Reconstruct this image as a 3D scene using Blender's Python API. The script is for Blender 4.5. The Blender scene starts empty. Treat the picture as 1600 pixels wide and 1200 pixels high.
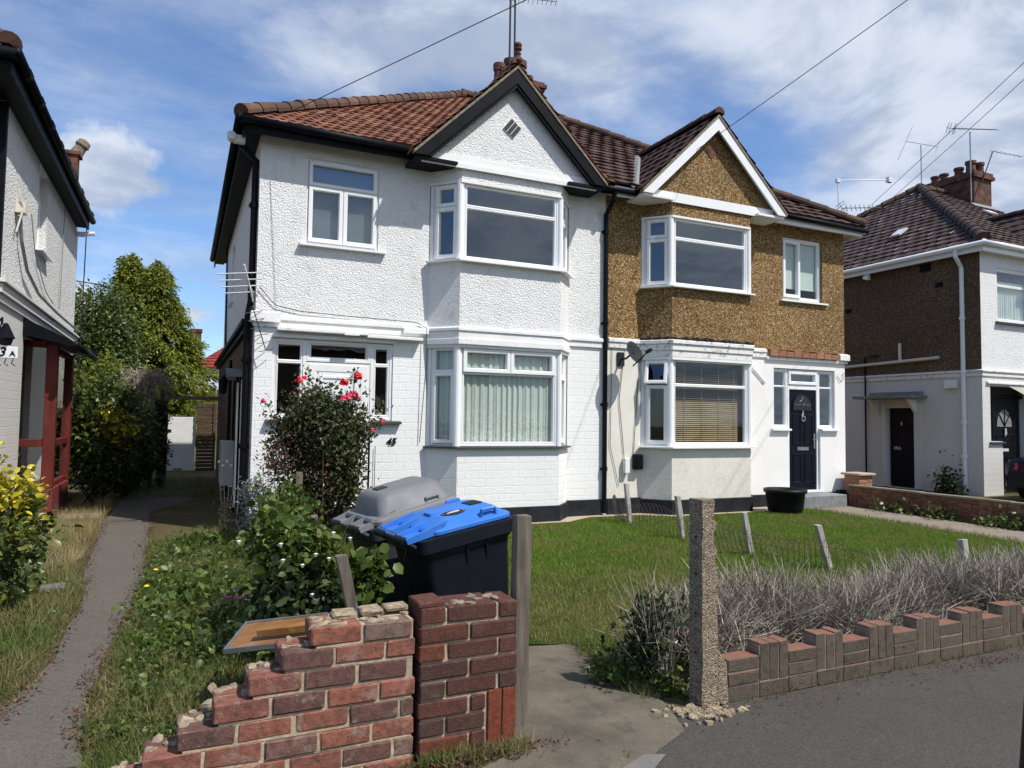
import bpy, math, random
import numpy as np
from mathutils import Vector, Matrix
rng = np.random.default_rng(7)
random.seed(7)
R = math.radians
scene = bpy.context.scene
C = scene.collection

# ------------------------------------------------------------------ camera
cam_d = bpy.data.cameras.new("camera"); cam = bpy.data.objects.new("camera", cam_d); C.objects.link(cam)
F = 1115.0
cam_d.sensor_width = 36.0; cam_d.lens = F / 1600 * 36; cam_d.clip_end = 3000; cam_d.clip_start = 0.02
def cam_axes(yaw, p, r):
    cy, sy, cp, sp = math.cos(yaw), math.sin(yaw), math.cos(p), math.sin(p)
    f = Vector((sy * cp, cy * cp, sp)); rt = Vector((cy, -sy, 0)); up = rt.cross(f)
    return math.cos(r) * rt + math.sin(r) * up, -math.sin(r) * rt + math.cos(r) * up, f
_r, _u, _f = cam_axes(R(24.8), R(2.95), R(0.78))
cam.matrix_world = Matrix(((_r.x, _u.x, -_f.x, 0), (_r.y, _u.y, -_f.y, 0), (_r.z, _u.z, -_f.z, 1.6), (0, 0, 0, 1)))
scene.camera = cam

# ------------------------------------------------------------------ light and sky
SUN = Vector((0.344, -0.467, 0.8145)).normalized()
sd = bpy.data.lights.new("sun", 'SUN'); so = bpy.data.objects.new("sun", sd); C.objects.link(so)
sd.energy = 4.2; sd.angle = R(0.53); sd.color = (1.0, 0.955, 0.89)
so.rotation_euler = SUN.to_track_quat('Z', 'Y').to_euler(); so.location = (10, -10, 30)
scene.view_settings.view_transform = 'Standard'; scene.view_settings.look = 'None'
scene.view_settings.exposure = 0.30; scene.view_settings.gamma = 1.0
world = bpy.data.worlds.new("World"); scene.world = world; world.use_nodes = True
def build_world():
    nt = world.node_tree; nt.nodes.clear(); N = nt.nodes.new; L = nt.links.new
    out = N('ShaderNodeOutputWorld'); bg = N('ShaderNodeBackground')
    sky = N('ShaderNodeTexSky'); sky.sky_type = 'NISHITA'; sky.sun_disc = False
    sky.sun_elevation = math.asin(SUN.z); sky.sun_rotation = math.atan2(SUN.x, SUN.y)
    sky.altitude = 60; sky.air_density = 1.0; sky.dust_density = 0.25; sky.ozone_density = 3.0
    tc = N('ShaderNodeTexCoord'); sep = N('ShaderNodeSeparateXYZ'); L(tc.outputs['Generated'], sep.inputs[0])
    def math_(op, a, b=None, c=None, clamp=False):
        n = N('ShaderNodeMath'); n.operation = op; n.use_clamp = clamp
        for i, v in enumerate((a, b, c)):
            if v is None: continue
            if isinstance(v, (int, float)): n.inputs[i].default_value = v
            else: L(v, n.inputs[i])
        return n.outputs[0]
    den = math_('ADD', math_('MAXIMUM', sep.outputs[2], 0.0), 0.22)
    px = math_('DIVIDE', sep.outputs[0], den); py = math_('DIVIDE', sep.outputs[1], den)
    cmb = N('ShaderNodeCombineXYZ'); L(px, cmb.inputs[0]); L(py, cmb.inputs[1])
    def noise(scale, detail, rough, dist, vec, off=(0, 0, 0), sc=(1, 1, 1), rz=0):
        mp = N('ShaderNodeMapping'); mp.inputs['Location'].default_value = off; mp.inputs['Scale'].default_value = sc
        mp.inputs['Rotation'].default_value = (0, 0, rz)
        L(vec, mp.inputs['Vector']); n = N('ShaderNodeTexNoise'); L(mp.outputs[0], n.inputs['Vector'])
        n.inputs['Scale'].default_value = scale; n.inputs['Detail'].default_value = detail
        n.inputs['Roughness'].default_value = rough; n.inputs['Distortion'].default_value = dist
        return n.outputs[0]
    def ramp(v, a, b, lo=0.0, hi=1.0):
        n = N('ShaderNodeMapRange'); n.interpolation_type = 'SMOOTHSTEP'; L(v, n.inputs[0])
        n.inputs[1].default_value = a; n.inputs[2].default_value = b; n.inputs[3].default_value = lo; n.inputs[4].default_value = hi
        return n.outputs[0]
    big = noise(1.15, 8, 0.56, 0.12, cmb.outputs[0], SKY_OFF)
    wisp = noise(1.5, 9, 0.60, 0.15, cmb.outputs[0], (1.3, 4.1, 0), (1.0, 2.2, 1), R(-35))
    # more cloud towards the right of the view
    side = math_('ADD', math_('MULTIPLY', sep.outputs[0], 0.72), math_('MULTIPLY', sep.outputs[1], -0.40))
    big2 = math_('ADD', big, math_('MULTIPLY', side, 0.26))
    m1 = ramp(big2, 0.41, 0.62)
    m2 = math_('MULTIPLY', ramp(math_('ADD', wisp, math_('MULTIPLY', sep.outputs[2], 0.12)), 0.40, 0.80), 0.60)
    m = math_('MAXIMUM', m1, m2)
    edge = noise(14, 6, 0.6, 0.2, tc.outputs['Generated'])
    def blob(d, rad, soft, squash=1.0):
        d = Vector(d).normalized()
        vs = N('ShaderNodeVectorMath'); vs.operation = 'SUBTRACT'; L(tc.outputs['Generated'], vs.inputs[0]); vs.inputs[1].default_value = d
        ml = N('ShaderNodeVectorMath'); ml.operation = 'MULTIPLY'; L(vs.outputs[0], ml.inputs[0]); ml.inputs[1].default_value = (1, 1, squash)
        ln = N('ShaderNodeVectorMath'); ln.operation = 'LENGTH'; L(ml.outputs[0], ln.inputs[0])
        e = math_('ADD', ln.outputs['Value'], math_('MULTIPLY', math_('SUBTRACT', edge, 0.5), 0.14))
        return ramp(e, rad, rad - soft, 0.0, 1.0)
    for d, rad, soft, sq in SKY_BLOBS:
        m = math_('MAXIMUM', m, blob(d, rad, soft, sq))
    shade = noise(3.0, 6, 0.6, 0.3, cmb.outputs[0], (7, 2, 0))
    mixc = N('ShaderNodeMix'); mixc.data_type = 'RGBA'; L(ramp(shade, 0.40, 0.62), mixc.inputs[0])
    mixc.inputs[6].default_value = (3.1, 3.6, 4.6, 1); mixc.inputs[7].default_value = (5.2, 5.6, 6.3, 1)
    mix = N('ShaderNodeMix'); mix.data_type = 'RGBA'; L(math_('MULTIPLY', m, 0.92), mix.inputs[0])
    tint = N('ShaderNodeMix'); tint.data_type = 'RGBA'; tint.blend_type = 'MULTIPLY'; tint.inputs[0].default_value = 1.0; L(sky.outputs[0], tint.inputs[6]); tint.inputs[7].default_value = (0.81, 0.96, 1.14, 1); L(tint.outputs[2], mix.inputs[6]); L(mixc.outputs[2], mix.inputs[7])
    L(mix.outputs[2], bg.inputs['Color']); bg.inputs['Strength'].default_value = 0.120
    L(bg.outputs[0], out.inputs['Surface'])
SKY_OFF = (3.7, 1.2, 0)
SKY_BLOBS = [((-0.10, 0.95, 0.285), 0.078, 0.045, 1.25), ((0.008, 0.991, 0.131), 0.045, 0.04, 2.6), ((-0.125, 0.984, 0.136), 0.055, 0.05, 1.8)]
build_world()

# ------------------------------------------------------------------ tagging helpers
def tag(o, label=None, cat=None, group=None, kind=None):
    if label: o['label'] = label
    if cat: o['category'] = cat
    if group: o['group'] = group
    if kind: o['kind'] = kind
    return o
def thing(name, label, cat, loc=(0, 0, 0), rot=(0, 0, 0), group=None):
    o = bpy.data.objects.new(name, None); C.objects.link(o); o.location = loc; o.rotation_euler = rot
    o.empty_display_size = 0.2
    return tag(o, label, cat, group)
def copy_tree(o, parent=None):
    c = o.copy(); C.objects.link(c)
    if parent is not None: c.parent = parent
    for ch in list(o.children): copy_tree(ch, c)
    return c

# ------------------------------------------------------------------ mesh builder
class MB:
    def __init__(s): s.v = []; s.f = []; s.m = []; s.mi = 0
    def add(s, vs, fs):
        n = len(s.v); s.v.extend([tuple(p) for p in vs])
        for f in fs: s.f.append(tuple(i + n for i in f)); s.m.append(s.mi)
        return n
    def quad(s, *ps): s.add(ps, [tuple(range(len(ps)))])
    def box(s, a, b):
        x0, y0, z0 = a; x1, y1, z1 = b
        x0, x1 = min(x0, x1), max(x0, x1); y0, y1 = min(y0, y1), max(y0, y1); z0, z1 = min(z0, z1), max(z0, z1)
        s.add([(x0, y0, z0), (x1, y0, z0), (x1, y1, z0), (x0, y1, z0), (x0, y0, z1), (x1, y0, z1), (x1, y1, z1), (x0, y1, z1)],
              [(0, 3, 2, 1), (4, 5, 6, 7), (0, 1, 5, 4), (1, 2, 6, 5), (2, 3, 7, 6), (3, 0, 4, 7)])
    def obox(s, M, a, b):
        t = MB(); t.box(a, b); s.add([M @ Vector(p) for p in t.v], t.f)
    def cbox(s, a, b, c=0.01):
        """box with chamfered vertical and horizontal edges"""
        x0, y0, z0 = a; x1, y1, z1 = b
        P = []
        for z, i in ((z0, c), (z0 + c, 0), (z1 - c, 0), (z1, c)):
            for (x, y) in ((x0 + i + c, y0 + i), (x1 - i - c, y0 + i), (x1 - i, y0 + i + c), (x1 - i, y1 - i - c), (x1 - i - c, y1 - i), (x0 + i + c, y1 - i), (x0 + i, y1 - i - c), (x0 + i, y0 + i + c)):
                P.append((x, y, z))
        fs = [tuple(range(7, -1, -1)), tuple(range(24, 32))]
        for k in range(3):
            for j in range(8):
                fs.append((k * 8 + j, k * 8 + (j + 1) % 8, k * 8 + 8 + (j + 1) % 8, k * 8 + 8 + j))
        s.add(P, fs)
    def prism(s, poly, d):
        """extrude planar polygon (list of 3D points) by vector d"""
        d = Vector(d); P = [Vector(p) for p in poly]; n = len(P)
        s.add(P + [p + d for p in P], [tuple(range(n - 1, -1, -1)), tuple(range(n, 2 * n))] + [(i, (i + 1) % n, n + (i + 1) % n, n + i) for i in range(n)])
    def tube(s, pts, r, n=6, cap=True):
        pts = [Vector(p) for p in pts]; k = len(pts)
        rs = r if isinstance(r, (list, tuple)) else [r] * k
        base = len(s.v); up = None
        for i in range(k):
            t = (pts[min(i + 1, k - 1)] - pts[max(i - 1, 0)]).normalized()
            if up is None:
                up = t.orthogonal().normalized()
            up = (up - t * up.dot(t)); up = up.normalized() if up.length > 1e-6 else t.orthogonal().normalized()
            w = t.cross(up)
            for j in range(n):
                a = 2 * math.pi * j / n
                s.v.append(tuple(pts[i] + (up * math.cos(a) + w * math.sin(a)) * rs[i]))
        for i in range(k - 1):
            for j in range(n):
                s.f.append((base + i * n + j, base + i * n + (j + 1) % n, base + (i + 1) * n + (j + 1) % n, base + (i + 1) * n + j)); s.m.append(s.mi)
        if cap:
            s.f.append(tuple(base + j for j in range(n - 1, -1, -1))); s.m.append(s.mi)
            s.f.append(tuple(base + (k - 1) * n + j for j in range(n))); s.m.append(s.mi)
    def lathe(s, prof, c, n=16, axis=None):
        """prof: list (r,z); c: centre; axis: optional 3x3 matrix"""
        base = len(s.v); c = Vector(c)
        for (r, z) in prof:
            for j in range(n):
                a = 2 * math.pi * j / n; p = Vector((r * math.cos(a), r * math.sin(a), z))
                if axis is not None: p = axis @ p
                s.v.append(tuple(c + p))
        for i in range(len(prof) - 1):
            for j in range(n):
                s.f.append((base + i * n + j, base + i * n + (j + 1) % n, base + (i + 1) * n + (j + 1) % n, base + (i + 1) * n + j)); s.m.append(s.mi)
        s.f.append(tuple(base + j for j in range(n - 1, -1, -1))); s.m.append(s.mi)
        s.f.append(tuple(base + (len(prof) - 1) * n + j for j in range(n))); s.m.append(s.mi)
    def build(s, name, mats, parent=None, smooth=False, bevel=0, auto=None):
        me = bpy.data.meshes.new(name); me.from_pydata(s.v, [], s.f)
        mats = mats if isinstance(mats, (list, tuple)) else [mats]
        for m in mats: me.materials.append(m)
        if len(mats) > 1: me.polygons.foreach_set('material_index', s.m)
        if smooth: me.polygons.foreach_set('use_smooth', [True] * len(me.polygons))
        me.update()
        o = bpy.data.objects.new(name, me); C.objects.link(o)
        if parent is not None: o.parent = parent
        if bevel:
            b = o.modifiers.new('bevel', 'BEVEL'); b.width = bevel; b.segments = 2; b.limit_method = 'ANGLE'; b.angle_limit = R(40)
        return o
def mesh_arrays(name, V, Fq, mat, parent=None, smooth=False):
    """V (n,3) float, Fq (m,k) int - constant polygon size"""
    V = np.asarray(V, dtype=np.float32); Fq = np.asarray(Fq, dtype=np.int32)
    me = bpy.data.meshes.new(name); me.vertices.add(len(V)); me.vertices.foreach_set('co', V.ravel())
    m, k = Fq.shape; me.loops.add(m * k); me.loops.foreach_set('vertex_index', Fq.ravel())
    me.polygons.add(m); me.polygons.foreach_set('loop_start', np.arange(0, m * k, k, dtype=np.int32)); me.polygons.foreach_set('loop_total', np.full(m, k, dtype=np.int32))
    if smooth: me.polygons.foreach_set('use_smooth', np.ones(m, dtype=bool))
    me.materials.append(mat); me.update(calc_edges=True); me.validate()
    o = bpy.data.objects.new(name, me); C.objects.link(o)
    if parent is not None: o.parent = parent
    return o

# ------------------------------------------------------------------ materials
class NT:
    def __init__(s, name):
        s.mat = bpy.data.materials.new(name); s.mat.use_nodes = True; s.nt = s.mat.node_tree; s.nt.nodes.clear()
        s.out = s.N('ShaderNodeOutputMaterial'); s.b = s.N('ShaderNodeBsdfPrincipled'); s.L(s.b.outputs[0], s.out.inputs[0])
        s.pos = s.N('ShaderNodeNewGeometry').outputs['Position']
    def N(s, t): return s.nt.nodes.new(t)
    def L(s, a, b): s.nt.links.new(a, b)
    def set(s, sock, v):
        if hasattr(v, 'node'): s.L(v, sock)
        else: sock.default_value = v if not (isinstance(v, tuple) and len(v) == 3 and len(sock.default_value) == 4) else (*v, 1)
    def noise(s, scale, detail=4, rough=0.55, dist=0, vec=None, sc=None, off=None):
        v = vec if vec is not None else s.pos
        if sc or off:
            mp = s.N('ShaderNodeMapping'); s.L(v, mp.inputs[0]); mp.inputs['Scale'].default_value = sc or (1, 1, 1); mp.inputs['Location'].default_value = off or (0, 0, 0); v = mp.outputs[0]
        n = s.N('ShaderNodeTexNoise'); s.L(v, n.inputs['Vector']); n.inputs['Scale'].default_value = scale; n.inputs['Detail'].default_value = detail
        n.inputs['Roughness'].default_value = rough; n.inputs['Distortion'].default_value = dist
        return n.outputs[0]
    def voro(s, scale, feat='F1', out='Distance', vec=None, rnd=1.0):
        n = s.N('ShaderNodeTexVoronoi'); n.feature = feat; s.L(vec if vec is not None else s.pos, n.inputs['Vector']); n.inputs['Scale'].default_value = scale
        n.inputs['Randomness'].default_value = rnd
        return n.outputs[out]
    def ramp(s, v, stops, interp='LINEAR'):
        n = s.N('ShaderNodeValToRGB'); s.L(v, n.inputs[0]); n.color_ramp.interpolation = interp; el = n.color_ramp.elements
        while len(el) < len(stops): el.new(0.5)
        for e, (p, c) in zip(el, stops): e.position = p; e.color = (*c, 1) if len(c) == 3 else c
        return n.outputs[0]
    def rng(s, v, a, b, lo=0.0, hi=1.0):
        n = s.N('ShaderNodeMapRange'); s.L(v, n.inputs[0])
        for i, x in enumerate((a, b, lo, hi)): n.inputs[i + 1].default_value = x
        return n.outputs[0]
    def mix(s, f, a, b, mode='MIX'):
        n = s.N('ShaderNodeMix'); n.data_type = 'RGBA'; n.blend_type = mode; s.set(n.inputs[0], f); s.set(n.inputs[6], a); s.set(n.inputs[7], b)
        return n.outputs[2]
    def math(s, op, a, b=0.0):
        n = s.N('ShaderNodeMath'); n.operation = op; s.set(n.inputs[0], a); s.set(n.inputs[1], b); return n.outputs[0]
    def island(s): return s.N('ShaderNodeNewGeometry').outputs['Random Per Island']
    def bump(s, h, strength, dist, prev=None):
        n = s.N('ShaderNodeBump'); n.inputs['Strength'].default_value = strength; n.inputs['Distance'].default_value = dist; s.L(h, n.inputs['Height'])
        if prev is not None: s.L(prev, n.inputs['Normal'])
        return n.outputs[0]
    def fin(s, col=None, rough=None, normal=None, spec=None, metal=None, trans=None):
        if col is not None: s.set(s.b.inputs['Base Color'], col)
        if rough is not None: s.set(s.b.inputs['Roughness'], rough)
        if normal is not None: s.L(normal, s.b.inputs['Normal'])
        if spec is not None: s.set(s.b.inputs['Specular IOR Level'], spec)
        if metal is not None: s.set(s.b.inputs['Metallic'], metal)
        return s.mat
    def wallvec(s):
        sp = s.N('ShaderNodeSeparateXYZ'); s.L(s.pos, sp.inputs[0]); c = s.N('ShaderNodeCombineXYZ')
        s.L(s.math('SUBTRACT', sp.outputs[0], sp.outputs[1]), c.inputs[0]); s.L(sp.outputs[2], c.inputs[1]); return c.outputs[0]
def plain(name, col, rough=0.5, var=0.12, scale=6, bump=0.0, metal=0.0, spec=0.5):
    t = NT(name); n = t.noise(scale, 5, 0.6)
    c = t.mix(t.rng(n, 0.3, 0.7), tuple(x * (1 - var) for x in col), tuple(min(1, x * (1 + var)) for x in col))
    nm = t.bump(t.noise(scale * 8, 4), 0.5, bump) if bump else None
    return t.fin(c, rough, nm, spec, metal)
def roughcast(name, col, dirt, amp=0.020, scale=58):
    t = NT(name); n = t.noise(0.9, 6, 0.65); n2 = t.noise(7, 5, 0.7)
    streak = t.noise(1.0, 5, 0.6, 0, None, (5, 5, 0.6))
    c = t.mix(t.rng(n, 0.35, 0.75, 0, 0.5), col, tuple(x * 0.93 for x in col))
    c = t.mix(t.math('MULTIPLY', t.rng(n2, 0.5, 0.72), t.rng(streak, 0.42, 0.66, 0, 0.85)), c, dirt); c = t.mix(t.rng(t.noise(scale * 1.3, 3, 0.6), 0.60, 0.72, 0, 0.40), c, tuple(x * 0.55 for x in dirt))
    h = t.math('ADD', t.math('MULTIPLY', t.noise(scale, 3, 0.5, 0.4), 1.0), t.math('MULTIPLY', t.voro(scale * 0.8, 'SMOOTH_F1'), -0.6))
    return t.fin(c, 0.85, t.bump(t.noise(4, 4, 0.6), 0.35, 0.02, t.bump(h, 1.0, amp)), 0.15)
def paintbrick(name, col, dirt, amp=0.012):
    t = NT(name); v = t.wallvec()
    w = t.N('ShaderNodeVectorMath'); w.operation = 'ADD'
    nz = t.N('ShaderNodeTexNoise'); t.L(t.pos, nz.inputs['Vector']); nz.inputs['Scale'].default_value = 9; nz.inputs['Detail'].default_value = 3
    ms = t.N('ShaderNodeVectorMath'); ms.operation = 'SCALE'; t.L(nz.outputs[1], ms.inputs[0]); ms.inputs['Scale'].default_value = 0.020
    t.L(v, w.inputs[0]); t.L(ms.outputs[0], w.inputs[1])
    b = t.N('ShaderNodeTexBrick'); t.L(w.outputs[0], b.inputs['Vector']); b.inputs['Scale'].default_value = 1.0
    b.inputs['Brick Width'].default_value = 0.225; b.inputs['Row Height'].default_value = 0.120; b.inputs['Mortar Size'].default_value = 0.006
    b.inputs['Mortar Smooth'].default_value = 0.6
    b.inputs['Color1'].default_value = (1, 1, 1, 1); b.inputs['Color2'].default_value = (0.75, 0.75, 0.75, 1); b.inputs['Mortar'].default_value = (0.28, 0.28, 0.28, 1)
    n = t.noise(1.2, 6, 0.65)
    c = t.mix(t.rng(n, 0.35, 0.75, 0, 0.6), col, tuple(x * 0.9 for x in col))
    c = t.mix(t.rng(t.noise(16, 6, 0.7), 0.62, 0.8, 0, 0.55), c, dirt)
    nn = t.bump(t.noise(28, 5, 0.7), 0.6, 0.010, t.bump(b.outputs[0], 0.55, amp))
    return t.fin(c, 0.6, nn, 0.35)
def pebbledash(name, cols, amp=0.012, scale=62):
    t = NT(name); cc = t.voro(scale, 'F1', 'Color')
    sp = t.N('ShaderNodeSeparateColor'); t.L(cc, sp.inputs[0])
    c = t.ramp(sp.outputs[0], cols)
    big = t.noise(0.8, 5, 0.6)
    c = t.mix(t.rng(big, 0.35, 0.7, 0, 0.35), c, (0.045, 0.026, 0.011))
    d = t.voro(scale, 'F1')
    return t.fin(c, 0.8, t.bump(t.math('MULTIPLY', d, -1.0), 0.9, amp), 0.3)
def tiles(name, cols, moss=None, rough=0.8):
    t = NT(name); isl = t.island()
    c = t.ramp(isl, cols)
    c = t.mix(t.rng(t.noise(5, 6, 0.7), 0.35, 0.75, 0, 0.7), c, tuple(x * 0.45 for x in cols[0][1]))
    if moss: c = t.mix(t.rng(t.noise(2.2, 7, 0.75), 0.60, 0.74, 0, 0.8), c, moss)
    return t.fin(c, rough, t.bump(t.noise(70, 4, 0.6), 0.4, 0.006), 0.25)
def bricks_isl(name, cols, stain=(0.035, 0.026, 0.022), bloom=0.4):
    t = NT(name); c = t.ramp(t.island(), cols, 'CONSTANT'); av = tuple(sum(k[1][i] for k in cols) / len(cols) for i in range(3)); c = t.mix(t.rng(t.noise(4, 6, 0.7), 0.3, 0.7, 0.10, 0.55), c, av)
    c = t.mix(t.rng(t.noise(26, 6, 0.75), 0.42, 0.72, 0, 0.75), c, stain)
    c = t.mix(t.rng(t.noise(13, 7, 0.7, 0, None, None, (4, 3, 1)), 0.56, 0.80, 0, bloom), c, (0.42, 0.38, 0.33))
    c = t.mix(t.rng(t.voro(38), 0.10, 0.04, 0, 0.55), c, (0.50, 0.46, 0.38))
    c = t.mix(t.rng(t.noise(70, 4, 0.7), 0.62, 0.72, 0, 0.5), c, tuple(x * 0.35 for x in cols[1][1]))
    h = t.math('ADD', t.noise(85, 6, 0.75), t.math('MULTIPLY', t.noise(19, 4, 0.6), 0.9))
    return t.fin(c, 0.92, t.bump(h, 0.8, 0.007), 0.12)
def leafmat(name, cols, rough=0.55, transl=0.25, spec=0.35):
    t = NT(name); c = t.ramp(t.island(), cols)
    c = t.mix(t.rng(t.noise(2.6, 3), 0.3, 0.7, 0, 0.35), c, cols[0][1])
    t.fin(c, rough, None, spec)
    tr = t.N('ShaderNodeBsdfTranslucent'); t.L(c, tr.inputs[0]); mx = t.N('ShaderNodeMixShader'); mx.inputs[0].default_value = transl
    t.L(t.b.outputs[0], mx.inputs[1]); t.L(tr.outputs[0], mx.inputs[2]); t.L(mx.outputs[0], t.out.inputs[0])
    return t.mat
def glass(name, ior=2.25, tint=(0.92, 0.95, 0.94), refl=(0.86, 0.95, 1.0), wav=0.0):
    t = NT(name); t.nt.nodes.remove(t.b)
    tr = t.N('ShaderNodeBsdfTransparent'); tr.inputs[0].default_value = (*tint, 1)
    gl = t.N('ShaderNodeBsdfGlossy'); gl.inputs['Roughness'].default_value = 0.0; gl.inputs[0].default_value = (*refl, 1)
    fr = t.N('ShaderNodeFresnel'); bf = t.N('ShaderNodeNewGeometry').outputs['Backfacing']; t.L(t.rng(bf, 0, 1, ior, 1 / ior), fr.inputs[0])
    nm = t.bump(t.noise(1.3, 2, 0.5), 0.12, 0.02 + wav); t.L(nm, gl.inputs['Normal'])
    mx = t.N('ShaderNodeMixShader'); t.L(fr.outputs[0], mx.inputs[0]); t.L(tr.outputs[0], mx.inputs[1]); t.L(gl.outputs[0], mx.inputs[2])
    t.L(mx.outputs[0], t.out.inputs[0]); return t.mat
M = {}
M['white_rough'] = roughcast('white_roughcast', (0.84, 0.84, 0.83), (0.55, 0.53, 0.49))
M['grey_rough'] = roughcast('off_white_roughcast', (0.80, 0.79, 0.77), (0.42, 0.40, 0.36), 0.030, 46)
M['white_brick'] = paintbrick('white_painted_brick', (0.84, 0.84, 0.83), (0.60, 0.58, 0.53))
M['old_white_brick'] = paintbrick('worn_white_painted_brick', (0.66, 0.65, 0.62), (0.33, 0.31, 0.27))
M['white_band'] = plain('white_masonry_paint', (0.80, 0.80, 0.78), 0.6, 0.06, 5, 0.01)
def smooth_render():
    t = NT('old_cream_render'); sp = t.N('ShaderNodeSeparateXYZ'); t.L(t.pos, sp.inputs[0])
    n = t.noise(1.1, 7, 0.68)
    right = t.rng(t.math('ADD', sp.outputs[0], t.math('MULTIPLY', n, 0.9)), 10.0, 10.25)
    c = t.mix(t.rng(n, 0.3, 0.7), (0.79, 0.765, 0.70), (0.68, 0.645, 0.56))
    crack = t.rng(t.noise(9, 9, 0.8, 1.4), 0.485, 0.50); crack2 = t.rng(t.noise(9, 9, 0.8, 1.4), 0.515, 0.50)
    low = t.rng(sp.outputs[2], 1.5, 0.6, 0.25, 1.0)
    c = t.mix(t.math('MULTIPLY', t.math('MULTIPLY', t.math('MULTIPLY', crack, crack2), 0.75), low), c, (0.30, 0.28, 0.24))
    c = t.mix(t.rng(t.noise(5, 8, 0.75), 0.58, 0.74, 0, 0.5), c, (0.46, 0.43, 0.36))
    w = t.mix(t.rng(t.noise(2, 7, 0.7), 0.5, 0.75, 0, 0.5), (0.83, 0.82, 0.80), (0.70, 0.69, 0.66))
    c = t.mix(right, c, w)
    return t.fin(c, 0.75, t.bump(t.noise(14, 7, 0.7), 0.4, 0.012), 0.25)
M['render47'] = smooth_render()
def band47():
    t = NT('flaking_white_band'); n = t.noise(10, 8, 0.75)
    c = t.mix(t.rng(n, 0.56, 0.62), (0.80, 0.79, 0.77), (0.35, 0.31, 0.26))
    return t.fin(c, 0.8, t.bump(n, 0.6, 0.02), 0.2)
M['band47'] = band47()
M['pebble'] = pebbledash('brown_pebbledash', [(0.0, (0.05, 0.024, 0.007)), (0.3, (0.17, 0.085, 0.022)), (0.62, (0.31, 0.175, 0.055)), (0.85, (0.43, 0.29, 0.12)), (1.0, (0.62, 0.52, 0.36))])
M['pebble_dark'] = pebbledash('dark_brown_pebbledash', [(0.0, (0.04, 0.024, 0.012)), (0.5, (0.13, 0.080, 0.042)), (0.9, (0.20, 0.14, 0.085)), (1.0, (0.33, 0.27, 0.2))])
M['brown_brick'] = pebbledash('brown_textured_render', [(0.0, (0.06, 0.035, 0.02)), (0.6, (0.16, 0.10, 0.06)), (1.0, (0.26, 0.19, 0.13))])
M['upvc'] = plain('white_upvc', (0.83, 0.84, 0.84), 0.28, 0.02, 3)
M['white_wood'] = plain('white_painted_timber', (0.80, 0.80, 0.79), 0.45, 0.05, 8, 0.004)
M['black_paint'] = plain('black_gloss_paint', (0.0055, 0.006, 0.009), 0.5, 0.4, 6, 0.003, 0, 0.10)
M['black_plastic'] = plain('black_plastic', (0.007, 0.007, 0.008), 0.5, 0.3, 6, 0, 0, 0.2)
M['plinth'] = plain('black_masonry_paint', (0.014, 0.016, 0.021), 0.7, 0.5, 5, 0.01, 0, 0.25)
M['navy'] = plain('navy_door', (0.003, 0.004, 0.011), 0.4, 0.1, 6, 0, 0, 0.2)
M['tile45'] = tiles('old_red_clay_tile', [(0.0, (0.14, 0.058, 0.037)), (0.4, (0.215, 0.090, 0.056)), (0.75, (0.265, 0.112, 0.068)), (1.0, (0.33, 0.16, 0.10))], (0.10, 0.085, 0.055))
M['hip45'] = tiles('old_hip_tile', [(0.0, (0.075, 0.048, 0.038)), (0.5, (0.125, 0.068, 0.047)), (1.0, (0.18, 0.10, 0.068))], (0.10, 0.088, 0.065))
M['tile47'] = tiles('brown_concrete_tile', [(0.0, (0.055, 0.028, 0.024)), (0.5, (0.075, 0.038, 0.032)), (1.0, (0.10, 0.052, 0.044))], None, 0.75)
M['tile49'] = tiles('purple_brown_tile', [(0.0, (0.055, 0.032, 0.030)), (0.5, (0.075, 0.045, 0.042)), (1.0, (0.095, 0.060, 0.055))], None, 0.75)
M['tilered'] = tiles('bright_red_tile', [(0.0, (0.22, 0.03, 0.025)), (1.0, (0.34, 0.055, 0.045))])
M['mortar'] = plain('old_mortar', (0.22, 0.19, 0.14), 0.95, 0.4, 14, 0.02)
M['terracotta'] = plain('sooty_terracotta', (0.11, 0.042, 0.032), 0.8, 0.55, 7, 0.006)
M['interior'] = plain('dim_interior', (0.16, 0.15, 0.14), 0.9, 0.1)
M['pale_interior'] = plain('pale_interior', (0.55, 0.62, 0.58), 0.9, 0.05)
M['glass'] = glass('window_glass'); M['glass_low'] = glass('clear_window_glass', 1.55); M['glass_mid'] = glass('reflecting_window_glass', 1.75)
M['lead'] = plain('grey_lead', (0.20, 0.21, 0.21), 0.6, 0.25, 10, 0.004)
M['steel'] = plain('dull_metal', (0.35, 0.36, 0.37), 0.4, 0.2, 10, 0, 0.8)
M['alu'] = plain('pale_aluminium', (0.75, 0.76, 0.77), 0.35, 0.1, 10, 0, 0.3)
M['chrome'] = plain('chrome', (0.7, 0.7, 0.7), 0.15, 0.05, 10, 0, 1.0)
M['dark_metal'] = plain('dark_metal', (0.03, 0.03, 0.035), 0.5, 0.2, 10, 0, 0.5)
M['sill_dark'] = plain('dark_sill_paint', (0.05, 0.053, 0.058), 0.5, 0.2, 10, 0.003)
def chimney_brick(name):
    t = NT(name); v = t.wallvec(); b = t.N('ShaderNodeTexBrick'); t.L(v, b.inputs['Vector']); b.inputs['Scale'].default_value = 1
    b.inputs['Brick Width'].default_value = 0.225; b.inputs['Row Height'].default_value = 0.120; b.inputs['Mortar Size'].default_value = 0.008
    b.inputs['Color1'].default_value = (0.15, 0.06, 0.04, 1); b.inputs['Color2'].default_value = (0.23, 0.10, 0.062, 1); b.inputs['Mortar'].default_value = (0.12, 0.09, 0.07, 1)
    c = t.mix(t.rng(t.noise(4, 6, 0.7), 0.38, 0.62, 0, 0.9), b.outputs[0], (0.035, 0.028, 0.025))
    return t.fin(c, 0.9, t.bump(b.outputs['Fac'], 0.6, -0.012), 0.2)
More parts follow.
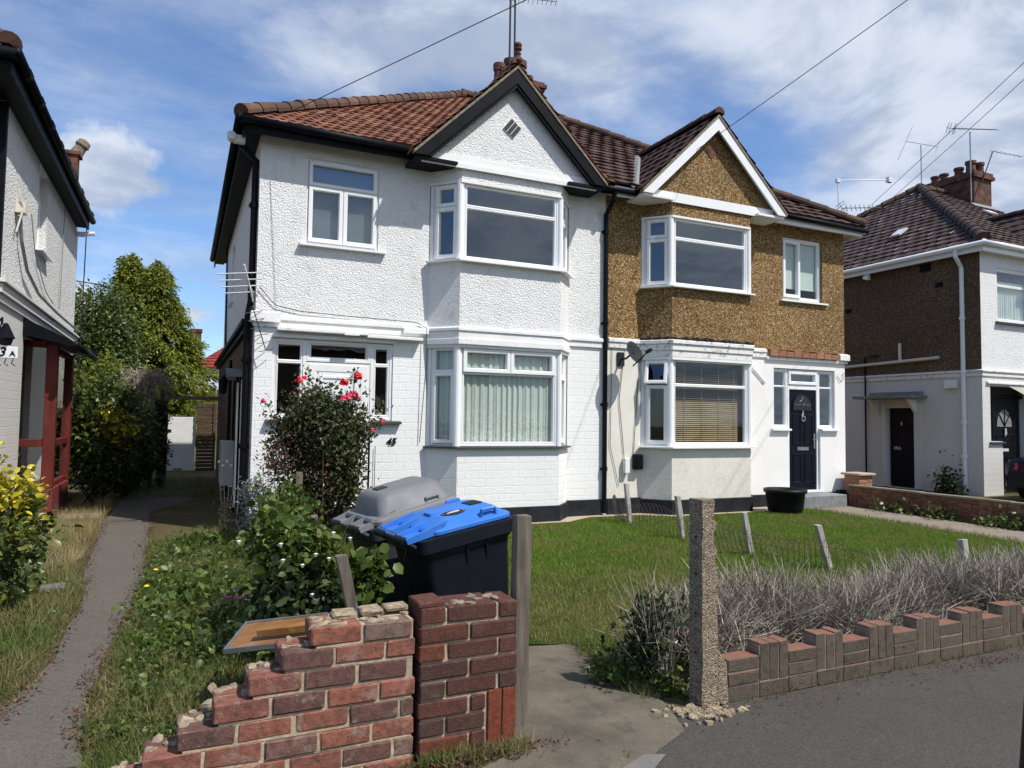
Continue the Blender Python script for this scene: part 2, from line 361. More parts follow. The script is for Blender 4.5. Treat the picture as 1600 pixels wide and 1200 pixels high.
M['chimney'] = chimney_brick('sooty_chimney_brick')
M['low_brick'] = bricks_isl('garden_brick', [(0.0, (0.20, 0.075, 0.045)), (0.25, (0.27, 0.11, 0.065)), (0.5, (0.16, 0.065, 0.045)), (0.75, (0.31, 0.15, 0.09))], bloom=0.2)
M['old_brick'] = bricks_isl('broken_wall_brick', [(0.0, (0.25, 0.098, 0.074)), (0.14, (0.125, 0.070, 0.064)), (0.28, (0.34, 0.125, 0.085)), (0.44, (0.21, 0.155, 0.128)), (0.58, (0.29, 0.115, 0.082)), (0.74, (0.115, 0.066, 0.062)), (0.86, (0.39, 0.15, 0.080)), (0.95, (0.20, 0.12, 0.10))], bloom=0.75)
M['pier_brick'] = bricks_isl('pier_brick', [(0.0, (0.105, 0.047, 0.038)), (0.25, (0.075, 0.044, 0.038)), (0.5, (0.13, 0.052, 0.040)), (0.72, (0.085, 0.055, 0.046)), (0.9, (0.19, 0.062, 0.035))], bloom=0.18)
M['red_brick_new'] = bricks_isl('orange_brick', [(0.0, (0.235, 0.062, 0.032)), (0.6, (0.17, 0.050, 0.032))], bloom=0.1)
M['mortar_sand'] = plain('sandy_mortar', (0.45, 0.365, 0.25), 0.95, 0.3, 30, 0.02)
M['rubble_mortar'] = plain('crumbling_yellow_mortar', (0.32, 0.255, 0.17), 0.95, 0.6, 30, 0.03)
def speckled(name, base, stones, scale=150, amp=0.01, dark=(0.05, 0.045, 0.04)):
    t = NT(name); cc = t.voro(scale, 'F1', 'Color'); sp = t.N('ShaderNodeSeparateColor'); t.L(cc, sp.inputs[0])
    c = t.mix(t.rng(sp.outputs[0], 0.72, 0.78), base, stones); c = t.mix(t.rng(sp.outputs[1], 0.80, 0.84, 0, 0.8), c, dark)
    c = t.mix(t.rng(t.noise(6, 6, 0.7), 0.4, 0.75, 0, 0.5), c, tuple(x * 0.5 for x in base))
    return t.fin(c, 0.9, t.bump(t.voro(scale), 0.7, -amp), 0.25)
M['aggregate'] = speckled('aggregate_concrete', (0.27, 0.21, 0.145), (0.44, 0.37, 0.28), 120, 0.010)
M['engbrick'] = None
def low_wall_mat():
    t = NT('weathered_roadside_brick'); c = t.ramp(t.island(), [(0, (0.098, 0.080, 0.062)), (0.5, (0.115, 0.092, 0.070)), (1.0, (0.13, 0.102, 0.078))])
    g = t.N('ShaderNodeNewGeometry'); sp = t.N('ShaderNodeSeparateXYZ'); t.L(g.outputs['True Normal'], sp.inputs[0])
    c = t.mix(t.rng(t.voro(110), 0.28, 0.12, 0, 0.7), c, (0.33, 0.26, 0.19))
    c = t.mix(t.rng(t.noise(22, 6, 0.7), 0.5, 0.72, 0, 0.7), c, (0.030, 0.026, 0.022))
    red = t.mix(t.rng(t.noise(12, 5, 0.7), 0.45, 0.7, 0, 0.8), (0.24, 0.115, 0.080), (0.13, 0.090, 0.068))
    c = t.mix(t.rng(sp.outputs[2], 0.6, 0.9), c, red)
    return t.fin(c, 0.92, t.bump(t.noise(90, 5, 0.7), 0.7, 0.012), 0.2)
M['roadside_brick'] = low_wall_mat()
def crackvec(t):
    nz = t.N('ShaderNodeTexNoise'); t.L(t.pos, nz.inputs['Vector']); nz.inputs['Scale'].default_value = 2.5; nz.inputs['Detail'].default_value = 6
    a = t.N('ShaderNodeVectorMath'); a.operation = 'SCALE'; t.L(nz.outputs[1], a.inputs[0]); a.inputs['Scale'].default_value = 0.5
    b = t.N('ShaderNodeVectorMath'); b.operation = 'ADD'; t.L(t.pos, b.inputs[0]); t.L(a.outputs[0], b.inputs[1]); return b.outputs[0]
def asphalt(name, col, stone, scale=340):
    t = NT(name); cc = t.voro(scale, 'F1', 'Color'); sp = t.N('ShaderNodeSeparateColor'); t.L(cc, sp.inputs[0])
    c = t.mix(sp.outputs[0], tuple(x * 0.6 for x in col), tuple(x * 1.4 for x in col))
    c = t.mix(t.rng(sp.outputs[1], 0.95, 0.97, 0, 0.7), c, stone)
    c = t.mix(t.rng(t.noise(1.1, 7, 0.7), 0.35, 0.7, 0, 0.5), c, tuple(x * 0.68 for x in col)); c = t.mix(t.rng(t.noise(45, 4, 0.7), 0.40, 0.68, 0, 0.55), c, tuple(min(1, x * 1.55) for x in col))
    c = t.mix(t.rng(t.noise(5, 6, 0.75), 0.58, 0.72, 0, 0.35), c, tuple(min(1, x * 1.5) for x in col))
    cr = t.voro(1.1, 'DISTANCE_TO_EDGE', 'Distance', crackvec(t)); c = t.mix(t.math('MULTIPLY', t.rng(cr, 0.008, 0.002, 0, 0.35), t.rng(t.noise(0.5, 3), 0.48, 0.6)), c, tuple(x * 0.3 for x in col))
    c = t.mix(t.rng(t.voro(9.0), 0.16, 0.05, 0, 0.35), c, tuple(x * 0.55 for x in col))
    return t.fin(c, 0.9, t.bump(t.voro(scale), 0.6, -0.006), 0.25)
M['pavement'] = asphalt('tarmac_pavement', (0.068, 0.062, 0.055), (0.26, 0.25, 0.235))
M['drive'] = asphalt('old_tarmac_drive', (0.112, 0.098, 0.083), (0.26, 0.24, 0.22), 260)
def concrete(name, a, b, dark=(0.07, 0.06, 0.05)):
    t = NT(name); c = t.mix(t.rng(t.noise(1.7, 7, 0.7), 0.35, 0.68), a, b)
    c = t.mix(t.rng(t.noise(6, 8, 0.75, 0.6), 0.52, 0.70, 0, 0.75), c, dark)
    c = t.mix(t.rng(t.voro(120), 0.16, 0.06, 0, 0.6), c, (0.46, 0.42, 0.35))
    return t.fin(c, 0.9, t.bump(t.noise(55, 6, 0.7), 0.6, 0.006), 0.25)
M['slab'] = concrete('stained_concrete_slab', (0.078, 0.066, 0.052), (0.165, 0.140, 0.105), (0.05, 0.042, 0.033))
M['path'] = concrete('concrete_path', (0.20, 0.165, 0.13), (0.27, 0.23, 0.18), (0.10, 0.085, 0.07))
M['tan_path'] = concrete('tan_concrete', (0.40, 0.32, 0.235), (0.46, 0.38, 0.29), (0.2, 0.16, 0.12))
M['paver'] = concrete('grey_paving', (0.13, 0.125, 0.115), (0.18, 0.17, 0.155), (0.08, 0.075, 0.07))
def soil():
    t = NT('soil_and_thatch'); n = t.noise(1.2, 7, 0.7)
    c = t.mix(t.rng(n, 0.35, 0.65), (0.075, 0.070, 0.028), (0.13, 0.105, 0.055)); c = t.mix(t.rng(t.noise(18, 6, 0.7), 0.5, 0.7, 0, 0.8), c, (0.045, 0.036, 0.022))
    return t.fin(c, 0.95, t.bump(t.noise(35, 6, 0.7), 0.8, 0.03), 0.1)
M['soil'] = soil()
def lawnbase():
    t = NT('lawn_thatch'); n = t.noise(0.9, 6, 0.7); c = t.mix(t.rng(n, 0.4, 0.66), (0.030, 0.055, 0.010), (0.10, 0.095, 0.032))
    return t.fin(c, 0.95, t.bump(t.noise(60, 5), 0.8, 0.03), 0.1)
M['lawn'] = lawnbase()
def blade(name, a, b, dry, lo=0.52, hi=0.7, spot=None):
    t = NT(name); isl = t.island(); c = t.mix(isl, a, b)
    patch = t.rng(t.noise(0.75, 5, 0.65), lo, hi)
    sp = t.N('ShaderNodeSeparateXYZ'); t.L(t.pos, sp.inputs[0])
    if spot is not None:  # worn, drier ground towards the gateway
        dx = t.math('SUBTRACT', sp.outputs[0], spot[0]); dy = t.math('SUBTRACT', sp.outputs[1], spot[1])
        d2 = t.math('ADD', t.math('MULTIPLY', dx, dx), t.math('MULTIPLY', dy, dy))
        patch = t.math('MAXIMUM', patch, t.rng(d2, spot[2], spot[2] * 0.15, 0, 0.85))
    pr = t.math('MULTIPLY', patch, t.rng(t.math('FRACT', t.math('MULTIPLY', isl, 17.3)), 0.10, 0.45))
    c = t.mix(pr, c, dry); t.fin(c, 0.6, None, 0.25)
    tr = t.N('ShaderNodeBsdfTranslucent'); t.L(c, tr.inputs[0]); mx = t.N('ShaderNodeMixShader'); mx.inputs[0].default_value = 0.3
    t.L(t.b.outputs[0], mx.inputs[1]); t.L(tr.outputs[0], mx.inputs[2]); t.L(mx.outputs[0], t.out.inputs[0]); return t.mat
M['blade'] = blade('lawn_blades', (0.095, 0.170, 0.018), (0.215, 0.310, 0.044), (0.27, 0.22, 0.09), 0.46, 0.70, (2.9, 5.2, 3.4))
M['weed'] = blade('weed_blades', (0.050, 0.085, 0.014), (0.150, 0.195, 0.045), (0.31, 0.245, 0.125), 0.42, 0.62)
M['straw'] = blade('dry_grass', (0.16, 0.15, 0.05), (0.36, 0.29, 0.14), (0.40, 0.32, 0.17), 0.4, 0.6)
M['wood_grey'] = None
def wood(name, a, b, sc=(30, 30, 2.0), rough=0.85):
    t = NT(name); n = t.noise(1.0, 6, 0.65, 0.3, None, sc); c = t.mix(t.rng(n, 0.35, 0.65), a, b)
    c = t.mix(t.rng(t.noise(3, 5), 0.5, 0.75, 0, 0.5), c, tuple(x * 0.6 for x in a))
    return t.fin(c, rough, t.bump(n, 0.8, 0.008), 0.25)
M['wood_grey'] = wood('weathered_grey_wood', (0.095, 0.078, 0.062), (0.20, 0.17, 0.14))
M['wood_pale'] = wood('pale_weathered_wood', (0.30, 0.28, 0.25), (0.52, 0.49, 0.44))
M['wood_dark'] = wood('dark_fence_wood', (0.06, 0.038, 0.028), (0.13, 0.085, 0.060), (2, 2, 30))
M['red_wood'] = wood('flaking_red_paint', (0.10, 0.018, 0.015), (0.155, 0.030, 0.022), (14, 14, 2), 0.55)
M['red_brick_paint'] = paintbrick('red_painted_brick', (0.17, 0.035, 0.033), (0.08, 0.02, 0.02))
M['board'] = wood('brown_board', (0.20, 0.09, 0.03), (0.32, 0.16, 0.055), (6, 30, 6), 0.4)
M['bark'] = wood('bark', (0.05, 0.037, 0.026), (0.12, 0.09, 0.065), (12, 12, 3))
M['twig'] = leafmat('dry_lavender_twigs', [(0, (0.16, 0.130, 0.105)), (0.5, (0.32, 0.275, 0.23)), (0.85, (0.45, 0.40, 0.33)), (1.0, (0.64, 0.59, 0.50))], 0.8, 0.0, 0.1)
M['rose_leaf'] = leafmat('rose_leaves', [(0, (0.020, 0.030, 0.011)), (0.35, (0.050, 0.070, 0.022)), (0.7, (0.09, 0.115, 0.038)), (0.9, (0.11, 0.060, 0.03)), (1.0, (0.16, 0.15, 0.07))], 0.5, 0.2)
M['rose_dead'] = leafmat('brown_rose_twigs', [(0, (0.06, 0.032, 0.020)), (0.6, (0.12, 0.06, 0.034)), (1.0, (0.20, 0.12, 0.07))], 0.8, 0.1)
M['rose_red'] = plain('red_petal', (0.72, 0.018, 0.022), 0.5, 0.15, 40)
M['rose_pink'] = plain('pink_petal', (0.72, 0.05, 0.12), 0.5, 0.2, 40)
M['conifer'] = leafmat('golden_conifer', [(0, (0.06, 0.088, 0.012)), (0.4, (0.16, 0.205, 0.024)), (0.75, (0.28, 0.31, 0.04)), (1.0, (0.42, 0.42, 0.07))], 0.6, 0.38)
M['ivy'] = leafmat('ivy_leaves', [(0, (0.030, 0.052, 0.011)), (0.5, (0.090, 0.135, 0.026)), (0.85, (0.16, 0.205, 0.045)), (1.0, (0.27, 0.30, 0.10))], 0.4, 0.2, 0.5)
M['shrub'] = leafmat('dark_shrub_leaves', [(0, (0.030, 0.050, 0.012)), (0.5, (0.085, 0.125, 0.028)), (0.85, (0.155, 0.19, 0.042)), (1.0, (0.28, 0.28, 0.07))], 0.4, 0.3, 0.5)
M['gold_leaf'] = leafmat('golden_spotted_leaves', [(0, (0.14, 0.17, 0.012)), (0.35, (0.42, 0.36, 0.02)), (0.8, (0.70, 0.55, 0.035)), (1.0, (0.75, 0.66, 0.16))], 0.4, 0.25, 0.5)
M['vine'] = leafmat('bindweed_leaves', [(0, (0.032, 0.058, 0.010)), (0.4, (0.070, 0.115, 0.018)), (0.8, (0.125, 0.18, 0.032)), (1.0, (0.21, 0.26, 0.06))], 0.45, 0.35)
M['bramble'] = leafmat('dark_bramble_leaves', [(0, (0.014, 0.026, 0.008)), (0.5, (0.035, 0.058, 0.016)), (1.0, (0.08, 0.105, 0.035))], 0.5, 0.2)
M['silver'] = leafmat('silver_leaves', [(0, (0.12, 0.15, 0.13)), (0.6, (0.30, 0.34, 0.31)), (1.0, (0.50, 0.52, 0.47))], 0.6, 0.2)
M['white_petal'] = plain('white_petal', (0.8, 0.8, 0.78), 0.5, 0.1, 40)
M['magenta'] = plain('magenta_petal', (0.42, 0.07, 0.25), 0.6, 0.2, 40)
M['yellow'] = plain('yellow_petal', (0.75, 0.52, 0.02), 0.6, 0.2, 40)
M['bin_blue'] = plain('blue_bin_plastic', (0.022, 0.130, 0.62), 0.36, 0.08, 9, 0.002)
M['bin_black'] = plain('blue_black_bin_plastic', (0.0065, 0.008, 0.014), 0.5, 0.15, 9, 0.002, 0, 0.22)
M['bin_grey'] = plain('grey_bin_plastic', (0.155, 0.160, 0.165), 0.5, 0.12, 9, 0.003)
M['bin_dgrey'] = plain('dark_grey_bin_plastic', (0.034, 0.037, 0.041), 0.55, 0.12, 9, 0.003, 0, 0.3)
def scuffed(name, col, rough):
    t = NT(name); c = t.mix(t.rng(t.noise(3, 5, 0.6), 0.35, 0.7), col, tuple(min(1, x * 1.25 + 0.004) for x in col))
    sc = t.noise(1.0, 5, 0.7, 0.6, None, (14, 90, 14)); c = t.mix(t.rng(sc, 0.60, 0.72, 0, 0.35), c, tuple(min(1, x * 1.8 + 0.05) for x in col))
    c = t.mix(t.rng(t.noise(9, 7, 0.75), 0.56, 0.74, 0, 0.5), c, (0.16, 0.145, 0.12))
    return t.fin(c, t.rng(t.noise(6, 4), 0.3, 0.7, rough * 0.8, rough * 1.3), t.bump(t.noise(60, 3), 0.2, 0.002), 0.3)
M['bin_blue'] = scuffed('blue_bin_plastic', (0.030, 0.150, 0.50), 0.45); M['bin_grey'] = scuffed('grey_bin_plastic', (0.15, 0.155, 0.16), 0.55)
M['bin_green'] = plain('green_bin_plastic', (0.018, 0.060, 0.022), 0.55, 0.15, 9)
M['rubber'] = plain('black_rubber', (0.010, 0.010, 0.011), 0.7, 0.2, 20)
M['car'] = plain('dark_blue_car_paint', (0.010, 0.016, 0.032), 0.12, 0.05)
M['redlamp'] = plain('red_lamp_lens', (0.38, 0.012, 0.025), 0.15, 0.2, 40)
M['dark_glass'] = plain('dark_car_glass', (0.008, 0.010, 0.012), 0.05, 0.05)
def lace():
    t = NT('lace_net_curtain'); sp = t.N('ShaderNodeSeparateXYZ'); t.L(t.pos, sp.inputs[0])
    n = t.noise(22, 6, 0.7); low = t.rng(sp.outputs[2], 2.0, 1.25, 0.1, 0.75)
    c = t.mix(t.math('MULTIPLY', t.rng(n, 0.45, 0.58), low), (0.50, 0.54, 0.49), (0.76, 0.79, 0.75))
    return t.fin(c, 0.9, None, 0.1)
M['lace'] = lace()
M['curtain'] = plain('pale_curtain', (0.62, 0.68, 0.62), 0.9, 0.1, 8)
M['greyblind'] = plain('slate_blind', (0.075, 0.105, 0.115), 0.7, 0.08, 4)
M['slat'] = wood('wooden_blind_slat', (0.27, 0.185, 0.10), (0.40, 0.29, 0.17), (2, 2, 40), 0.5)
M['cream'] = plain('cream_plastic', (0.66, 0.62, 0.52), 0.6, 0.1)
M['meter'] = plain('grey_meter_box', (0.40, 0.40, 0.39), 0.6, 0.15, 5)
M['pale_wall'] = plain('pale_painted_panel', (0.72, 0.72, 0.70), 0.7, 0.06, 4)
M['dish'] = plain('grey_dish', (0.026, 0.029, 0.035), 0.7, 0.15, 8, 0, 0, 0.15)
M['wire'] = plain('dark_cable', (0.02, 0.02, 0.024), 0.6, 0.1)
M['rust_wire'] = plain('rusty_wire', (0.10, 0.085, 0.07), 0.7, 0.3, 20, 0, 0.4)
M['pink_brick'] = bricks_isl('exposed_orange_brick', [(0.0, (0.42, 0.22, 0.13)), (0.5, (0.35, 0.17, 0.10))], bloom=0.2)
M['tanfrost'] = plain('badge_orange', (0.30, 0.12, 0.04), 0.4, 0.1)
print('materials done')
# ------------------------------------------------------------------ building helpers
WORLD_EMPTY = set()
def place(name, label, cat, loc, group=None):
    o = thing(name, label, cat, loc, (0, 0, 0), group); WORLD_EMPTY.add(o.name); return o
_build = MB.build
SPLIT = {'plinth', 'corner_post', 'fascia', 'window_head', 'service_pipe', 'soffit', 'string_course', 'surface_cable', 'loose_cable', 'waste_pipe', 'rim', 'floodlight', 'flashing', 'side_flashing', 'glazing_bar', 'wall_grille', 'trim_board', 'hip_tile', 'bargeboard', 'verge_mortar', 'lattice', 'rods'}
def pieces(s):
    """groups of faces whose boxes touch"""
    par = list(range(len(s.v)))
    def find(a):
        while par[a] != a: par[a] = par[par[a]]; a = par[a]
        return a
    for f in s.f:
        r = find(f[0])
        for i in f[1:]: par[find(i)] = r
    comp = {}
    for k, f in enumerate(s.f): comp.setdefault(find(f[0]), []).append(k)
    boxes = []
    for fs in comp.values():
        P = np.array([s.v[i] for k in fs for i in s.f[k]]); boxes.append([P.min(0) - .02, P.max(0) + .02, list(fs)])
    merged = True
    while merged:
        merged = False
        for i in range(len(boxes)):
            for j in range(len(boxes) - 1, i, -1):
                if (boxes[i][0] <= boxes[j][1]).all() and (boxes[j][0] <= boxes[i][1]).all():
                    boxes[i][0] = np.minimum(boxes[i][0], boxes[j][0]); boxes[i][1] = np.maximum(boxes[i][1], boxes[j][1]); boxes[i][2] += boxes[j][2]; del boxes[j]; merged = True
    return [b[2] for b in boxes]
def build_w(s, name, mats, parent=None, **k):
    if name in SPLIT and parent is not None and len(s.f) < 1500:
        ps = pieces(s)
        if len(ps) > 1:
            o = None
            for fs in ps:
                t = MB(); ids = {}
                for f_ in fs:
                    for i in s.f[f_]:
                        if i not in ids: ids[i] = len(t.v); t.v.append(s.v[i])
                    t.f.append(tuple(ids[i] for i in s.f[f_])); t.m.append(0)
                o = build_w(t, name, mats, parent, **k) if len(pieces(t)) == 1 else _place(t, name, mats, parent, k)
            return o
    return _place(s, name, mats, parent, k)
def _place(s, name, mats, parent, k):
    o = _build(s, name, mats, parent, **k)
    if parent is not None and parent.name in WORLD_EMPTY: o.matrix_parent_inverse = Matrix.Translation(-parent.location)
    return o
MB.build = build_w
def attach(o, parent):
    o.parent = parent
    if parent.name in WORLD_EMPTY: o.matrix_parent_inverse = Matrix.Translation(-parent.location)
    return o
class Fr:
    """wall frame: origin o (x,y), direction u (2D); d is outwards"""
    def __init__(s, a, b):
        s.o = Vector((a[0], a[1], 0)); v = Vector((b[0] - a[0], b[1] - a[1], 0)); s.L = v.length; s.u = v.normalized(); s.n = Vector((s.u.y, -s.u.x, 0))
    def P(s, a, z, d=0.0): return s.o + s.u * a + s.n * d + Vector((0, 0, z))
    def box(s, mb, a0, a1, z0, z1, d0, d1):
        P = [s.P(a, z, d) for d in (d0, d1) for (a, z) in ((a0, z0), (a1, z0), (a1, z1), (a0, z1))]
        mb.add(P, [(0, 1, 2, 3), (7, 6, 5, 4), (4, 5, 1, 0), (5, 6, 2, 1), (6, 7, 3, 2), (7, 4, 0, 3)] if d1 < d0 else [(3, 2, 1, 0), (4, 5, 6, 7), (0, 1, 5, 4), (1, 2, 6, 5), (2, 3, 7, 6), (3, 0, 4, 7)])
def wall(mb, fr, z0, z1, openings=(), t=0.12, a0=0.0, a1=None, d=0.0):
    a1 = fr.L if a1 is None else a1
    A = sorted({a0, a1, *[o[0] for o in openings], *[o[1] for o in openings]}); A = [a for a in A if a0 - 1e-6 <= a <= a1 + 1e-6]
    Z = sorted({z0, z1, *[o[2] for o in openings], *[o[3] for o in openings]}); Z = [z for z in Z if z0 - 1e-6 <= z <= z1 + 1e-6]
    for i in range(len(A) - 1):
        for j in range(len(Z) - 1):
            ca, cz = (A[i] + A[i + 1]) / 2, (Z[j] + Z[j + 1]) / 2
            if any(o[0] < ca < o[1] and o[2] < cz < o[3] for o in openings): continue
            mb.quad(fr.P(A[i], Z[j], d), fr.P(A[i + 1], Z[j], d), fr.P(A[i + 1], Z[j + 1], d), fr.P(A[i], Z[j + 1], d))
    inside = lambda ca, cz: any(o[0] < ca < o[1] and o[2] < cz < o[3] for o in openings)
    for i in range(len(A) - 1):
        for j in range(len(Z) - 1):
            ca, cz = (A[i] + A[i + 1]) / 2, (Z[j] + Z[j + 1]) / 2
            if not inside(ca, cz): continue
            p, q, r, s_ = A[i], A[i + 1], Z[j], Z[j + 1]
            if not inside(p - 1e-3, cz): mb.quad(fr.P(p, r, d), fr.P(p, s_, d), fr.P(p, s_, d - t), fr.P(p, r, d - t))
            if not inside(q + 1e-3, cz): mb.quad(fr.P(q, s_, d), fr.P(q, r, d), fr.P(q, r, d - t), fr.P(q, s_, d - t))
            if not inside(ca, s_ + 1e-3) and s_ < z1 - 1e-6: mb.quad(fr.P(p, s_, d), fr.P(q, s_, d), fr.P(q, s_, d - t), fr.P(p, s_, d - t))
            if not inside(ca, r - 1e-3) and r > z0 + 1e-6: mb.quad(fr.P(q, r, d), fr.P(p, r, d), fr.P(p, r, d - t), fr.P(q, r, d - t))
def ring(mb, fr, o, w, df, db, ch=0.006):
    """mitred frame ring: o=(a0,z0,a1,z1)"""
    a0, z0, a1, z1 = o; ws = w if isinstance(w, tuple) else (w, w, w, w)
    i0, k0, i1, k1 = a0 + ws[0], z0 + ws[1], a1 - ws[2], z1 - ws[3]
    c = ch
    def rect(a, z, b, y, d): return [fr.P(a, z, d), fr.P(b, z, d), fr.P(b, y, d), fr.P(a, y, d)]
    L = [rect(a0, z0, a1, z1, db), rect(a0, z0, a1, z1, df - c), rect(a0 + c, z0 + c, a1 - c, z1 - c, df), rect(i0 - c * 2, k0 - c * 2, i1 + c * 2, k1 + c * 2, df), rect(i0, k0, i1, k1, df - c * 2.5), rect(i0, k0, i1, k1, db)]
    P = [p for r in L for p in r]; fs = []
    for k in range(5):
        for j in range(4): fs.append((k * 4 + j, k * 4 + (j + 1) % 4, k * 4 + 4 + (j + 1) % 4, k * 4 + 4 + j))
    mb.add(P, fs)
    return (i0, k0, i1, k1)
def window(parent, fr, a0, a1, z0, z1, cells, recess=0.03, ow=0.045, pane=None, frame=None, sill=None, sill_mat=None, curtain=None, ow_b=None, label=None, vents=()):
    """cells: (a0,a1,z0,z1,sash,w) in fractions of the clear opening"""
    mb = MB(); gl = MB()
    i = ring(mb, fr, (a0, z0, a1, z1), (ow, ow_b or ow, ow, ow), -recess, -recess - 0.07)
    W_, H_ = i[2] - i[0], i[3] - i[1]
    for c in cells:
        sash = c[4]; w = c[5] if len(c) > 5 else (0.062 if sash else 0.028)
        o = (i[0] + W_ * c[0], i[1] + H_ * c[2], i[0] + W_ * c[1], i[1] + H_ * c[3])
        if sash: o = (o[0] + 0.003, o[1] + 0.003, o[2] - 0.003, o[3] - 0.003)
        df = -recess + (0.022 if sash else -0.006)
        g = ring(mb, fr, o, w, df, -recess - 0.06)
        gl.quad(fr.P(g[0] - .005, g[1] - .005, -recess - 0.035), fr.P(g[2] + .005, g[1] - .005, -recess - 0.035), fr.P(g[2] + .005, g[3] + .005, -recess - 0.035), fr.P(g[0] - .005, g[3] + .005, -recess - 0.035))
    for (va, vb, vz) in vents: fr.box(mb, va, vb, vz, vz + 0.018, -recess, -recess + 0.02)
    w = mb.build('window', frame or M['upvc'], parent)
    gl.build('pane', pane or M['glass'], w)
    if sill:
        s = MB(); sa0, sa1, sh, sp = sill
        P = [(sa0, z0 - sh, 0.0), (sa1, z0 - sh, 0.0), (sa1, z0 + 0.005, -recess), (sa0, z0 + 0.005, -recess)]
        prof = [(-recess, z0 + 0.004), (sp, z0 - sh * 0.35), (sp, z0 - sh), (-0.01, z0 - sh)]
        A = [fr.P(sa0, z, d) for d, z in prof]; B = [fr.P(sa1, z, d) for d, z in prof]; n = 4
        s.add(A + B, [(0, 1, 2, 3), (7, 6, 5, 4)] + [(k, k + 4, (k + 1) % 4 + 4, (k + 1) % 4) for k in range(4)])
        s.build('sill', sill_mat or M['upvc'], w)
    if curtain: curtain(w, fr, i)
    if label: w['label'] = label
    return w
def drape(mat, d=-0.12, amp=0.013, per=0.11, split=True, top=0.0, bottom=0.0, seed=0):
    def f(w, fr, i):
        rr = random.Random(seed); mb = MB(); n = max(12, int((i[2] - i[0]) / 0.012)); ph = rr.random() * 6
        mid = (i[0] + i[2]) / 2 - 0.05
        cols = []
        for k in range(n + 1):
            a = i[0] - 0.03 + (i[2] - i[0] + 0.06) * k / n
            dd = d + amp * math.sin(a / per * 6.28 + ph + 1.3 * math.sin(a * 7)) + 0.4 * amp * math.sin(a / per * 15 + ph)
            cols.append((a, dd))
        for k in range(n):
            (a, e), (b, g) = cols[k], cols[k + 1]
            mb.quad(fr.P(a, i[1] - 0.05 + bottom, e), fr.P(b, i[1] - 0.05 + bottom, g), fr.P(b, i[3] + 0.05 - top, g), fr.P(a, i[3] + 0.05 - top, e))
        mb.build('curtain', mat, w, smooth=True)
    return f
def flat_blind(mat, d=-0.14, top=0.0, bottom=0.0):
    def f(w, fr, i):
        mb = MB(); fr.box(mb, i[0] - 0.02, i[2] + 0.02, i[1] + bottom, i[3] + 0.04 - top, d - 0.004, d); mb.build('blind', mat, w)
    return f
def slat_blind(w, fr, i):
    mb = MB(); z = i[1] - 0.02; mb.mi = 0
    while z < i[3] - 0.02:
        a0, a1 = i[0] + 0.01, i[2] - 0.10
        f_ = (z - i[1]) / (i[3] - i[1])
        if f_ < .50: P = [fr.P(a0, z, -0.14), fr.P(a1, z, -0.14), fr.P(a1, z + 0.032, -0.165), fr.P(a0, z + 0.032, -0.165)]
        else: P = [fr.P(a0, z, -0.135), fr.P(a1, z, -0.135), fr.P(a1, z + 0.009, -0.165), fr.P(a0, z + 0.009, -0.165)]
        mb.quad(*P); z += 0.036
    for a in (0.18, 0.42, 0.66, 0.88): fr.box(mb, i[0] + (i[2] - i[0]) * a - .004, i[0] + (i[2] - i[0]) * a + .004, i[1], i[3], -0.138, -0.135)
    mb.build('blind', M['slat'], w)
def offset_poly(pts, d):
    """offset an open plan polyline outwards (to its right-hand side n=(uy,-ux))"""
    out = []; n = len(pts)
    def nrm(a, b):
        v = Vector((b[0] - a[0], b[1] - a[1])).normalized(); return Vector((v.y, -v.x))
    for i, p in enumerate(pts):
        if i == 0: out.append(Vector(p) + nrm(pts[0], pts[1]) * d)
        elif i == n - 1: out.append(Vector(p) + nrm(pts[-2], pts[-1]) * d)
        else:
            n1, n2 = nrm(pts[i - 1], p), nrm(p, pts[i + 1]); m = (n1 + n2).normalized(); out.append(Vector(p) + m * (d / max(0.3, m.dot(n1))))
    return out
def band(mb, pts, z0, z1, d0, d1, slope=0.0):
    """strip following a plan polyline; slope drops the outer top edge"""
    A = offset_poly(pts, d0); B = offset_poly(pts, d1)
    for i in range(len(pts) - 1):
        a, b, c, d = A[i], A[i + 1], B[i + 1], B[i]
        P = [(a.x, a.y, z0), (b.x, b.y, z0), (c.x, c.y, z0), (d.x, d.y, z0), (a.x, a.y, z1), (b.x, b.y, z1), (c.x, c.y, z1 - slope), (d.x, d.y, z1 - slope)]
        fs = [(0, 1, 2, 3), (4, 7, 6, 5), (3, 2, 6, 7)]
        if i == 0: fs.append((0, 3, 7, 4))
        if i == len(pts) - 2: fs.append((1, 5, 6, 2))
        mb.add(P, fs)
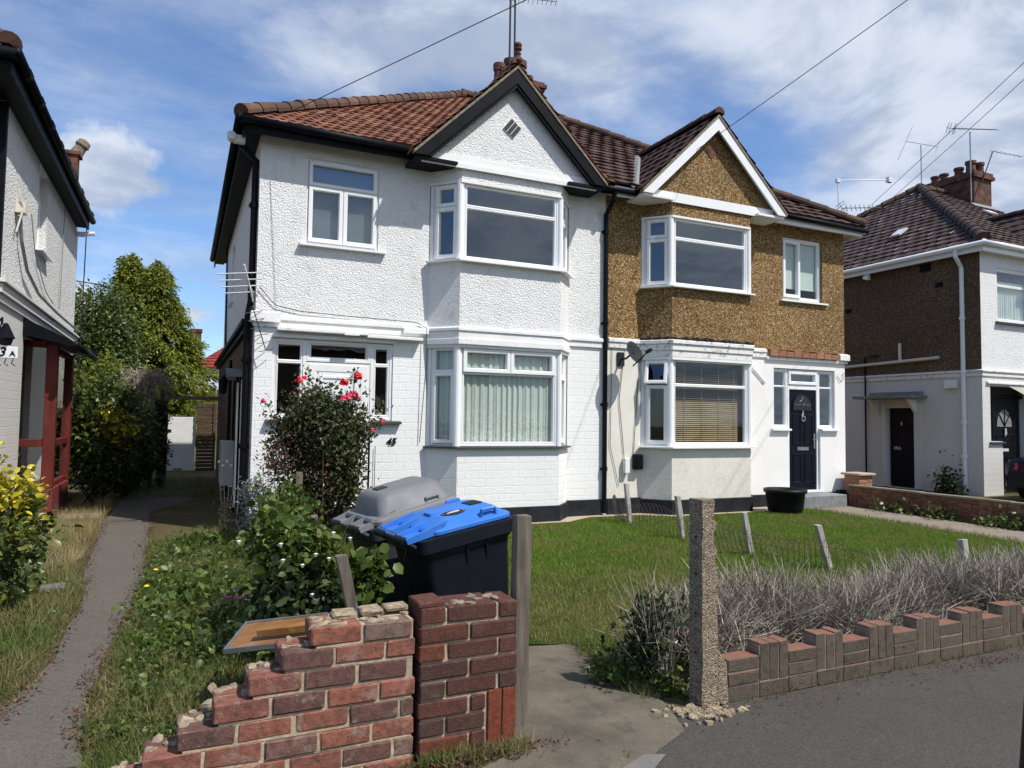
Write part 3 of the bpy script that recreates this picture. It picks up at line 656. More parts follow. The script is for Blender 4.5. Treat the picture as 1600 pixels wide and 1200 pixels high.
def roof_plane(mb, poly, gauge=0.2, tile_w=0.18, lift=0.03, wave=0.014, sub=4, sag=0.0, jit=0.004):
    P = [Vector(p) for p in poly]; o = P[0]; u = (P[1] - P[0]).normalized(); nrm = (P[1] - P[0]).cross(P[-1] - P[0]).normalized()
    if nrm.z < 0: nrm = -nrm
    v = nrm.cross(u)
    if (P[-1] - o).dot(v) < 0: v = -v
    Q = [((p - o).dot(u), (p - o).dot(v)) for p in P]
    vmax = max(q[1] for q in Q)
    def span(t):
        xs = []
        for i in range(len(Q)):
            (x0, y0), (x1, y1) = Q[i], Q[(i + 1) % len(Q)]
            if abs(y1 - y0) < 1e-9:
                if abs(y0 - t) < 1e-6: xs += [x0, x1]
            elif min(y0, y1) - 1e-9 <= t <= max(y0, y1) + 1e-9: xs.append(x0 + (x1 - x0) * (t - y0) / (y1 - y0))
        return (min(xs), max(xs)) if xs else None
    nc = max(1, int(round(vmax / gauge))); rr = random.Random(int(vmax * 977 + Q[1][0] * 31))
    for k in range(nc):
        v0, v1 = vmax * k / nc, vmax * (k + 1) / nc
        s0, s1 = span(min(max(v0, 1e-5), vmax - 1e-5)), span(min(v1, vmax - 1e-5))
        if not s0 or not s1: continue
        off = (k % 2) * tile_w * 0.5
        lo, hi = min(s0[0], s1[0]), max(s0[1], s1[1])
        j0, j1 = int(math.floor((lo - off) / tile_w)), int(math.ceil((hi - off) / tile_w))
        for j in range(j0, j1):
            L_ = lift + rr.uniform(-jit, jit) * 2; base = []; ok = True
            us = [off + (j + q / sub) * tile_w for q in range(sub + 1)]
            b = [min(max(x, s0[0]), s0[1]) for x in us]; t = [min(max(x, s1[0]), s1[1]) for x in us]
            if b[-1] - b[0] < 1e-4 and t[-1] - t[0] < 1e-4: continue
            vs = []
            for q in range(sub + 1):
                h = wave * 0.5 * (1 + math.cos(2 * math.pi * q / sub)) if wave else 0
                dz = rr.uniform(-jit, jit) * .3
                vs.append(o + u * b[q] + v * (v0 - 0.02) + nrm * 0.0); vs.append(o + u * b[q] + v * (v0 - 0.02) + nrm * (L_ + h + dz)); vs.append(o + u * t[q] + v * v1 + nrm * (0.004 + h * 0.8))
            fs = []
            for q in range(sub):
                a = q * 3; c = a + 3
                fs += [(a, c, c + 1, a + 1), (a + 1, c + 1, c + 2, a + 2)]
            mb.add(vs, fs)
def hip_tiles(mb, p0, p1, r=0.115, step=0.38, seed=1):
    p0, p1 = Vector(p0), Vector(p1); d = (p1 - p0); n = max(1, int(round(d.length / step))); t = d.normalized()
    side = t.cross(Vector((0, 0, 1))).normalized(); up = side.cross(t).normalized(); rr = random.Random(seed)
    for k in range(n):
        a, b = p0 + d * (k / n), p0 + d * ((k + 1) / n) + t * 0.03; vs = []; ra, rb = r * 1.08, r * 0.93; j = rr.uniform(-.008, .008)
        for (c, q) in ((a, ra), (b, rb)):
            for i in range(9):
                an = math.pi * (i / 8) ; an = -0.25 + an * 1.16
                vs.append(c + side * math.cos(an) * q + up * (math.sin(an) * q * 0.95 + j))
        mb.add(vs + [a, ], [(i, i + 1, i + 10, i + 9) for i in range(8)] + [(18, i + 1, i) for i in range(8)])
def gutter(parent, pts, mat, r=0.055, name='gutter'):
    mb = MB(); mb.tube(pts, r, 8); o = mb.build(name, mat, parent, smooth=True); return o
def downpipe(parent, pts, mat, r=0.036, clips=(), wall_n=(0, 1, 0), name='downpipe'):
    mb = MB(); mb.tube(pts, r, 10)
    for z in clips:
        for p, q in zip(pts, pts[1:]):
            if abs(p[0] - q[0]) < .02 and min(p[2], q[2]) < z < max(p[2], q[2]):
                mb.lathe([(r * 1.3, -0.035), (r * 1.3, 0.035)], (q[0], q[1], z), 10); mb.box((q[0] - .07, q[1] - .012 + wall_n[1] * .03, z - .015), (q[0] + .07, q[1] + .012 + wall_n[1] * .03, z + .015))
    return mb.build(name, mat, parent)

def gable(parent, c, zf, za, hw, yv, wall_y, wallmat, bargemat, tilemat, trimmat, ym, hipmat, gauge, tw, wave, valley_y=10.32):
    """gabled roof over a bay: ridge runs back along +y from verge yv and meets the main roof at ym"""
    mb = MB(); tz = 0.05
    for s in (-1, 1):
        foot = (c + s * hw, yv, zf); footb = (c + s * hw, valley_y, zf); top = (c, yv, za); topb = (c, ym, za)
        poly = [foot, footb, topb, top] if s > 0 else [footb, foot, top, topb]
        roof_plane(mb, poly, gauge, tw, 0.028, wave)
    rf = mb.build('roof', tilemat, parent)
    rt = MB(); hip_tiles(rt, (c, yv - 0.02, za + 0.02), (c, ym, za + 0.02), 0.10); rt.build('ridge_tile', hipmat, rf)
    # verge mortar and barge boards
    vm = MB(); bb = MB(); sl = (za - zf) / hw; wv = 0.165 * math.sqrt(1 + sl * sl)
    for s in (-1, 1):
        t0, t1 = -0.015, -0.065
        vm.prism([(c + s * hw, yv, zf + t0), (c, yv, za + t0), (c, yv, za + t1), (c + s * hw, yv, zf + t1)], (0, 0.10, 0))
        f = t1 - 0.004
        bb.prism([(c + s * hw, yv + .012, zf + f), (c, yv + .012, za + f), (c, yv + .012, za + f - wv), (c + s * (hw - (wv - .02) / sl), yv + .012, zf + f)], (0, 0.035, 0))
        if bargemat is M['black_paint']:
            bb.prism([(c + s * (hw - (wv - .02) / sl), yv + .03, zf + f), (c, yv + .03, za + f - wv), (c, yv + .03, za + f - wv - .06), (c + s * (hw - (wv + .045) / sl), yv + .03, zf + f)], (0, 0.06, 0))
    vm.build('verge_mortar', M['mortar'], rf); bb.build('bargeboard', bargemat, parent)
    so_ = MB()
    for s in (-1, 1):
        so_.prism([(c + s * (hw - .03), yv + .05, zf - 0.07), (c, yv + .05, za - 0.07), (c, yv + .05, za - 0.10), (c + s * (hw - .06), yv + .05, zf - 0.07)], (0, wall_y - yv + .2, 0))
    so_.box((c - hw + 0.03, yv + 0.05, zf - 0.115), (c - .96, D - .012, zf - 0.075)); so_.box((c + .96, yv + 0.05, zf - 0.115), (c + hw - .03, D - .012, zf - 0.075))
    so_.build('soffit', bargemat if bargemat is M['black_paint'] else M['white_band'], parent)
    gw = MB(); hwg = hw - 0.12
    gw.prism([(c - hwg, wall_y, zf - 0.07), (c + hwg, wall_y, zf - .07), (c, wall_y, za - 0.17)], (0, 0.1, 0))
    g = gw.build('wall', wallmat, parent)
    tr = MB(); tr.box((c - hwg + .10, wall_y - 0.026, zf - 0.115), (c + hwg - .10, wall_y - 0.002, zf + 0.055))
    if bargemat is M['black_paint']:
        tr.box((c - hwg + .03, wall_y - 0.05, zf - 0.135), (c + hwg - .03, wall_y - 0.028, zf - 0.065))
    tr.build('trim_board', trimmat, parent)
    return rf
def yagi(mb, p, d, n, length, el, r=0.006, el_dir=(0, 0, 1), refl=True):
    """aerial: boom from p along d with n elements across it"""
    p, d, e = Vector(p), Vector(d).normalized(), Vector(el_dir).normalized()
    mb.tube([p, p + d * length], r * 1.5, 5)
    for k in range(n):
        q = p + d * (length * (0.12 + 0.88 * k / (n - 1))); h = el * (1 - 0.25 * k / n) / 2
        mb.tube([q - e * h, q + e * h], r, 5)
    if refl:
        w = d.cross(e)
        for s in (-1, 1):
            for t in (0.06, 0.13): mb.tube([p + d * .02 + e * s * t * 1.2 - w * .17 - d * t * .5, p + d * .02 + e * s * t * 1.2 + w * .17 - d * t * .5], r, 5)
            mb.tube([p, p + e * s * .18 - d * .08], r, 5)
def text_obj(body, parent, loc, size, mat, name, rot=(R(90), 0, 0), extrude=0.004, shear=0.0, align='CENTER', offset=0.0, sx=1.0):
    cu = bpy.data.curves.new(name, 'FONT'); cu.body = body; cu.size = size; cu.extrude = extrude; cu.shear = shear; cu.align_x = align; cu.offset = offset
    cu.materials.append(mat); o = bpy.data.objects.new(name, cu); C.objects.link(o); o.location = loc; o.rotation_euler = rot; o.scale = (sx, 1, 1)
    if parent is not None: attach(o, parent)
    return o

# ------------------------------------------------------------------ the pair of houses
D = 10.5
XL, XM, XR = 0.89, 6.61, 12.44
EZ = 5.70; EY = 10.20; RUN = 5.1; PITCH = 0.676; RZ = EZ + RUN * PITCH; RY = EY + RUN
GC, GC7 = 4.62, 8.64
def bay_pts(xl, xr): return [(xl, D), (xl + .37, 10.09), (xr - .37, 10.09), (xr, D)]
BAY5, BAY7 = bay_pts(3.40, 5.88), bay_pts(7.36, 9.88)
def bay_walls(mb, pts, z0, z1, d=0.0):
    for a, b in zip(pts, pts[1:]): wall(mb, Fr(a, b), z0, z1, (), 0.1, 0, None, d)
def bay_slab(mb, pts, z):
    P = offset_poly(pts, -0.07); mb.quad(*[(p.x, p.y, z) for p in P]); mb.quad(*[(p.x, p.y, z + .02) for p in reversed(P)])
def bay_sill(parent, pts, z, mat, proud=0.09, h=0.035):
    mb = MB(); ext = [(pts[0][0] - .07, pts[0][1])] if False else []
    band(mb, pts, z - h, z + 0.002, -0.06, proud, 0.012); return mb.build('sill', mat, parent)
def corner_post(mb, p, z0, z1, r=0.055):
    mb.lathe([(r, z0), (r, z1)], (p[0], p[1] + .055, 0), 12)

H5 = place('semi_detached_house', 'white semi-detached house with roughcast upper floor, red clay roof and black gable, number 45', 'house', (3.7, 14.5, 0))
# --- walls
mb = MB(); fr = Fr((XL, D), (XM, D))
openw = [(1.535 - XL, 2.60 - XL, 4.12, 5.375), (3.40 - XL, 5.88 - XL, 3.0, 5.56)]
wall(mb, fr, 2.98, 5.66, openw); bay_walls(mb, BAY5, 2.98, 4.03); bay_walls(mb, BAY5, 5.27, 5.5)
mb.build('wall', M['white_rough'], H5)
mb = MB(); openl = [(1.13 - XL, 2.87 - XL, 0.30, 2.73), (3.40 - XL, 5.88 - XL, 0.0, 3.0)]
wall(mb, fr, 0, 2.98, openl); bay_walls(mb, BAY5, 0, 1.19); bay_walls(mb, BAY5, 2.74, 2.98)
fs = Fr((1.62, D), (2.51, D))
# the sidelights stand on brickwork, only the door goes to the ground
for (a, b) in ((1.13, 1.58), (2.55, 2.87)): wall(mb, Fr((a, D), (b, D)), 0.30, 1.56)
sd_ = Fr((XL, 19.0), (XL, D)); wall(mb, sd_, 0, 2.98, (), .1, 8.5 - 0.30)
mb.build('wall', M['white_brick'], H5)
mb = MB(); wall(mb, sd_, 2.98, 5.66, [(2.6, 3.35, 4.0, 5.2)]); mb.build('wall', M['white_rough'], H5)
mb = MB(); s2 = Fr((XL - .03, 20.3), (XL - .03, 10.80)); wall(mb, s2, 0, 2.92, [(7.5, 8.4, 0.1, 2.12)])
mb.quad((XL - .03, 20.3, 0), (XL - .03, 20.3, 2.92), (6.6, 20.3, 2.92), (6.6, 20.3, 0)); mb.quad((XL - .03, 10.8, 0), (XL, 10.8, 0), (XL, 10.8, 2.92), (XL - .03, 10.8, 2.92))
mb.build('wall', M['brown_brick'], H5)
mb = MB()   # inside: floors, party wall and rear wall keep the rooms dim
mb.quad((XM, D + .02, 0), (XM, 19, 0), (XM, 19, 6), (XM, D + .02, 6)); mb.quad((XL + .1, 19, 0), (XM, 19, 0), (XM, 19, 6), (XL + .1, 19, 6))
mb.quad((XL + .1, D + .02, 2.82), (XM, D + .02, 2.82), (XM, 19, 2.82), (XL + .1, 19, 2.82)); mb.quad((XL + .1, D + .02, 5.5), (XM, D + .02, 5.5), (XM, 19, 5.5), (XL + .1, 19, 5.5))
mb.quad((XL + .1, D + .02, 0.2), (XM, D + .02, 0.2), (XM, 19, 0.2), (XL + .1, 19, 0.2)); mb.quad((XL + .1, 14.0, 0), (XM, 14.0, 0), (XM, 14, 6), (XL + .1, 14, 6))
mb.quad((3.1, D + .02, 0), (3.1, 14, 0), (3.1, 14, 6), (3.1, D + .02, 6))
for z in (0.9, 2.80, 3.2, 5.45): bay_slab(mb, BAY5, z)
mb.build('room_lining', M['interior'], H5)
# --- mouldings
mb = MB(); L1 = [(XL - .03, D), (3.40, D)]; L2 = [(5.88, D), (XM - .06, D)]
for seg in (L1, L2): band(mb, seg, 2.97, 3.05, 0.0, 0.06, 0.02); band(mb, seg, 2.87, 2.968, 0.0, 0.035)
band(mb, BAY5, 2.95, 3.02, 0.0, 0.05, 0.02); band(mb, BAY5, 2.84, 2.948, 0.0, 0.03); band(mb, BAY5, 2.745, 2.838, 0.0, 0.05)
band(mb, [(XL + .02, 10.95), (XL + .02, D), (XL + .33, D)], 2.93, 3.09, 0.035, 0.085, .02)
band(mb, [(3.0, D), (3.40, D)], 2.90, 3.0, 0.04, 0.085, .02)
mb.build('string_course', M['white_band'], H5, bevel=0.008)
mb = MB(); F0 = Fr((XL, D), (XM, D))
F0.box(mb, 0.28, 1.55, 2.82, 2.866, 0.0, 0.17); F0.box(mb, 1.20, 1.42, 2.80, 2.845, 0.172, 0.20); F0.box(mb, 1.552, 2.40, 2.79, 2.835, 0.0, 0.15)
F0.box(mb, 0.24, 2.0, 2.735, 2.785, 0.0, 0.05)
mb.build('door_hood', M['white_band'], H5, bevel=0.006)
mb = MB(); band(mb, [(XL, D), (1.55, D)], 0.0, 0.27, 0.0, 0.03, .01); band(mb, [(2.58, D), (3.40, D)], 0, .27, 0, .03, .01); band(mb, BAY5, 0.0, 0.265, 0.0, 0.03, 0.01); band(mb, L2, 0, 0.285, 0, .03, .01)
mb.build('plinth', M['plinth'], H5)
# --- windows
T = 0.70
def cells_bay_upper_front(): return [(0, 1, 0, T, 0, .035), (0, 1, T, 1, 0, .035)]
two = [(0, 1, 0, T, 1), (0, 1, T, 1, 1)]
window(H5, fr, 1.535 - XL, 2.60 - XL, 4.12, 5.375, [(0, .5, 0, .69, 1), (.5, 1, 0, .69, 1), (0, 1, .69, 1, 1, .055)], 0.02, 0.03, sill=(1.45 - XL, 2.71 - XL, 0.045, 0.085), curtain=flat_blind(M['greyblind']), vents=[(0.97, 1.28, 5.335)])
def bay_windows(H, pts, z0, z1, front, left, right, sillm, proud=.09, curtain=None, cur_l=None, post=M['upvc'], pane=None):
    ws = []
    for k, cl in enumerate((left, front, right)):
        f = Fr(pts[k], pts[k + 1]); m = 0.045; cu = (cur_l, curtain, cur_l)[k]
        e0 = 0.06 if k == 0 else m; e1 = 0.06 if k == 2 else m
        w = window(H, f, e0, f.L - e1, z0, z1, cl, 0.03, 0.035, curtain=cu, pane=pane); ws.append(w)
    bay_sill(ws[1], pts, z0, sillm, proud)
    mb = MB()
    for p in pts[1:3]: corner_post(mb, p, z0, z1, 0.056)
    f = Fr(pts[0], pts[1]); f.box(mb, -.0, .058, z0, z1, -.1, -.02); f = Fr(pts[2], pts[3]); f.box(mb, f.L - .058, f.L, z0, z1, -.1, -.02)
    mb.build('corner_post', post, H); return ws
bay_windows(H5, BAY5, 4.045, 5.262, cells_bay_upper_front(), two, two, M['upvc'], 0.10)
bay_windows(H5, BAY5, 1.205, 2.735, [(0, 1, 0, .745, 0, .03), (0, .5, .745, 1, 1, .065), (.5, 1, .745, 1, 1, .065)], [(0, 1, 0, .745, 1, .06), (0, 1, .745, 1, 0, .04)], [(0, 1, 0, .745, 1, .06), (0, 1, .745, 1, 0, .04)], M['sill_dark'], 0.07,
            drape(M['lace'], seed=3), drape(M['lace'], seed=9), pane=M['glass_low'])
mb = MB(); band(mb, BAY5, 2.700, 2.744, -0.03, 0.02); band(mb, BAY5, 5.235, 5.275, -0.03, 0.012); mb.build('window_head', M['white_band'], H5)
w = window(H5, sd_, 2.6, 3.35, 4.0, 5.2, [(0, 1, 0, .65, 1), (0, 1, .65, 1, 0)], 0.05, 0.05, sill=(2.5, 3.45, .05, .07))
# --- front door unit of number 45 (timber, white)
a0 = 1.13 - XL; a1 = 2.87 - XL
window(H5, fr, a0, 1.60 - XL, 1.575, 2.725, [(0, 1, 0, .74, 0, .03), (0, 1, .74, 1, 0, .03)], 0.02, 0.055, frame=M['white_wood'], sill=(1.06 - XL, 1.62 - XL, 0.05, 0.09), sill_mat=M['sill_dark'])
window(H5, fr, 2.53 - XL, a1, 1.575, 2.725, [(0, 1, 0, .74, 0, .03), (0, 1, .74, 1, 0, .03)], 0.02, 0.055, frame=M['white_wood'], sill=(2.52 - XL, 3.0 - XL, 0.05, 0.09), sill_mat=M['sill_dark'])
window(H5, fr, 1.60 - XL, 2.53 - XL, 2.415, 2.725, [(0, 1, 0, 1, 0, .02)], 0.02, 0.05, frame=M['white_wood'])
mb = MB(); fr.box(mb, 1.602 - XL, 2.528 - XL, 0.30, 2.41, -0.07, -0.03)
ring(mb, fr, (1.64 - XL, 0.34, 2.49 - XL, 2.38), 0.11, -0.022, -0.05); ring(mb, fr, (1.80 - XL, 0.5, 2.33 - XL, 1.1), 0.05, -0.016, -0.05); ring(mb, fr, (1.80 - XL, 1.25, 2.33 - XL, 2.22), 0.05, -0.016, -0.05)
dr = mb.build('door', M['white_wood'], H5)
mb = MB(); fr.box(mb, 1.95 - XL, 2.18 - XL, 1.14, 1.19, -0.03, -0.015); mb.build('letter_box', M['chrome'], dr)
mb = MB(); mb.box((1.58, D - .35, 0.0), (2.55, D - .005, 0.28)); mb.build('doorstep', M['plinth'], H5, bevel=.01)

# --- roof
mb = MB(); X0 = XL - .27
roof_plane(mb, [(X0, EY, EZ), (XM, EY, EZ), (XM, RY, RZ), (X0 + RUN, RY, RZ)], 0.165, 0.15, 0.020, 0.016)
roof_plane(mb, [(X0, EY + 2 * RUN, EZ), (X0, EY, EZ), (X0 + RUN, RY, RZ)], 0.165, 0.15, 0.020, 0.016)
mb.quad((X0, EY + 2 * RUN, EZ), (X0 + RUN, RY, RZ), (XM, RY, RZ), (XM, EY + 2 * RUN, EZ))
rf = mb.build('roof', M['tile45'], H5)
mb = MB(); hip_tiles(mb, (X0 - .02, EY - .02, EZ + .03), (X0 + RUN, RY, RZ + .03), 0.115, 0.34, 2); hip_tiles(mb, (X0 + RUN - .05, RY, RZ + .04), (XM, RY, RZ + .02), .13, .36, 3)
mb.build('hip_tile', M['hip45'], rf)
gable(H5, GC, 5.57, 7.20, 1.66, 9.92, 10.08, M['white_rough'], M['black_paint'], M['tile45'], M['white_wood'], EY + (7.2 - EZ) / PITCH, M['hip45'], 0.165, 0.15, 0.015)
mb = MB(); mb.box((X0 + .05, EY + .02, 5.50), (GC - 1.62, EY + .05, 5.70)); mb.box((X0 + .02, EY + .05, 5.50), (X0 + .05, EY + 9.9, 5.70)); mb.box((GC + 1.63, EY + .02, 5.5), (XM - .02, EY + .05, 5.7))
mb.build('fascia', M['black_paint'], H5)
mb = MB(); mb.box((X0 + .055, EY + .055, 5.60), (XM - .02, D - .01, 5.63)); mb.box((X0 + .055, D - .01, 5.60), (XL - .005, EY + 9.9, 5.63)); mb.build('soffit', M['black_paint'], H5)
gutter(H5, [(X0 - .03, EY - .03, 5.66), (GC - 1.55, EY - .03, 5.62)], M['black_paint'], 0.058); gutter(H5, [(X0 - .04, EY - .07, 5.66), (X0 - .04, EY + 9.5, 5.62)], M['black_paint'], 0.058)
gutter(H5, [(GC + 1.55, EY - .03, 5.58), (GC7 - 1.6, EY - .03, 5.56)], M['black_paint'], 0.05)
downpipe(H5, [(XM - .02, EY - .03, 5.56), (XM - .02, EY + .0, 5.42), (XM - .02, D - .05, 5.2), (XM - .02, D - .05, 0.05)], M['black_paint'], 0.04, (4.9, 3.3, 1.9, .8))
downpipe(H5, [(X0 - .02, 10.62, 5.62), (X0 + .02, 10.62, 5.45), (XL - .05, 10.62, 5.25), (XL - .055, 10.62, 3.25), (XL - .09, 10.62, 3.0), (XL - .09, 10.62, 0.05)], M['black_paint'], 0.048, (4.6, 3.6, 2.4, 1.2))
mb = MB(); mb.tube([(XL - .03, 18.2, 5.6), (XL - .03, 17.4, 3.0)], .02, 5); mb.tube([(XL - .05, 12.9, 0), (XL - .05, 12.9, 2.4)], .02, 5); mb.tube([(XL - .05, 13.6, 1.0), (XL - .05, 13.6, 2.3)], .018, 5); mb.tube([(XL - .06, 14.8, 0), (XL - .06, 14.8, 2.7)], .03, 6)
mb.build('service_pipe', M['black_paint'], H5)
mb = MB(); mb.box((X0 - .09, 10.47, 5.43), (X0 + .06, 10.57, 5.53)); mb.lathe([(.05, -.08), (.06, .05)], (X0 - .12, 10.5, 5.50), 10, Matrix.Rotation(R(80), 3, 'X')); mb.build('floodlight', M['white_band'], H5)
mb = MB(); mb.box((XL - .16, 10.7, 2.92), (XL - .035, 20.3, 2.99)); mb.box((XL - .10, 10.7, 2.85), (XL - .035, 20.3, 2.915)); mb.build('side_flashing', M['black_paint'], H5)
# side door, canopy, meter box and lamp
f = s2; mb = MB(); f.box(mb, 7.5, 8.4, 0.1, 2.12, -0.09, -0.05); d2 = mb.build('door', M['white_wood'], H5)
mb = MB(); f.box(mb, 7.44, 7.5, 0.1, 2.18, -.05, .03); f.box(mb, 8.4, 8.46, .1, 2.18, -.05, .03); mb.build('door_frame', M['white_wood'], d2)
mb = MB()
for k in range(8):
    a = math.pi * k / 8; b = math.pi * (k + 1) / 8
    P = [s2.P(7.95 - .62 * math.cos(x), 2.22 + .16 * math.sin(x), d) for x in (a, b) for d in (0, .26)]
    mb.add([*P], [(0, 1, 3, 2)])
mb.build('canopy', M['lead'], H5)  # white canopy given a grey material, its shade put into the colour
mb = MB(); s2.box(mb, 6.4, 7.15, 0.42, 1.18, 0, .22); mb.build('meter_box', M['meter'], H5, bevel=.02)
mb = MB(); mb.tube([(XL - .03, 12.3, 2.25), (XL - .25, 12.3, 2.32), (XL - .3, 12.3, 2.22)], .014, 6); mb.lathe([(.02, .1), (.075, 0.02), (.055, -.17), (.02, -.2)], (XL - .3, 12.3, 2.16), 8); mb.box((XL - .06, 12.24, 2.05), (XL - .03, 12.36, 2.35)); mb.build('wall_lamp', M['black_paint'], H5)
# vent, finial, chimney
mb = MB(); Q = Matrix.Translation((GC - .02, 10.076, 6.22)) @ Matrix.Rotation(R(38), 4, 'Y')
mb.obox(Q, (-.115, -.012, -.115), (.115, .0, .115)); v = mb.build('gable_vent', M['white_band'], H5)
mb = MB()
for k in range(3): mb.obox(Q, (-.108 + k * .075, -.022, -.108), (-.108 + k * .075 + .062, -.0125, .108))
mb.build('vent_slat', M['dark_metal'], v)
mb = MB(); mb.lathe([(r_ * .82, z_ * .56) for r_, z_ in ((.09, 0), (.07, .10), (.05, .22), (.066, .235), (.066, .26), (.045, .275), (.045, .34), (.08, .365), (.08, .39), (.045, .41), (.075, .45), (.082, .50), (.06, .555), (.015, .57))], (GC, 9.95, 7.24), 14)
mb.build('finial', M['terracotta'], H5, smooth=True)
mb = MB(); cx, cy = 6.66, 14.5; mb.box((cx - .50, cy - .42, 7.9), (cx + .50, cy + .42, 9.02)); mb.box((cx - .54, cy - .46, 9.02), (cx + .54, cy + .46, 9.10)); mb.box((cx - .58, cy - .50, 9.10), (cx + .58, cy + .50, 9.18)); mb.box((cx - .54, cy - .46, 9.18), (cx + .54, cy + .46, 9.24))
ch = mb.build('chimney', M['chimney'], H5)
for px_, py_, hh, rr_ in ((-.50, -.22, .24, .11), (-.34, .1, .52, .14), (-.06, .12, .70, .15), (.20, .1, .70, .14), (.40, .12, .40, .12)):
    mb = MB(); mb.lathe([(rr_ * .95, 0), (rr_ * .82, hh * .75), (rr_ * 1.02, hh * .8), (rr_ * 1.02, hh), (rr_ * .7, hh), (rr_ * .7, hh - .1)], (cx + px_, cy + py_, 9.2), 12); mb.build('chimney_pot', M['terracotta'], ch, smooth=False)
A5 = place('television_aerial', 'twin dark masts with a television aerial on the central chimney stack', 'aerial', (6.36, 14.03, 9.0))
mb = MB(); mb.tube([(6.30, 14.0, 9.0), (6.31, 14.0, 12.4)], .022, 6); mb.build('mast', M['dark_metal'], A5)
mb = MB(); mb.tube([(6.42, 14.0, 9.0), (6.42, 14.0, 11.02)], .022, 6); mb.build('mast', M['dark_metal'], A5)
mb = MB(); yagi(mb, (6.40, 14.0, 11.0), (.95, .1, .22), 9, 1.15, .26, .006, (.2, .9, -.4)); mb.build('antenna', M['dark_metal'], A5)

# ------------------------------------------------------------------ number 47
H7 = place('semi_detached_house', 'brown pebbledashed semi-detached house with cream lower walls, white gable boards and navy front door', 'house', (9.5, 14.5, 0))
fr7 = Fr((XM, D), (XR, D))
mb = MB(); op = [(10.74 - XM, 11.82 - XM, 4.09, 5.35), (7.36 - XM, 9.88 - XM, 3.0, 5.56)]
wall(mb, fr7, 3.04, 5.66, op); bay_walls(mb, BAY7, 3.04, 4.0); bay_walls(mb, BAY7, 5.25, 5.5); wall(mb, Fr((XR, D), (XR, 19)), 0, 5.66, ())
mb.build('wall', M['pebble'], H7)
mb = MB(); op = [(7.36 - XM, 9.88 - XM, 0, 3.05), (10.88 - XM, 11.73 - XM, .27, 1.53), (10.49 - XM, 12.15 - XM, 1.53, 2.71)]
wall(mb, fr7, 0, 3.04, op, .13); bay_walls(mb, BAY7, 0, 1.17); bay_walls(mb, BAY7, 2.74, 3.04); mb.build('wall', M['render47'], H7)
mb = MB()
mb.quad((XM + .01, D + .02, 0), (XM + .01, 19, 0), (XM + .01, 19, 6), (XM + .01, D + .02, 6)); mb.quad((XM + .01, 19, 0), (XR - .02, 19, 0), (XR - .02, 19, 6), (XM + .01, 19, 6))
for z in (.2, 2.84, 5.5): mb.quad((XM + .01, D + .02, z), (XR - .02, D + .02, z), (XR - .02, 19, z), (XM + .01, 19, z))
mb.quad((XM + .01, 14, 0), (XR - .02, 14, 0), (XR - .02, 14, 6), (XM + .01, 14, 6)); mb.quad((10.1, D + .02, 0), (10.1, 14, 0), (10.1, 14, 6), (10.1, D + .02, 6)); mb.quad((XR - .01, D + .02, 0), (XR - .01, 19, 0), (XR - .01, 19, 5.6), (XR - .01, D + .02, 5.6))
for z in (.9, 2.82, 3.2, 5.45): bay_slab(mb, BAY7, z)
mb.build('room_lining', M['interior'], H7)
mb = MB(); S1 = [(XM + .06, D), (7.36, D)]; S2 = [(9.88, D), (10.28, D)]; S3 = [(10.28, D), (XR + .03, D)]
for s in (S1, S2): band(mb, s, 2.99, 3.07, 0, .05, .02); band(mb, s, 2.89, 2.988, 0, .03)
band(mb, BAY7, 2.98, 3.07, 0, .075, .025); band(mb, BAY7, 2.87, 2.978, 0, .05); band(mb, BAY7, 2.75, 2.868, 0, .03)
band(mb, S3, 2.86, 2.92, 0.0, .05); band(mb, [(XR - .22, D), (XR + .06, D)], 2.925, 3.08, 0, .09, .04)
mb.build('string_course', M['band47'], H7, bevel=.008)
mb = MB(); band(mb, S3, 3.06, 3.075, 0, .045); 
for k in range(9): mb.box((10.34 + k * .205, D - .085, 2.925), (10.34 + k * .205 + .196, D - .005, 3.055 - .012 * (k % 3)))
mb.build('exposed_brick', M['pink_brick'], H7, bevel=.006)
mb = MB()
for s in range(60):
    a = s / 60; 
for (p, q) in zip(BAY7, BAY7[1:]):
    f = Fr(p, q); n = int(f.L / .06)
    for k in range(n):
        rr_ = random.random() * .03; f.box(mb, f.L * k / n, f.L * (k + 1) / n, 3.055 - rr_ * .3, 3.085 + rr_, .0, .045 + rr_)
mb.build('lead_flashing', M['dark_metal'], H7)
mb = MB(); band(mb, [(XM + .06, D), (7.36, D)], 0, .29, 0, .03, .01); band(mb, BAY7, 0, .27, 0, .035, .01); band(mb, [(9.88, D), (10.86, D)], 0, .25, 0, .03, .01); band(mb, [(11.75, D), (XR + .03, D)], 0, .25, 0, .03, .01); mb.build('plinth', M['plinth'], H7)
two7 = [(0, 1, 0, .70, 1), (0, 1, .70, 1, 1)]
bay_windows(H7, BAY7, 4.01, 5.255, [(0, 1, 0, T, 0, .035), (0, 1, T, 1, 0, .035)], two7, two7, M['upvc'], .10)
ws = bay_windows(H7, BAY7, 1.195, 2.745, [(0, 1, 0, T, 0, .03), (0, 1, T, 1, 0, .03)], [(0, 1, 0, T, 1, .065)], [(0, 1, 0, T, 1, .065)], M['upvc'], .10, slat_blind, pane=M['glass_mid'])
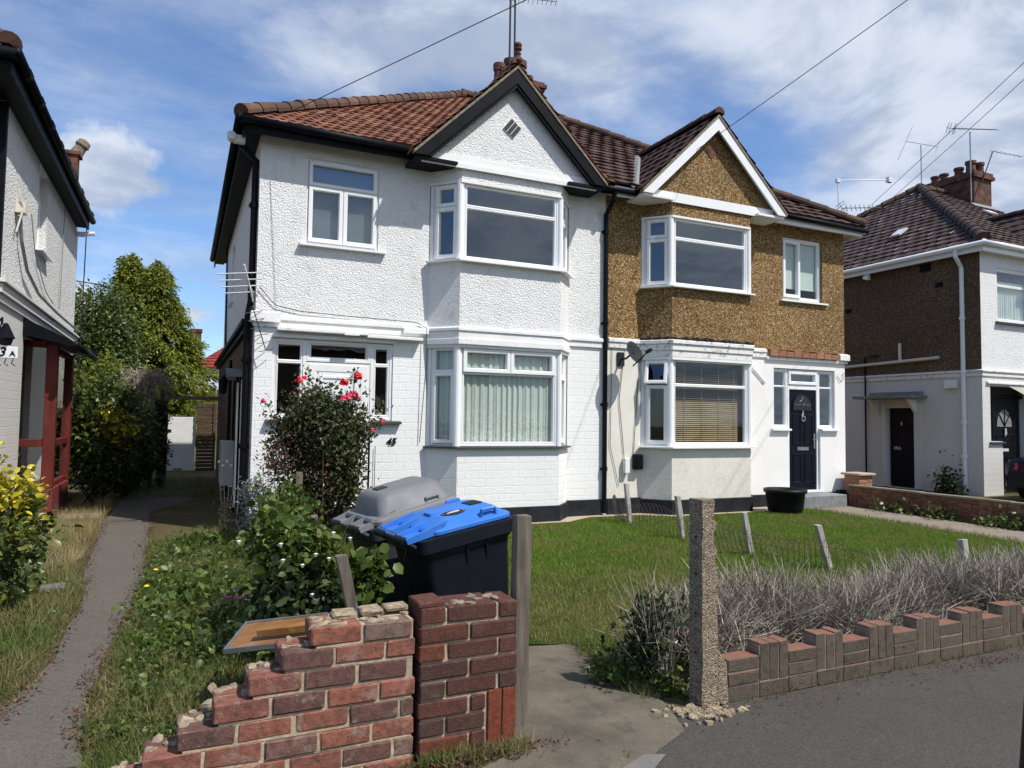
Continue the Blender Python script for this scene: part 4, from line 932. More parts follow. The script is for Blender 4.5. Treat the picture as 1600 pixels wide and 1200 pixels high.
# top lights of the side sashes standing open (hinged at the head)
for k, (p, q) in ((0, (BAY7[0], BAY7[1])), (2, (BAY7[2], BAY7[3]))):
    f = Fr(p, q); mb = MB(); gl = MB(); a0_, a1_ = .085, f.L - .075; zt = 2.70; hh = .43; ang = R(16 if k == 0 else 38)
    class Tilt(Fr):
        def P(s, a, z, d=0.0):
            dz = z - zt; y = -dz * math.sin(ang) + d * math.cos(ang); zz = zt + dz * math.cos(ang) + d * math.sin(ang); return Fr.P(s, a, zz, y)
    ft = Tilt(p, q); g = ring(mb, ft, (a0_, zt - hh, a1_, zt), .06, .012, -.045); gl.quad(ft.P(g[0], g[1], -.02), ft.P(g[2], g[1], -.02), ft.P(g[2], g[3], -.02), ft.P(g[0], g[3], -.02))
    w = mb.build('top_sash', M['upvc'], H7); w['label'] = 'white top light of the side window propped open'; gl.build('pane', M['glass'], w)
mb = MB(); band(mb, BAY7, 2.705, 2.749, -.03, .03); band(mb, BAY7, 5.225, 5.262, -.03, .012); mb.build('window_head', M['upvc'], H7)
window(H7, fr7, 10.74 - XM, 11.82 - XM, 4.09, 5.35, [(0, .47, 0, 1, 1, .07), (.47, 1, 0, 1, 0, .03)], .05, .045, sill=(10.66 - XM, 11.93 - XM, .05, .06), pane=M['glass_low'], curtain=flat_blind(M['pale_interior'], -.13, .0, .20))
# door unit of 47
window(H7, fr7, 10.49 - XM, 10.885 - XM, 1.53, 2.70, [(0, 1, 0, .72, 0, .02), (0, 1, .72, 1, 0, .02)], .05, .045, sill=(10.42 - XM, 10.89 - XM, .05, .07))
window(H7, fr7, 11.725 - XM, 12.15 - XM, 1.53, 2.70, [(0, 1, 0, .72, 0, .02), (0, 1, .72, 1, 0, .02)], .05, .045, sill=(11.72 - XM, 12.22 - XM, .05, .07))
window(H7, fr7, 10.885 - XM, 11.725 - XM, 2.365, 2.70, [(0, 1, 0, 1, 1, .065)], .05, .03)
mb = MB(); fr7.box(mb, 10.885 - XM, 10.935 - XM, .27, 2.36, -.12, -.04); fr7.box(mb, 11.675 - XM, 11.725 - XM, .27, 2.36, -.12, -.04); fr7.box(mb, 10.936 - XM, 11.674 - XM, 2.30, 2.36, -.12, -.04); fr7.box(mb, 10.87 - XM, 11.74 - XM, .255, .30, -.12, .03)
df = mb.build('door_frame', M['upvc'], H7, bevel=.006)
mb = MB(); da, db = 10.94 - XM, 11.67 - XM; fr7.box(mb, da, db, .302, 2.298, -.10, -.06); c_ = (da + db) / 2
for (p, q, z0_, z1_) in ((da + .10, c_ - .05, .45, 1.02), (c_ + .05, db - .10, .45, 1.02), (da + .10, c_ - .05, 1.22, 1.80), (c_ + .05, db - .10, 1.22, 1.80)): ring(mb, fr7, (p, z0_, q, z1_), .025, -.048, -.07)
dr = mb.build('door', M['navy'], H7)
mb = MB(); arc = [fr7.P(c_ - .25, 1.90, -.055), fr7.P(c_ + .25, 1.90, -.055)] + [fr7.P(c_ + .25 * math.cos(t), 1.97 + .22 * math.sin(t), -.055) for t in [math.pi * k / 10 for k in range(11)]]
mb.prism(arc, (0, -.006, 0)); gp = mb.build('pane', M['dark_glass'], dr)
mb = MB(); ar2 = [fr7.P(c_ + .265 * math.cos(t), 1.97 + .235 * math.sin(t), -.05) for t in [math.pi * k / 14 for k in range(15)]]; mb.tube([fr7.P(c_ - .265, 1.89, -.05)] + ar2[::-1] + [fr7.P(c_ + .265, 1.89, -.05), fr7.P(c_ - .265, 1.89, -.05)], .014, 6); mb.build('pane_moulding', M['navy'], dr)
mb = MB(); st = [(0, .11), (.028, .03), (.085, 0), (.028, -.03), (0, -.11), (-.028, -.03), (-.085, 0), (-.028, .03), (0, .11)]; mb.tube([fr7.P(c_ + a, 2.06 + b, -.045) for a, b in st], .006, 5); mb.tube([fr7.P(c_ - .2, 2.0, -.046), fr7.P(c_ + .2, 2.0, -.046)], .003, 5); mb.build('star_motif', M['chrome'], dr)
mb = MB(); mb.tube([fr7.P(c_ + .045 * math.sin(t), 1.72 - .05 * math.cos(t), -.03) for t in [6.28 * k / 12 for k in range(13)]], .010, 6); mb.lathe([(.02, 0), (.025, .06), (.012, .12)], fr7.P(c_, 1.76, -.045), 8); mb.build('knocker', M['chrome'], dr)
mb = MB(); fr7.box(mb, c_ - .15, c_ + .15, 1.09, 1.155, -.06, -.045); mb.build('letter_box', M['steel'], dr)
mb = MB(); fr7.box(mb, db - .07, db - .035, 1.12, 1.42, -.06, -.045); mb.tube([fr7.P(db - .052, 1.3, -.05), fr7.P(db - .052, 1.3, -.005), fr7.P(db - .15, 1.3, -.005)], .009, 6); mb.build('handle', M['chrome'], dr)
mb = MB(); mb.box((10.56, 9.98, 0.0), (11.86, D - .01, .25)); mb.build('doorstep', M['lead'], H7, bevel=.015)
mb = MB(); X1 = XR + .26
roof_plane(mb, [(XM, EY, EZ), (X1, EY, EZ), (X1 - RUN, RY, RZ), (XM, RY, RZ)], 0.30, 0.30, 0.034, 0.016)
roof_plane(mb, [(X1, EY, EZ), (X1, EY + 2 * RUN, EZ), (X1 - RUN, RY, RZ)], 0.30, 0.30, 0.034, 0.016)
mb.quad((XM, EY + 2 * RUN, EZ), (XM, RY, RZ), (X1 - RUN, RY, RZ), (X1, EY + 2 * RUN, EZ))
rf = mb.build('roof', M['tile47'], H7)
mb = MB(); hip_tiles(mb, (X1, EY, EZ + .04), (X1 - RUN, RY, RZ + .04), .12, .40, 5); hip_tiles(mb, (XM + .1, RY, RZ + .02), (X1 - RUN, RY, RZ + .03), .12, .4, 6); mb.build('hip_tile', M['hip45'], rf)
gable(H7, GC7, 5.60, 7.20, 1.64, 9.92, 10.08, M['pebble'], M['upvc'], M['tile47'], M['upvc'], EY + (7.2 - EZ) / PITCH, M['tile47'], 0.30, 0.30, 0.014)
mb = MB(); ym = EY + (7.2 - EZ) / PITCH
for dx in (0,): mb.prism([(GC7 - 1.66, 10.18, 5.66), (GC7 - 1.56, 10.18, 5.74), (GC7 + .05, ym, 7.28), (GC7 - .05, ym, 7.22)], (-.06, 0, .02))
mb.build('valley_lead', M['lead'], rf)
mb = MB(); mb.box((XM + .01, EY + .02, 5.48), (GC7 - 1.62, EY + .045, 5.66)); mb.box((GC7 + 1.60, EY + .02, 5.50), (X1 - .04, EY + .045, 5.66)); mb.box((X1 - .05, EY + .05, 5.5), (X1 - .025, EY + 9.9, 5.66)); mb.build('fascia', M['upvc'], H7)
mb = MB(); mb.box((XM + .01, EY + .05, 5.58), (X1 - .055, D - .01, 5.61)); mb.box((XR + .005, D - .01, 5.58), (X1 - .055, EY + 9.9, 5.61)); mb.build('soffit', M['white_band'], H7)
gutter(H7, [(GC7 + 1.58, EY - .04, 5.64), (X1 + .05, EY - .04, 5.61)], M['black_paint'], .05)
mb = MB(); Q = Matrix.Translation((GC7 - .05, 10.076, 6.55)) @ Matrix.Rotation(R(45), 4, 'Y'); mb.obox(Q, (-.11, -.006, -.11), (.11, 0, .11)); mb.build('brick_patch', M['chimney'], H7)
mb = MB(); mb.box((6.98, D - .10, .72), (7.08, D - .005, .98)); mb.build('junction_box', M['white_band'], H7, bevel=.01); mb = MB(); mb.box((7.18, D - .13, .78), (7.34, D - .005, 1.05)); mb.build('vent_cowl', M['black_paint'], H7, bevel=.02)
mb = MB(); mb.tube([(7.0, D - .02, 2.85), (6.9, D - .02, 2.0), (7.02, D - .02, .9)], .006, 5); mb.tube([(7.30, D - .02, 2.4), (7.24, D - .02, 1.6), (7.2, D - .02, 1.0)], .006, 5); mb.tube([(6.75, D - .02, 3.0), (6.72, D - .02, 1.2), (6.9, D - .02, .5)], .005, 5)
mb.tube([(12.2, D - .02, 2.62), (12.3, D - .02, 2.5), (12.38, D - .02, 2.55), (12.36, D - .02, 2.66), (12.42, D - .02, 2.68)], .005, 5); mb.build('loose_cable', M['wire'], H7)
SD = place('satellite_dish', 'grey satellite dish on the cream wall beside the lower bay window', 'satellite dish', (6.98, 10.35, 2.75))
ax = Vector((.30, -.86, .38)).normalized(); AX = ax.to_track_quat('Z', 'Y').to_matrix()
mb = MB(); prof = [(0.0, 0), (.07, .005), (.14, .020), (.20, .046), (.205, .042), (.14, .013), (.07, -.004), (0, -.008)]; mb.lathe(prof, (6.95, 10.14, 2.78), 28, AX); mb.build('reflector', M['dish'], SD, smooth=True)
mb = MB(); c0 = Vector((6.95, 10.14, 2.78)); dn = AX @ Vector((0, -1, 0)); tip = c0 + ax * .33 + Vector((0.03, 0, -.10)); mb.tube([c0 + Vector((0, 0, -.22)), tip + Vector((-.03, 0, -.02))], .012, 6); mb.build('arm', M['dish'], SD)
mb = MB(); mb.lathe([(.03, -.07), (.034, 0), (.028, .05)], tip, 10, AX); mb.tube([tip, tip + Vector((-.1, .12, -.16)), tip + Vector((-.12, .2, -.9))], .004, 5); mb.build('receiver', M['dark_metal'], SD)
mb = MB(); mb.tube([c0 - ax * .02, (6.93, 10.32, 2.70), (6.93, 10.49, 2.70)], .018, 6); mb.box((6.86, 10.47, 2.58), (7.0, 10.495, 2.82)); mb.build('bracket', M['dish'], SD)
# ------------------------------------------------------------------ aerial on the side of 45
A6 = place('television_aerial', 'pale television aerial with long white rods on the front corner of the white house', 'aerial', (.8, 10.55, 3.4))
mb = MB()
for k in range(4):
    z = 3.54 - k * .065; y = 10.28 + k * .12; mb.tube([(.37 + k * .04, y - .02, z - .03), (.93 + .02 * k, y - .10, z + .03)], .009, 5)
mb.build('rods', M['alu'], A6)
mb = MB(); mb.tube([(.70, 10.2, 3.66), (.86, 10.55, 3.22)], .014, 6); mb.tube([(.80, 10.42, 3.40), (.88, 10.6, 3.30)], .016, 6); mb.build('boom', M['alu'], A6)
A7 = place('television_aerial', 'black wall aerial with short rods that also stand for its cast shadow, hanging below the string course of the white house', 'aerial', (.9, 10.45, 2.9))
mb = MB(); yagi(mb, (.84, 10.36, 3.12), (.30, .0, -.95), 6, .62, .28, .005, (.75, .4, .24), False); mb.build('antenna', M['dark_metal'], A7)  # dark rods model the aerial boom and its wall shadow as one object
mb = MB(); mb.tube([(.80, 10.60, 3.05), (.84, 10.36, 3.12)], .012, 6); mb.build('bracket', M['dark_metal'], A7)
mb = MB(); mb.tube([(.93, D - .03, 3.42), (1.15, D - .03, 3.18), (1.5, D - .03, 3.12), (2.2, D - .03, 3.10), (3.2, D - .08, 3.075), (3.36, D - .08, 3.0), (3.36, D - .09, 2.4), (3.3, D - .03, 1.25)], .006, 5); mb.tube([(2.62, D - .03, 1.2), (2.62, D - .03, .3)], .005, 5); mb.build('surface_cable', M['wire'], H5)
# ------------------------------------------------------------------ text as mesh
def text_mesh(body, parent, mtx, size, mat, name, extrude=0.004, shear=0.0, align='CENTER', offset=0.0):
    cu = bpy.data.curves.new(name, 'FONT'); cu.body = body; cu.size = size; cu.extrude = extrude; cu.shear = shear; cu.align_x = align; cu.align_y = 'CENTER'; cu.offset = offset; cu.resolution_u = 3
    t = bpy.data.objects.new(name + '_curve', cu); me = bpy.data.meshes.new_from_object(t); bpy.data.objects.remove(t); bpy.data.curves.remove(cu)
    me.transform(mtx); me.materials.clear(); me.materials.append(mat); me.name = name
    o = bpy.data.objects.new(name, me); C.objects.link(o)
    if parent is not None: attach(o, parent)
    return o
UPX = Matrix.Rotation(R(90), 4, 'X')
text_mesh('45', H5, Matrix.Translation((2.86, D - 0.012, 1.26)) @ UPX, 0.145, M['black_paint'], 'house_number', 0.006, 0.28, offset=0.004)

# ------------------------------------------------------------------ number 43 (left)
H3 = place('semi_detached_house', 'off-white roughcast house at the left edge with black gutter and dark red glazed porch', 'house', (-5, 14, 0))
WX = -2.1; fl = Fr((WX, D), (WX, 17.3))
mb = MB(); wall(mb, fl, 3.25, 5.62, [(2.35, 3.15, 4.15, 5.45)], .16); wall(mb, Fr((-8, D), (WX, D)), 3.25, 5.62); mb.build('wall', M['grey_rough'], H3)
mb = MB(); wall(mb, fl, 0, 3.25, [(1.75, 3.75, 0, 2.75)], .9); wall(mb, Fr((-8, D), (WX, D)), 0, 3.25); mb.build('wall', M['old_white_brick'], H3)
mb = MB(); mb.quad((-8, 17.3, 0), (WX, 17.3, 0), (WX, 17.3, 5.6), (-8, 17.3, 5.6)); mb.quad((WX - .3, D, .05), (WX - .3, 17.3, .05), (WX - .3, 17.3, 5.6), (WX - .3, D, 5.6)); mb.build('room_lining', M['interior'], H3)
mb = MB(); band(mb, [(-8, D), (WX, D), (WX, 17.3)], 3.20, 3.27, 0, .11, .03); band(mb, [(-8, D), (WX, D), (WX, 17.3)], 3.08, 3.195, 0, .07); band(mb, [(-8, D), (WX, D), (WX, 17.3)], 2.98, 3.075, 0, .035); mb.build('string_course', M['old_white_brick'], H3, bevel=.006)
window(H3, fl, 2.35, 3.15, 4.15, 5.45, [(0, 1, 0, .7, 1), (0, 1, .7, 1, 0)], .11, .05, sill=(2.28, 3.22, .05, .10))
mb = MB(); E3 = -1.87; YF3 = 9.5
roof_plane(mb, [(E3, YF3, EZ), (E3, 17.1, EZ), (E3 - 3.6, 14.0, EZ + 2.4), (E3 - 3.6, 13.8, EZ + 2.4)], .25, .2, .02, .012); roof_plane(mb, [(-8.3, YF3, EZ), (E3, YF3, EZ), (E3 - 3.6, 13.8, EZ + 2.4), (-8.3, 13.8, EZ + 2.4)], .25, .2, .02, .012)
rf = mb.build('roof', M['tile45'], H3); mb = MB(); hip_tiles(mb, (E3 - .02, YF3 - .04, EZ + .05), (E3 - 3.6, 13.8, EZ + 2.45), .13, .36, 8); mb.build('hip_tile', M['hip45'], rf)
mb = MB(); mb.box((E3 - .03, YF3 + .05, 5.44), (E3, 17.0, 5.66)); mb.build('fascia', M['black_paint'], H3); mb = MB(); mb.box((-8, YF3 + .02, 5.44), (E3, YF3 + .05, 5.66)); mb.build('fascia', M['black_paint'], H3)
mb = MB(); mb.box((WX + .005, YF3 + .06, 5.47), (E3 - .03, 17.0, 5.5)); mb.box((-8, YF3 + .06, 5.47), (WX, D - .005, 5.5)); mb.build('soffit', M['black_paint'], H3)
gutter(H3, [(E3 + .055, YF3 - .08, 5.66), (E3 + .055, 17.05, 5.63)], M['black_paint'], .062)
mb = MB()
for k in range(9): mb.lathe([(.072, -.05), (.072, .05)], (E3 + .055, 10.0 + k * .82, 5.655), 8, Matrix.Rotation(R(90), 3, 'X'))
mb.build('gutter_joint', M['black_paint'], H3)
mb = MB(); mb.box((WX - .06, D - .07, 2.2), (WX + .035, D - .005, 5.44)); mb.build('corner_board', M['black_paint'], H3); gutter(H3, [(-8, YF3 - .04, 5.64), (E3 + .05, YF3 - .04, 5.64)], M['black_paint'], .062)
mb = MB(); mb.box((-2.36, 16.9, 5.75), (-2.12, 17.2, 6.95)); mb.box((-2.40, 16.86, 6.95), (-2.07, 17.24, 7.02)); ch = mb.build('chimney', M['chimney'], H3)
mb = MB(); mb.lathe([(.13, 0), (.11, .18), (.14, .22), (.12, .32), (.05, .36)], (-2.17, 17.03, 7.0), 10, Matrix.Rotation(R(28), 3, 'Y')); mb.build('chimney_pot', M['mortar'], ch)
mb = MB(); mb.tube([(WX + .05, 11.35, 4.25), (WX + .05, 11.5, 3.95), (WX + .06, 11.9, 3.62), (WX + .07, 12.8, 3.42), (WX + .08, 14.5, 3.36), (WX + .09, 17.2, 3.34)], .024, 6); mb.tube([(WX + .03, 12.2, 4.5), (WX + .03, 12.6, 4.0), (WX + .03, 13.6, 3.6), (WX + .03, 14.4, 3.5)], .007, 5); mb.tube([(WX + .03, 15.2, 5.4), (WX + .03, 15.1, 3.5)], .008, 5); mb.build('surface_cable', M['lead'], H3)
mb = MB(); mb.box((WX + .005, 11.25, 4.28), (WX + .12, 11.42, 4.42)); mb.tube([(WX + .03, 11.2, 4.6), (WX + .1, 11.25, 4.35), (WX + .04, 11.2, 4.0)], .012, 5); mb.build('cable_bracket', M['cream'], H3)
mb = MB(); mb.box((WX, 16.9, 5.28), (WX + .16, 17.02, 5.36)); mb.tube([(WX + .12, 16.95, 5.33), (WX + .34, 16.95, 5.36)], .045, 8); mb.build('floodlight', M['white_band'], H3)
# porch of 43A
mb = MB(); mb.box((-2.42, 12.52, 0), (-1.70, 14.2, .50)); mb.build('porch_plinth', M['red_brick_paint'], H3, bevel=.01)
def pst(a, b): mb = MB(); mb.box(a, b); return mb.build('porch_post', M['red_wood'], H3, bevel=.008)
pst((-2.42, 12.55, .0), (-2.28, 12.66, 2.72)); pst((-1.86, 12.55, .5), (-1.71, 12.70, 2.64)); pst((-1.84, 14.22, .5), (-1.72, 14.42, 2.62))
def rail(a, b): mb = MB(); mb.box(a, b); return mb.build('porch_rail', M['red_wood'], H3, bevel=.006)
rail((-2.279, 12.57, 1.12), (-1.861, 12.66, 1.23)); rail((-2.279, 12.57, 2.60), (-1.861, 12.66, 2.70)); rail((-1.83, 12.70, 1.12), (-1.74, 14.22, 1.22)); rail((-1.83, 12.70, 2.54), (-1.74, 14.22, 2.63)); rail((-2.279, 12.57, .5), (-1.861, 12.66, .58)); rail((-1.83, 12.70, .5), (-1.74, 14.22, .58))
mb = MB(); mb.quad((-2.28, 12.61, .58), (-1.86, 12.61, .58), (-1.86, 12.61, 2.6), (-2.28, 12.61, 2.6)); mb.build('porch_glass', M['glass'], H3); mb = MB(); mb.quad((-1.785, 12.70, .58), (-1.785, 14.22, .58), (-1.785, 14.22, 2.54), (-1.785, 12.7, 2.54)); mb.build('porch_glass', M['glass'], H3)
mb = MB(); mb.prism([(WX, 12.15, 2.98), (-1.48, 12.15, 2.68), (-1.48, 12.15, 2.60), (WX, 12.15, 2.74)], (0, 2.5, 0)); mb.build('porch_roof', M['black_paint'], H3); gutter(H3, [(-1.44, 12.1, 2.63), (-1.44, 14.7, 2.61)], M['black_plastic'], .05)
mb = MB(); mb.box((-1.715, 14.24, 1.72), (-1.69, 14.36, 1.92)); db_ = mb.build('doorbell', M['steel'], H3, bevel=.008); mb = MB(); mb.box((-1.70, 14.236, 1.745), (-1.685, 14.34, 1.895)); mb.lathe([(.02, 0), (.02, .012)], (-1.684, 14.29, 1.80), 10, Matrix.Rotation(R(90), 3, 'Y')); mb.build('doorbell_face', M['black_plastic'], db_)
LS = place('hanging_sign', 'white hanging plaque reading 43A below a small black lantern', 'sign', (-1.97, 10.2, 2.3))
mb = MB(); mb.tube([(-2.06, 10.48, 2.72), (-1.97, 10.2, 2.74), (-1.97, 10.2, 2.66)], .012, 6); mb.tube([(-2.06, 10.48, 2.5), (-1.97, 10.2, 2.72)], .008, 5); mb.build('bracket', M['black_paint'], LS)
mb = MB(); mb.lathe([(.015, .22), (.03, .20), (.09, .06), (.10, .04), (.08, .03), (.06, -.04), (.02, -.05)], (-1.93, 10.2, 2.46), 4); mb.build('lantern', M['black_paint'], LS)
mb = MB(); mb.cbox((-2.13, 10.185, 2.26), (-1.80, 10.205, 2.40), .006); pq = mb.build('plaque', M['white_wood'], LS)
text_mesh('43', pq, Matrix.Translation((-1.995, 10.182, 2.33)) @ UPX, .15, M['black_paint'], 'lettering', .002, .25, offset=.003); text_mesh('A', pq, Matrix.Translation((-1.85, 10.182, 2.315)) @ UPX, .085, M['black_paint'], 'lettering', .002, offset=.002)
mb = MB()
for k in range(4): mb.tube([(-2.05 + k * .07, 10.195, 2.26), (-2.07 + k * .07, 10.195, 2.20), (-2.03 + k * .07, 10.195, 2.17)], .006, 5)
mb.build('hook', M['dark_metal'], LS)
A3 = place('television_aerial', 'thin aerial rod with one crossbar beside the far corner of the left house', 'aerial', (-2.15, 19.0, 0))
mb = MB(); mb.tube([(-2.22, 19.2, 0), (-2.16, 19.2, 6.0)], .014, 5); mb.build('mast', M['dark_metal'], A3); mb = MB(); mb.tube([(-2.55, 19.2, 4.73), (-1.75, 19.2, 4.66)], .014, 5); mb.build('crossbar', M['dark_metal'], A3)

# ------------------------------------------------------------------ number 49 (right)
H9 = place('semi_detached_house', 'house at the right edge with purple-brown tiled hip roof, dark pebbledash side and white front', 'house', (20, 15.4, 0))
WX9 = 16.95; fs9 = Fr((WX9, 20.6), (WX9, D)); fn9 = Fr((WX9, D), (23.4, D)); ya = lambda y: 20.6 - y
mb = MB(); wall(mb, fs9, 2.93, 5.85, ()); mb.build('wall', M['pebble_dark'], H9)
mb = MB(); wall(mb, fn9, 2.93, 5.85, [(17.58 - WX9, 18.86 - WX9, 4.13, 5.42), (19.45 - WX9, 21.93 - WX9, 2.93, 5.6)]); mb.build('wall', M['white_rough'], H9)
mb = MB(); wall(mb, fs9, 0, 2.93, [(ya(12.98), ya(12.2), .02, 2.07)], .15); wall(mb, fn9, 0, 2.93, [(17.24 - WX9, 17.68 - WX9, 1.27, 2.58), (17.68 - WX9, 18.95 - WX9, 0, 2.58), (19.45 - WX9, 21.93 - WX9, 0, 2.80)], .35); mb.build('wall', M['old_white_brick'], H9)
mb = MB(); mb.quad((WX9 + .36, D + .5, .02), (23.4, D + .5, .02), (23.4, D + .5, 5.8), (WX9 + .36, D + .5, 5.8)); mb.quad((WX9 + .36, 20.6, 0), (WX9 + .36, D + .36, 0), (WX9 + .36, D + .36, 5.8), (WX9 + .36, 20.6, 5.8)); mb.build('room_lining', M['interior'], H9)
BAY9 = bay_pts(19.45, 21.93); mb = MB(); bay_walls(mb, BAY9, 0, 1.19); bay_walls(mb, BAY9, 2.75, 4.05); bay_walls(mb, BAY9, 5.3, 5.7); mb.build('wall', M['white_rough'], H9)
for (z0, z1) in ((1.19, 2.75), (4.05, 5.3)): bay_windows(H9, BAY9, z0, z1, [(0, 1, 0, T, 0, .035), (0, 1, T, 1, 0, .035)], two, two, M['upvc'], .09)
mb = MB(); band(mb, [(WX9, 20.6), (WX9, D), (19.4, D)], 2.90, 2.96, 0, .06, .02); band(mb, [(WX9, 20.6), (WX9, D), (19.4, D)], 2.80, 2.895, 0, .03); band(mb, [(17.1, D), (19.1, D)], 2.62, 2.69, 0, .05, .02); mb.build('string_course', M['band47'], H9, bevel=.008)
window(H9, fn9, 17.58 - WX9, 18.86 - WX9, 4.13, 5.42, [(0, 1, 0, .69, 0, .035), (0, 1, .69, 1, 0, .035)], .03, .045, sill=(17.50 - WX9, 18.94 - WX9, .06, .09), sill_mat=M['sill_dark'], curtain=drape(M['curtain'], top=.30, seed=5))
window(H9, fn9, 17.24 - WX9, 17.68 - WX9, 1.27, 2.3, [(0, 1, 0, 1, 0, .02)], .2, .05, frame=M['black_paint'], pane=M['glass'], sill=(17.18 - WX9, 17.72 - WX9, .05, .06), sill_mat=M['sill_dark'])
mb = MB(); mb.box((17.69, D + .26, 0), (17.78, D + .34, 2.3)); mb.build('door_frame', M['black_paint'], H9); mb = MB(); mb.box((17.2, D + .26, 2.31), (18.94, D + .34, 2.40)); mb.build('door_frame', M['black_paint'], H9)
mb = MB(); mb.box((17.79, D + .28, 0.1), (18.66, D + .33, 2.30)); f9 = Fr((17.79, D + .28), (18.66, D + .28))
for (p, q, r_, s_) in ((.1, .40, .2, .9), (.47, .77, .2, .9), (.1, .77, 1.15, 1.42)): ring(mb, f9, (p, r_, q, s_), .03, .012, -.01)
dr = mb.build('door', M['black_paint'], H9)
mb = MB(); mb.prism([f9.P(.435 + .29 * math.cos(t), 1.62 + .42 * math.sin(t), .004) for t in [math.pi * k / 10 for k in range(11)]], (0, .003, 0)); mb.build('pane', M['lead'], dr)
mb = MB()
for t in (R(45), R(90), R(135)): mb.tube([f9.P(.435, 1.63, .01), f9.P(.435 + .28 * math.cos(t), 1.63 + .40 * math.sin(t), .01)], .014, 5)
mb.build('glazing_bar', M['black_paint'], dr)
mb = MB(); f9.box(mb, .30, .57, 1.02, 1.09, 0, .012); mb.build('letter_box', M['alu'], dr); mb = MB(); mb.lathe([(.02, 0), (.035, .05), (.02, .2)], f9.P(.435, 1.38, .03), 8); mb.build('knocker', M['chrome'], dr)
mb = MB(); cy_, n_ = 18.6, 10
for k in range(n_):
    x0, x1 = 17.9 + 1.0 * k / n_, 17.9 + 1.0 * (k + 1) / n_; za = lambda x: 2.58 - .32 * ((x - 17.9) / 1.0) ** 1.2
    mb.quad((x0, D - .02, 2.60), (x1, D - .02, 2.60), (x1, D - .02, za(x1)), (x0, D - .02, za(x0)))
mb.build('arch_panel', M['cream'], H9)
X9 = WX9 - .25; E9 = 10.25; Z9 = 5.93; mb = MB()
roof_plane(mb, [(X9, E9, Z9), (24.2, E9, Z9), (24.2, E9 + 5.2, Z9 + 3.52), (X9 + 5.2, E9 + 5.2, Z9 + 3.52)], .30, .30, .034, .014); roof_plane(mb, [(X9, E9 + 10.4, Z9), (X9, E9, Z9), (X9 + 5.2, E9 + 5.2, Z9 + 3.52)], .30, .30, .034, .014)
rf = mb.build('roof', M['tile49'], H9); mb = MB(); hip_tiles(mb, (X9, E9, Z9 + .04), (X9 + 5.2, E9 + 5.2, Z9 + 3.56), .15, .4, 11); mb.build('hip_tile', M['tile49'], rf); mb = MB(); hip_tiles(mb, (X9, E9 + 10.4, Z9 + .04), (X9 + 5.2, E9 + 5.2, Z9 + 3.56), .13, .4, 12); hip_tiles(mb, (X9 + 5.1, E9 + 5.2, Z9 + 3.54), (24.2, E9 + 5.2, Z9 + 3.54), .13, .4, 13); mb.build('hip_tile', M['hip45'], rf)
gable(H9, 20.69, 5.83, 7.45, 1.66, 9.90, 10.05, M['white_rough'], M['upvc'], M['tile49'], M['upvc'], E9 + (7.45 - Z9) / .677, M['tile49'], .30, .30, .014, 10.4)
mb = MB(); mb.box((X9 + .02, E9 + .03, 5.70), (X9 + .05, 20.6, 5.90)); mb.build('fascia', M['upvc'], H9); mb = MB(); mb.box((X9 + .05, E9 + .03, 5.70), (19.1, E9 + .06, 5.90)); mb.build('fascia', M['upvc'], H9)
mb = MB(); mb.box((X9 + .055, E9 + .065, 5.74), (WX9 - .005, 20.6, 5.77)); mb.box((WX9 - .005, E9 + .065, 5.74), (19.1, D - .005, 5.77)); mb.build('soffit', M['white_band'], H9)
gutter(H9, [(X9 - .04, E9 - .08, 5.87), (X9 - .04, 20.6, 5.84)], M['upvc'], .062); gutter(H9, [(X9 - .06, E9 - .04, 5.87), (19.1, E9 - .04, 5.87)], M['upvc'], .062)
downpipe(H9, [(X9 - .02, 10.9, 5.82), (X9 - .02, 10.9, 5.66), (WX9 - .06, 10.9, 5.42), (WX9 - .06, 10.9, .05)], M['upvc'], .05, (4.2, 2.9, 1.7, .9))
mb = MB(); mb.tube([(WX9 - .06, 14.6, 3.22), (WX9 - .06, 11.5, 3.30)], .04, 8); mb.tube([(WX9 - .06, 12.55, 3.30), (WX9 - .06, 12.55, 3.75)], .04, 8); mb.build('waste_pipe', M['cream'], H9); mb = MB(); mb.tube([(WX9 - .05, 13.6, .3), (WX9 - .05, 13.6, 3.45), (WX9 - .05, 13.2, 3.48)], .024, 6); mb.build('service_pipe', M['black_paint'], H9)
fz = Fr((WX9, 20.6), (WX9, D))
mb = MB(); fz.box(mb, ya(12.95), ya(12.23), .05, 2.04, -.12, -.07)
ring(mb, fz, (ya(12.9), .15, ya(12.62), .85), .03, -.062, -.075); ring(mb, fz, (ya(12.56), .15, ya(12.28), .85), .03, -.062, -.075); sdr = mb.build('door', M['navy'], H9)
text_mesh('49A', sdr, Matrix.Translation((WX9 + .062, 12.75, 1.02)) @ Matrix.Rotation(R(-90), 4, 'Z') @ UPX, .13, M['alu'], 'door_number', .003)
mb = MB(); mb.lathe([(.03, 0), (.02, .09), (.03, .1)], (WX9 + .05, 12.6, 1.62), 8); mb.build('knocker', M['chrome'], sdr)
mb = MB(); fz.box(mb, ya(13.12), ya(12.99), .02, 2.2, -.02, .06); mb.build('door_frame', M['old_white_brick'], H9); mb = MB(); fz.box(mb, ya(12.19), ya(12.02), .02, 2.2, -.02, .06); mb.build('door_frame', M['old_white_brick'], H9)
mb = MB(); fz.box(mb, ya(13.55), ya(11.85), 2.30, 2.37, 0, .62); fz.box(mb, ya(13.4), ya(11.95), 2.375, 2.48, 0, .16); mb.build('canopy', M['lead'], H9, bevel=.01)
for y in (13.2, 12.1):
    mb = MB(); mb.prism([(WX9 - .01, y, 2.29), (WX9 - .4, y, 2.29), (WX9 - .01, y, 1.85)], (0, .07, 0)); mb.build('canopy_bracket', M['white_band'], H9)
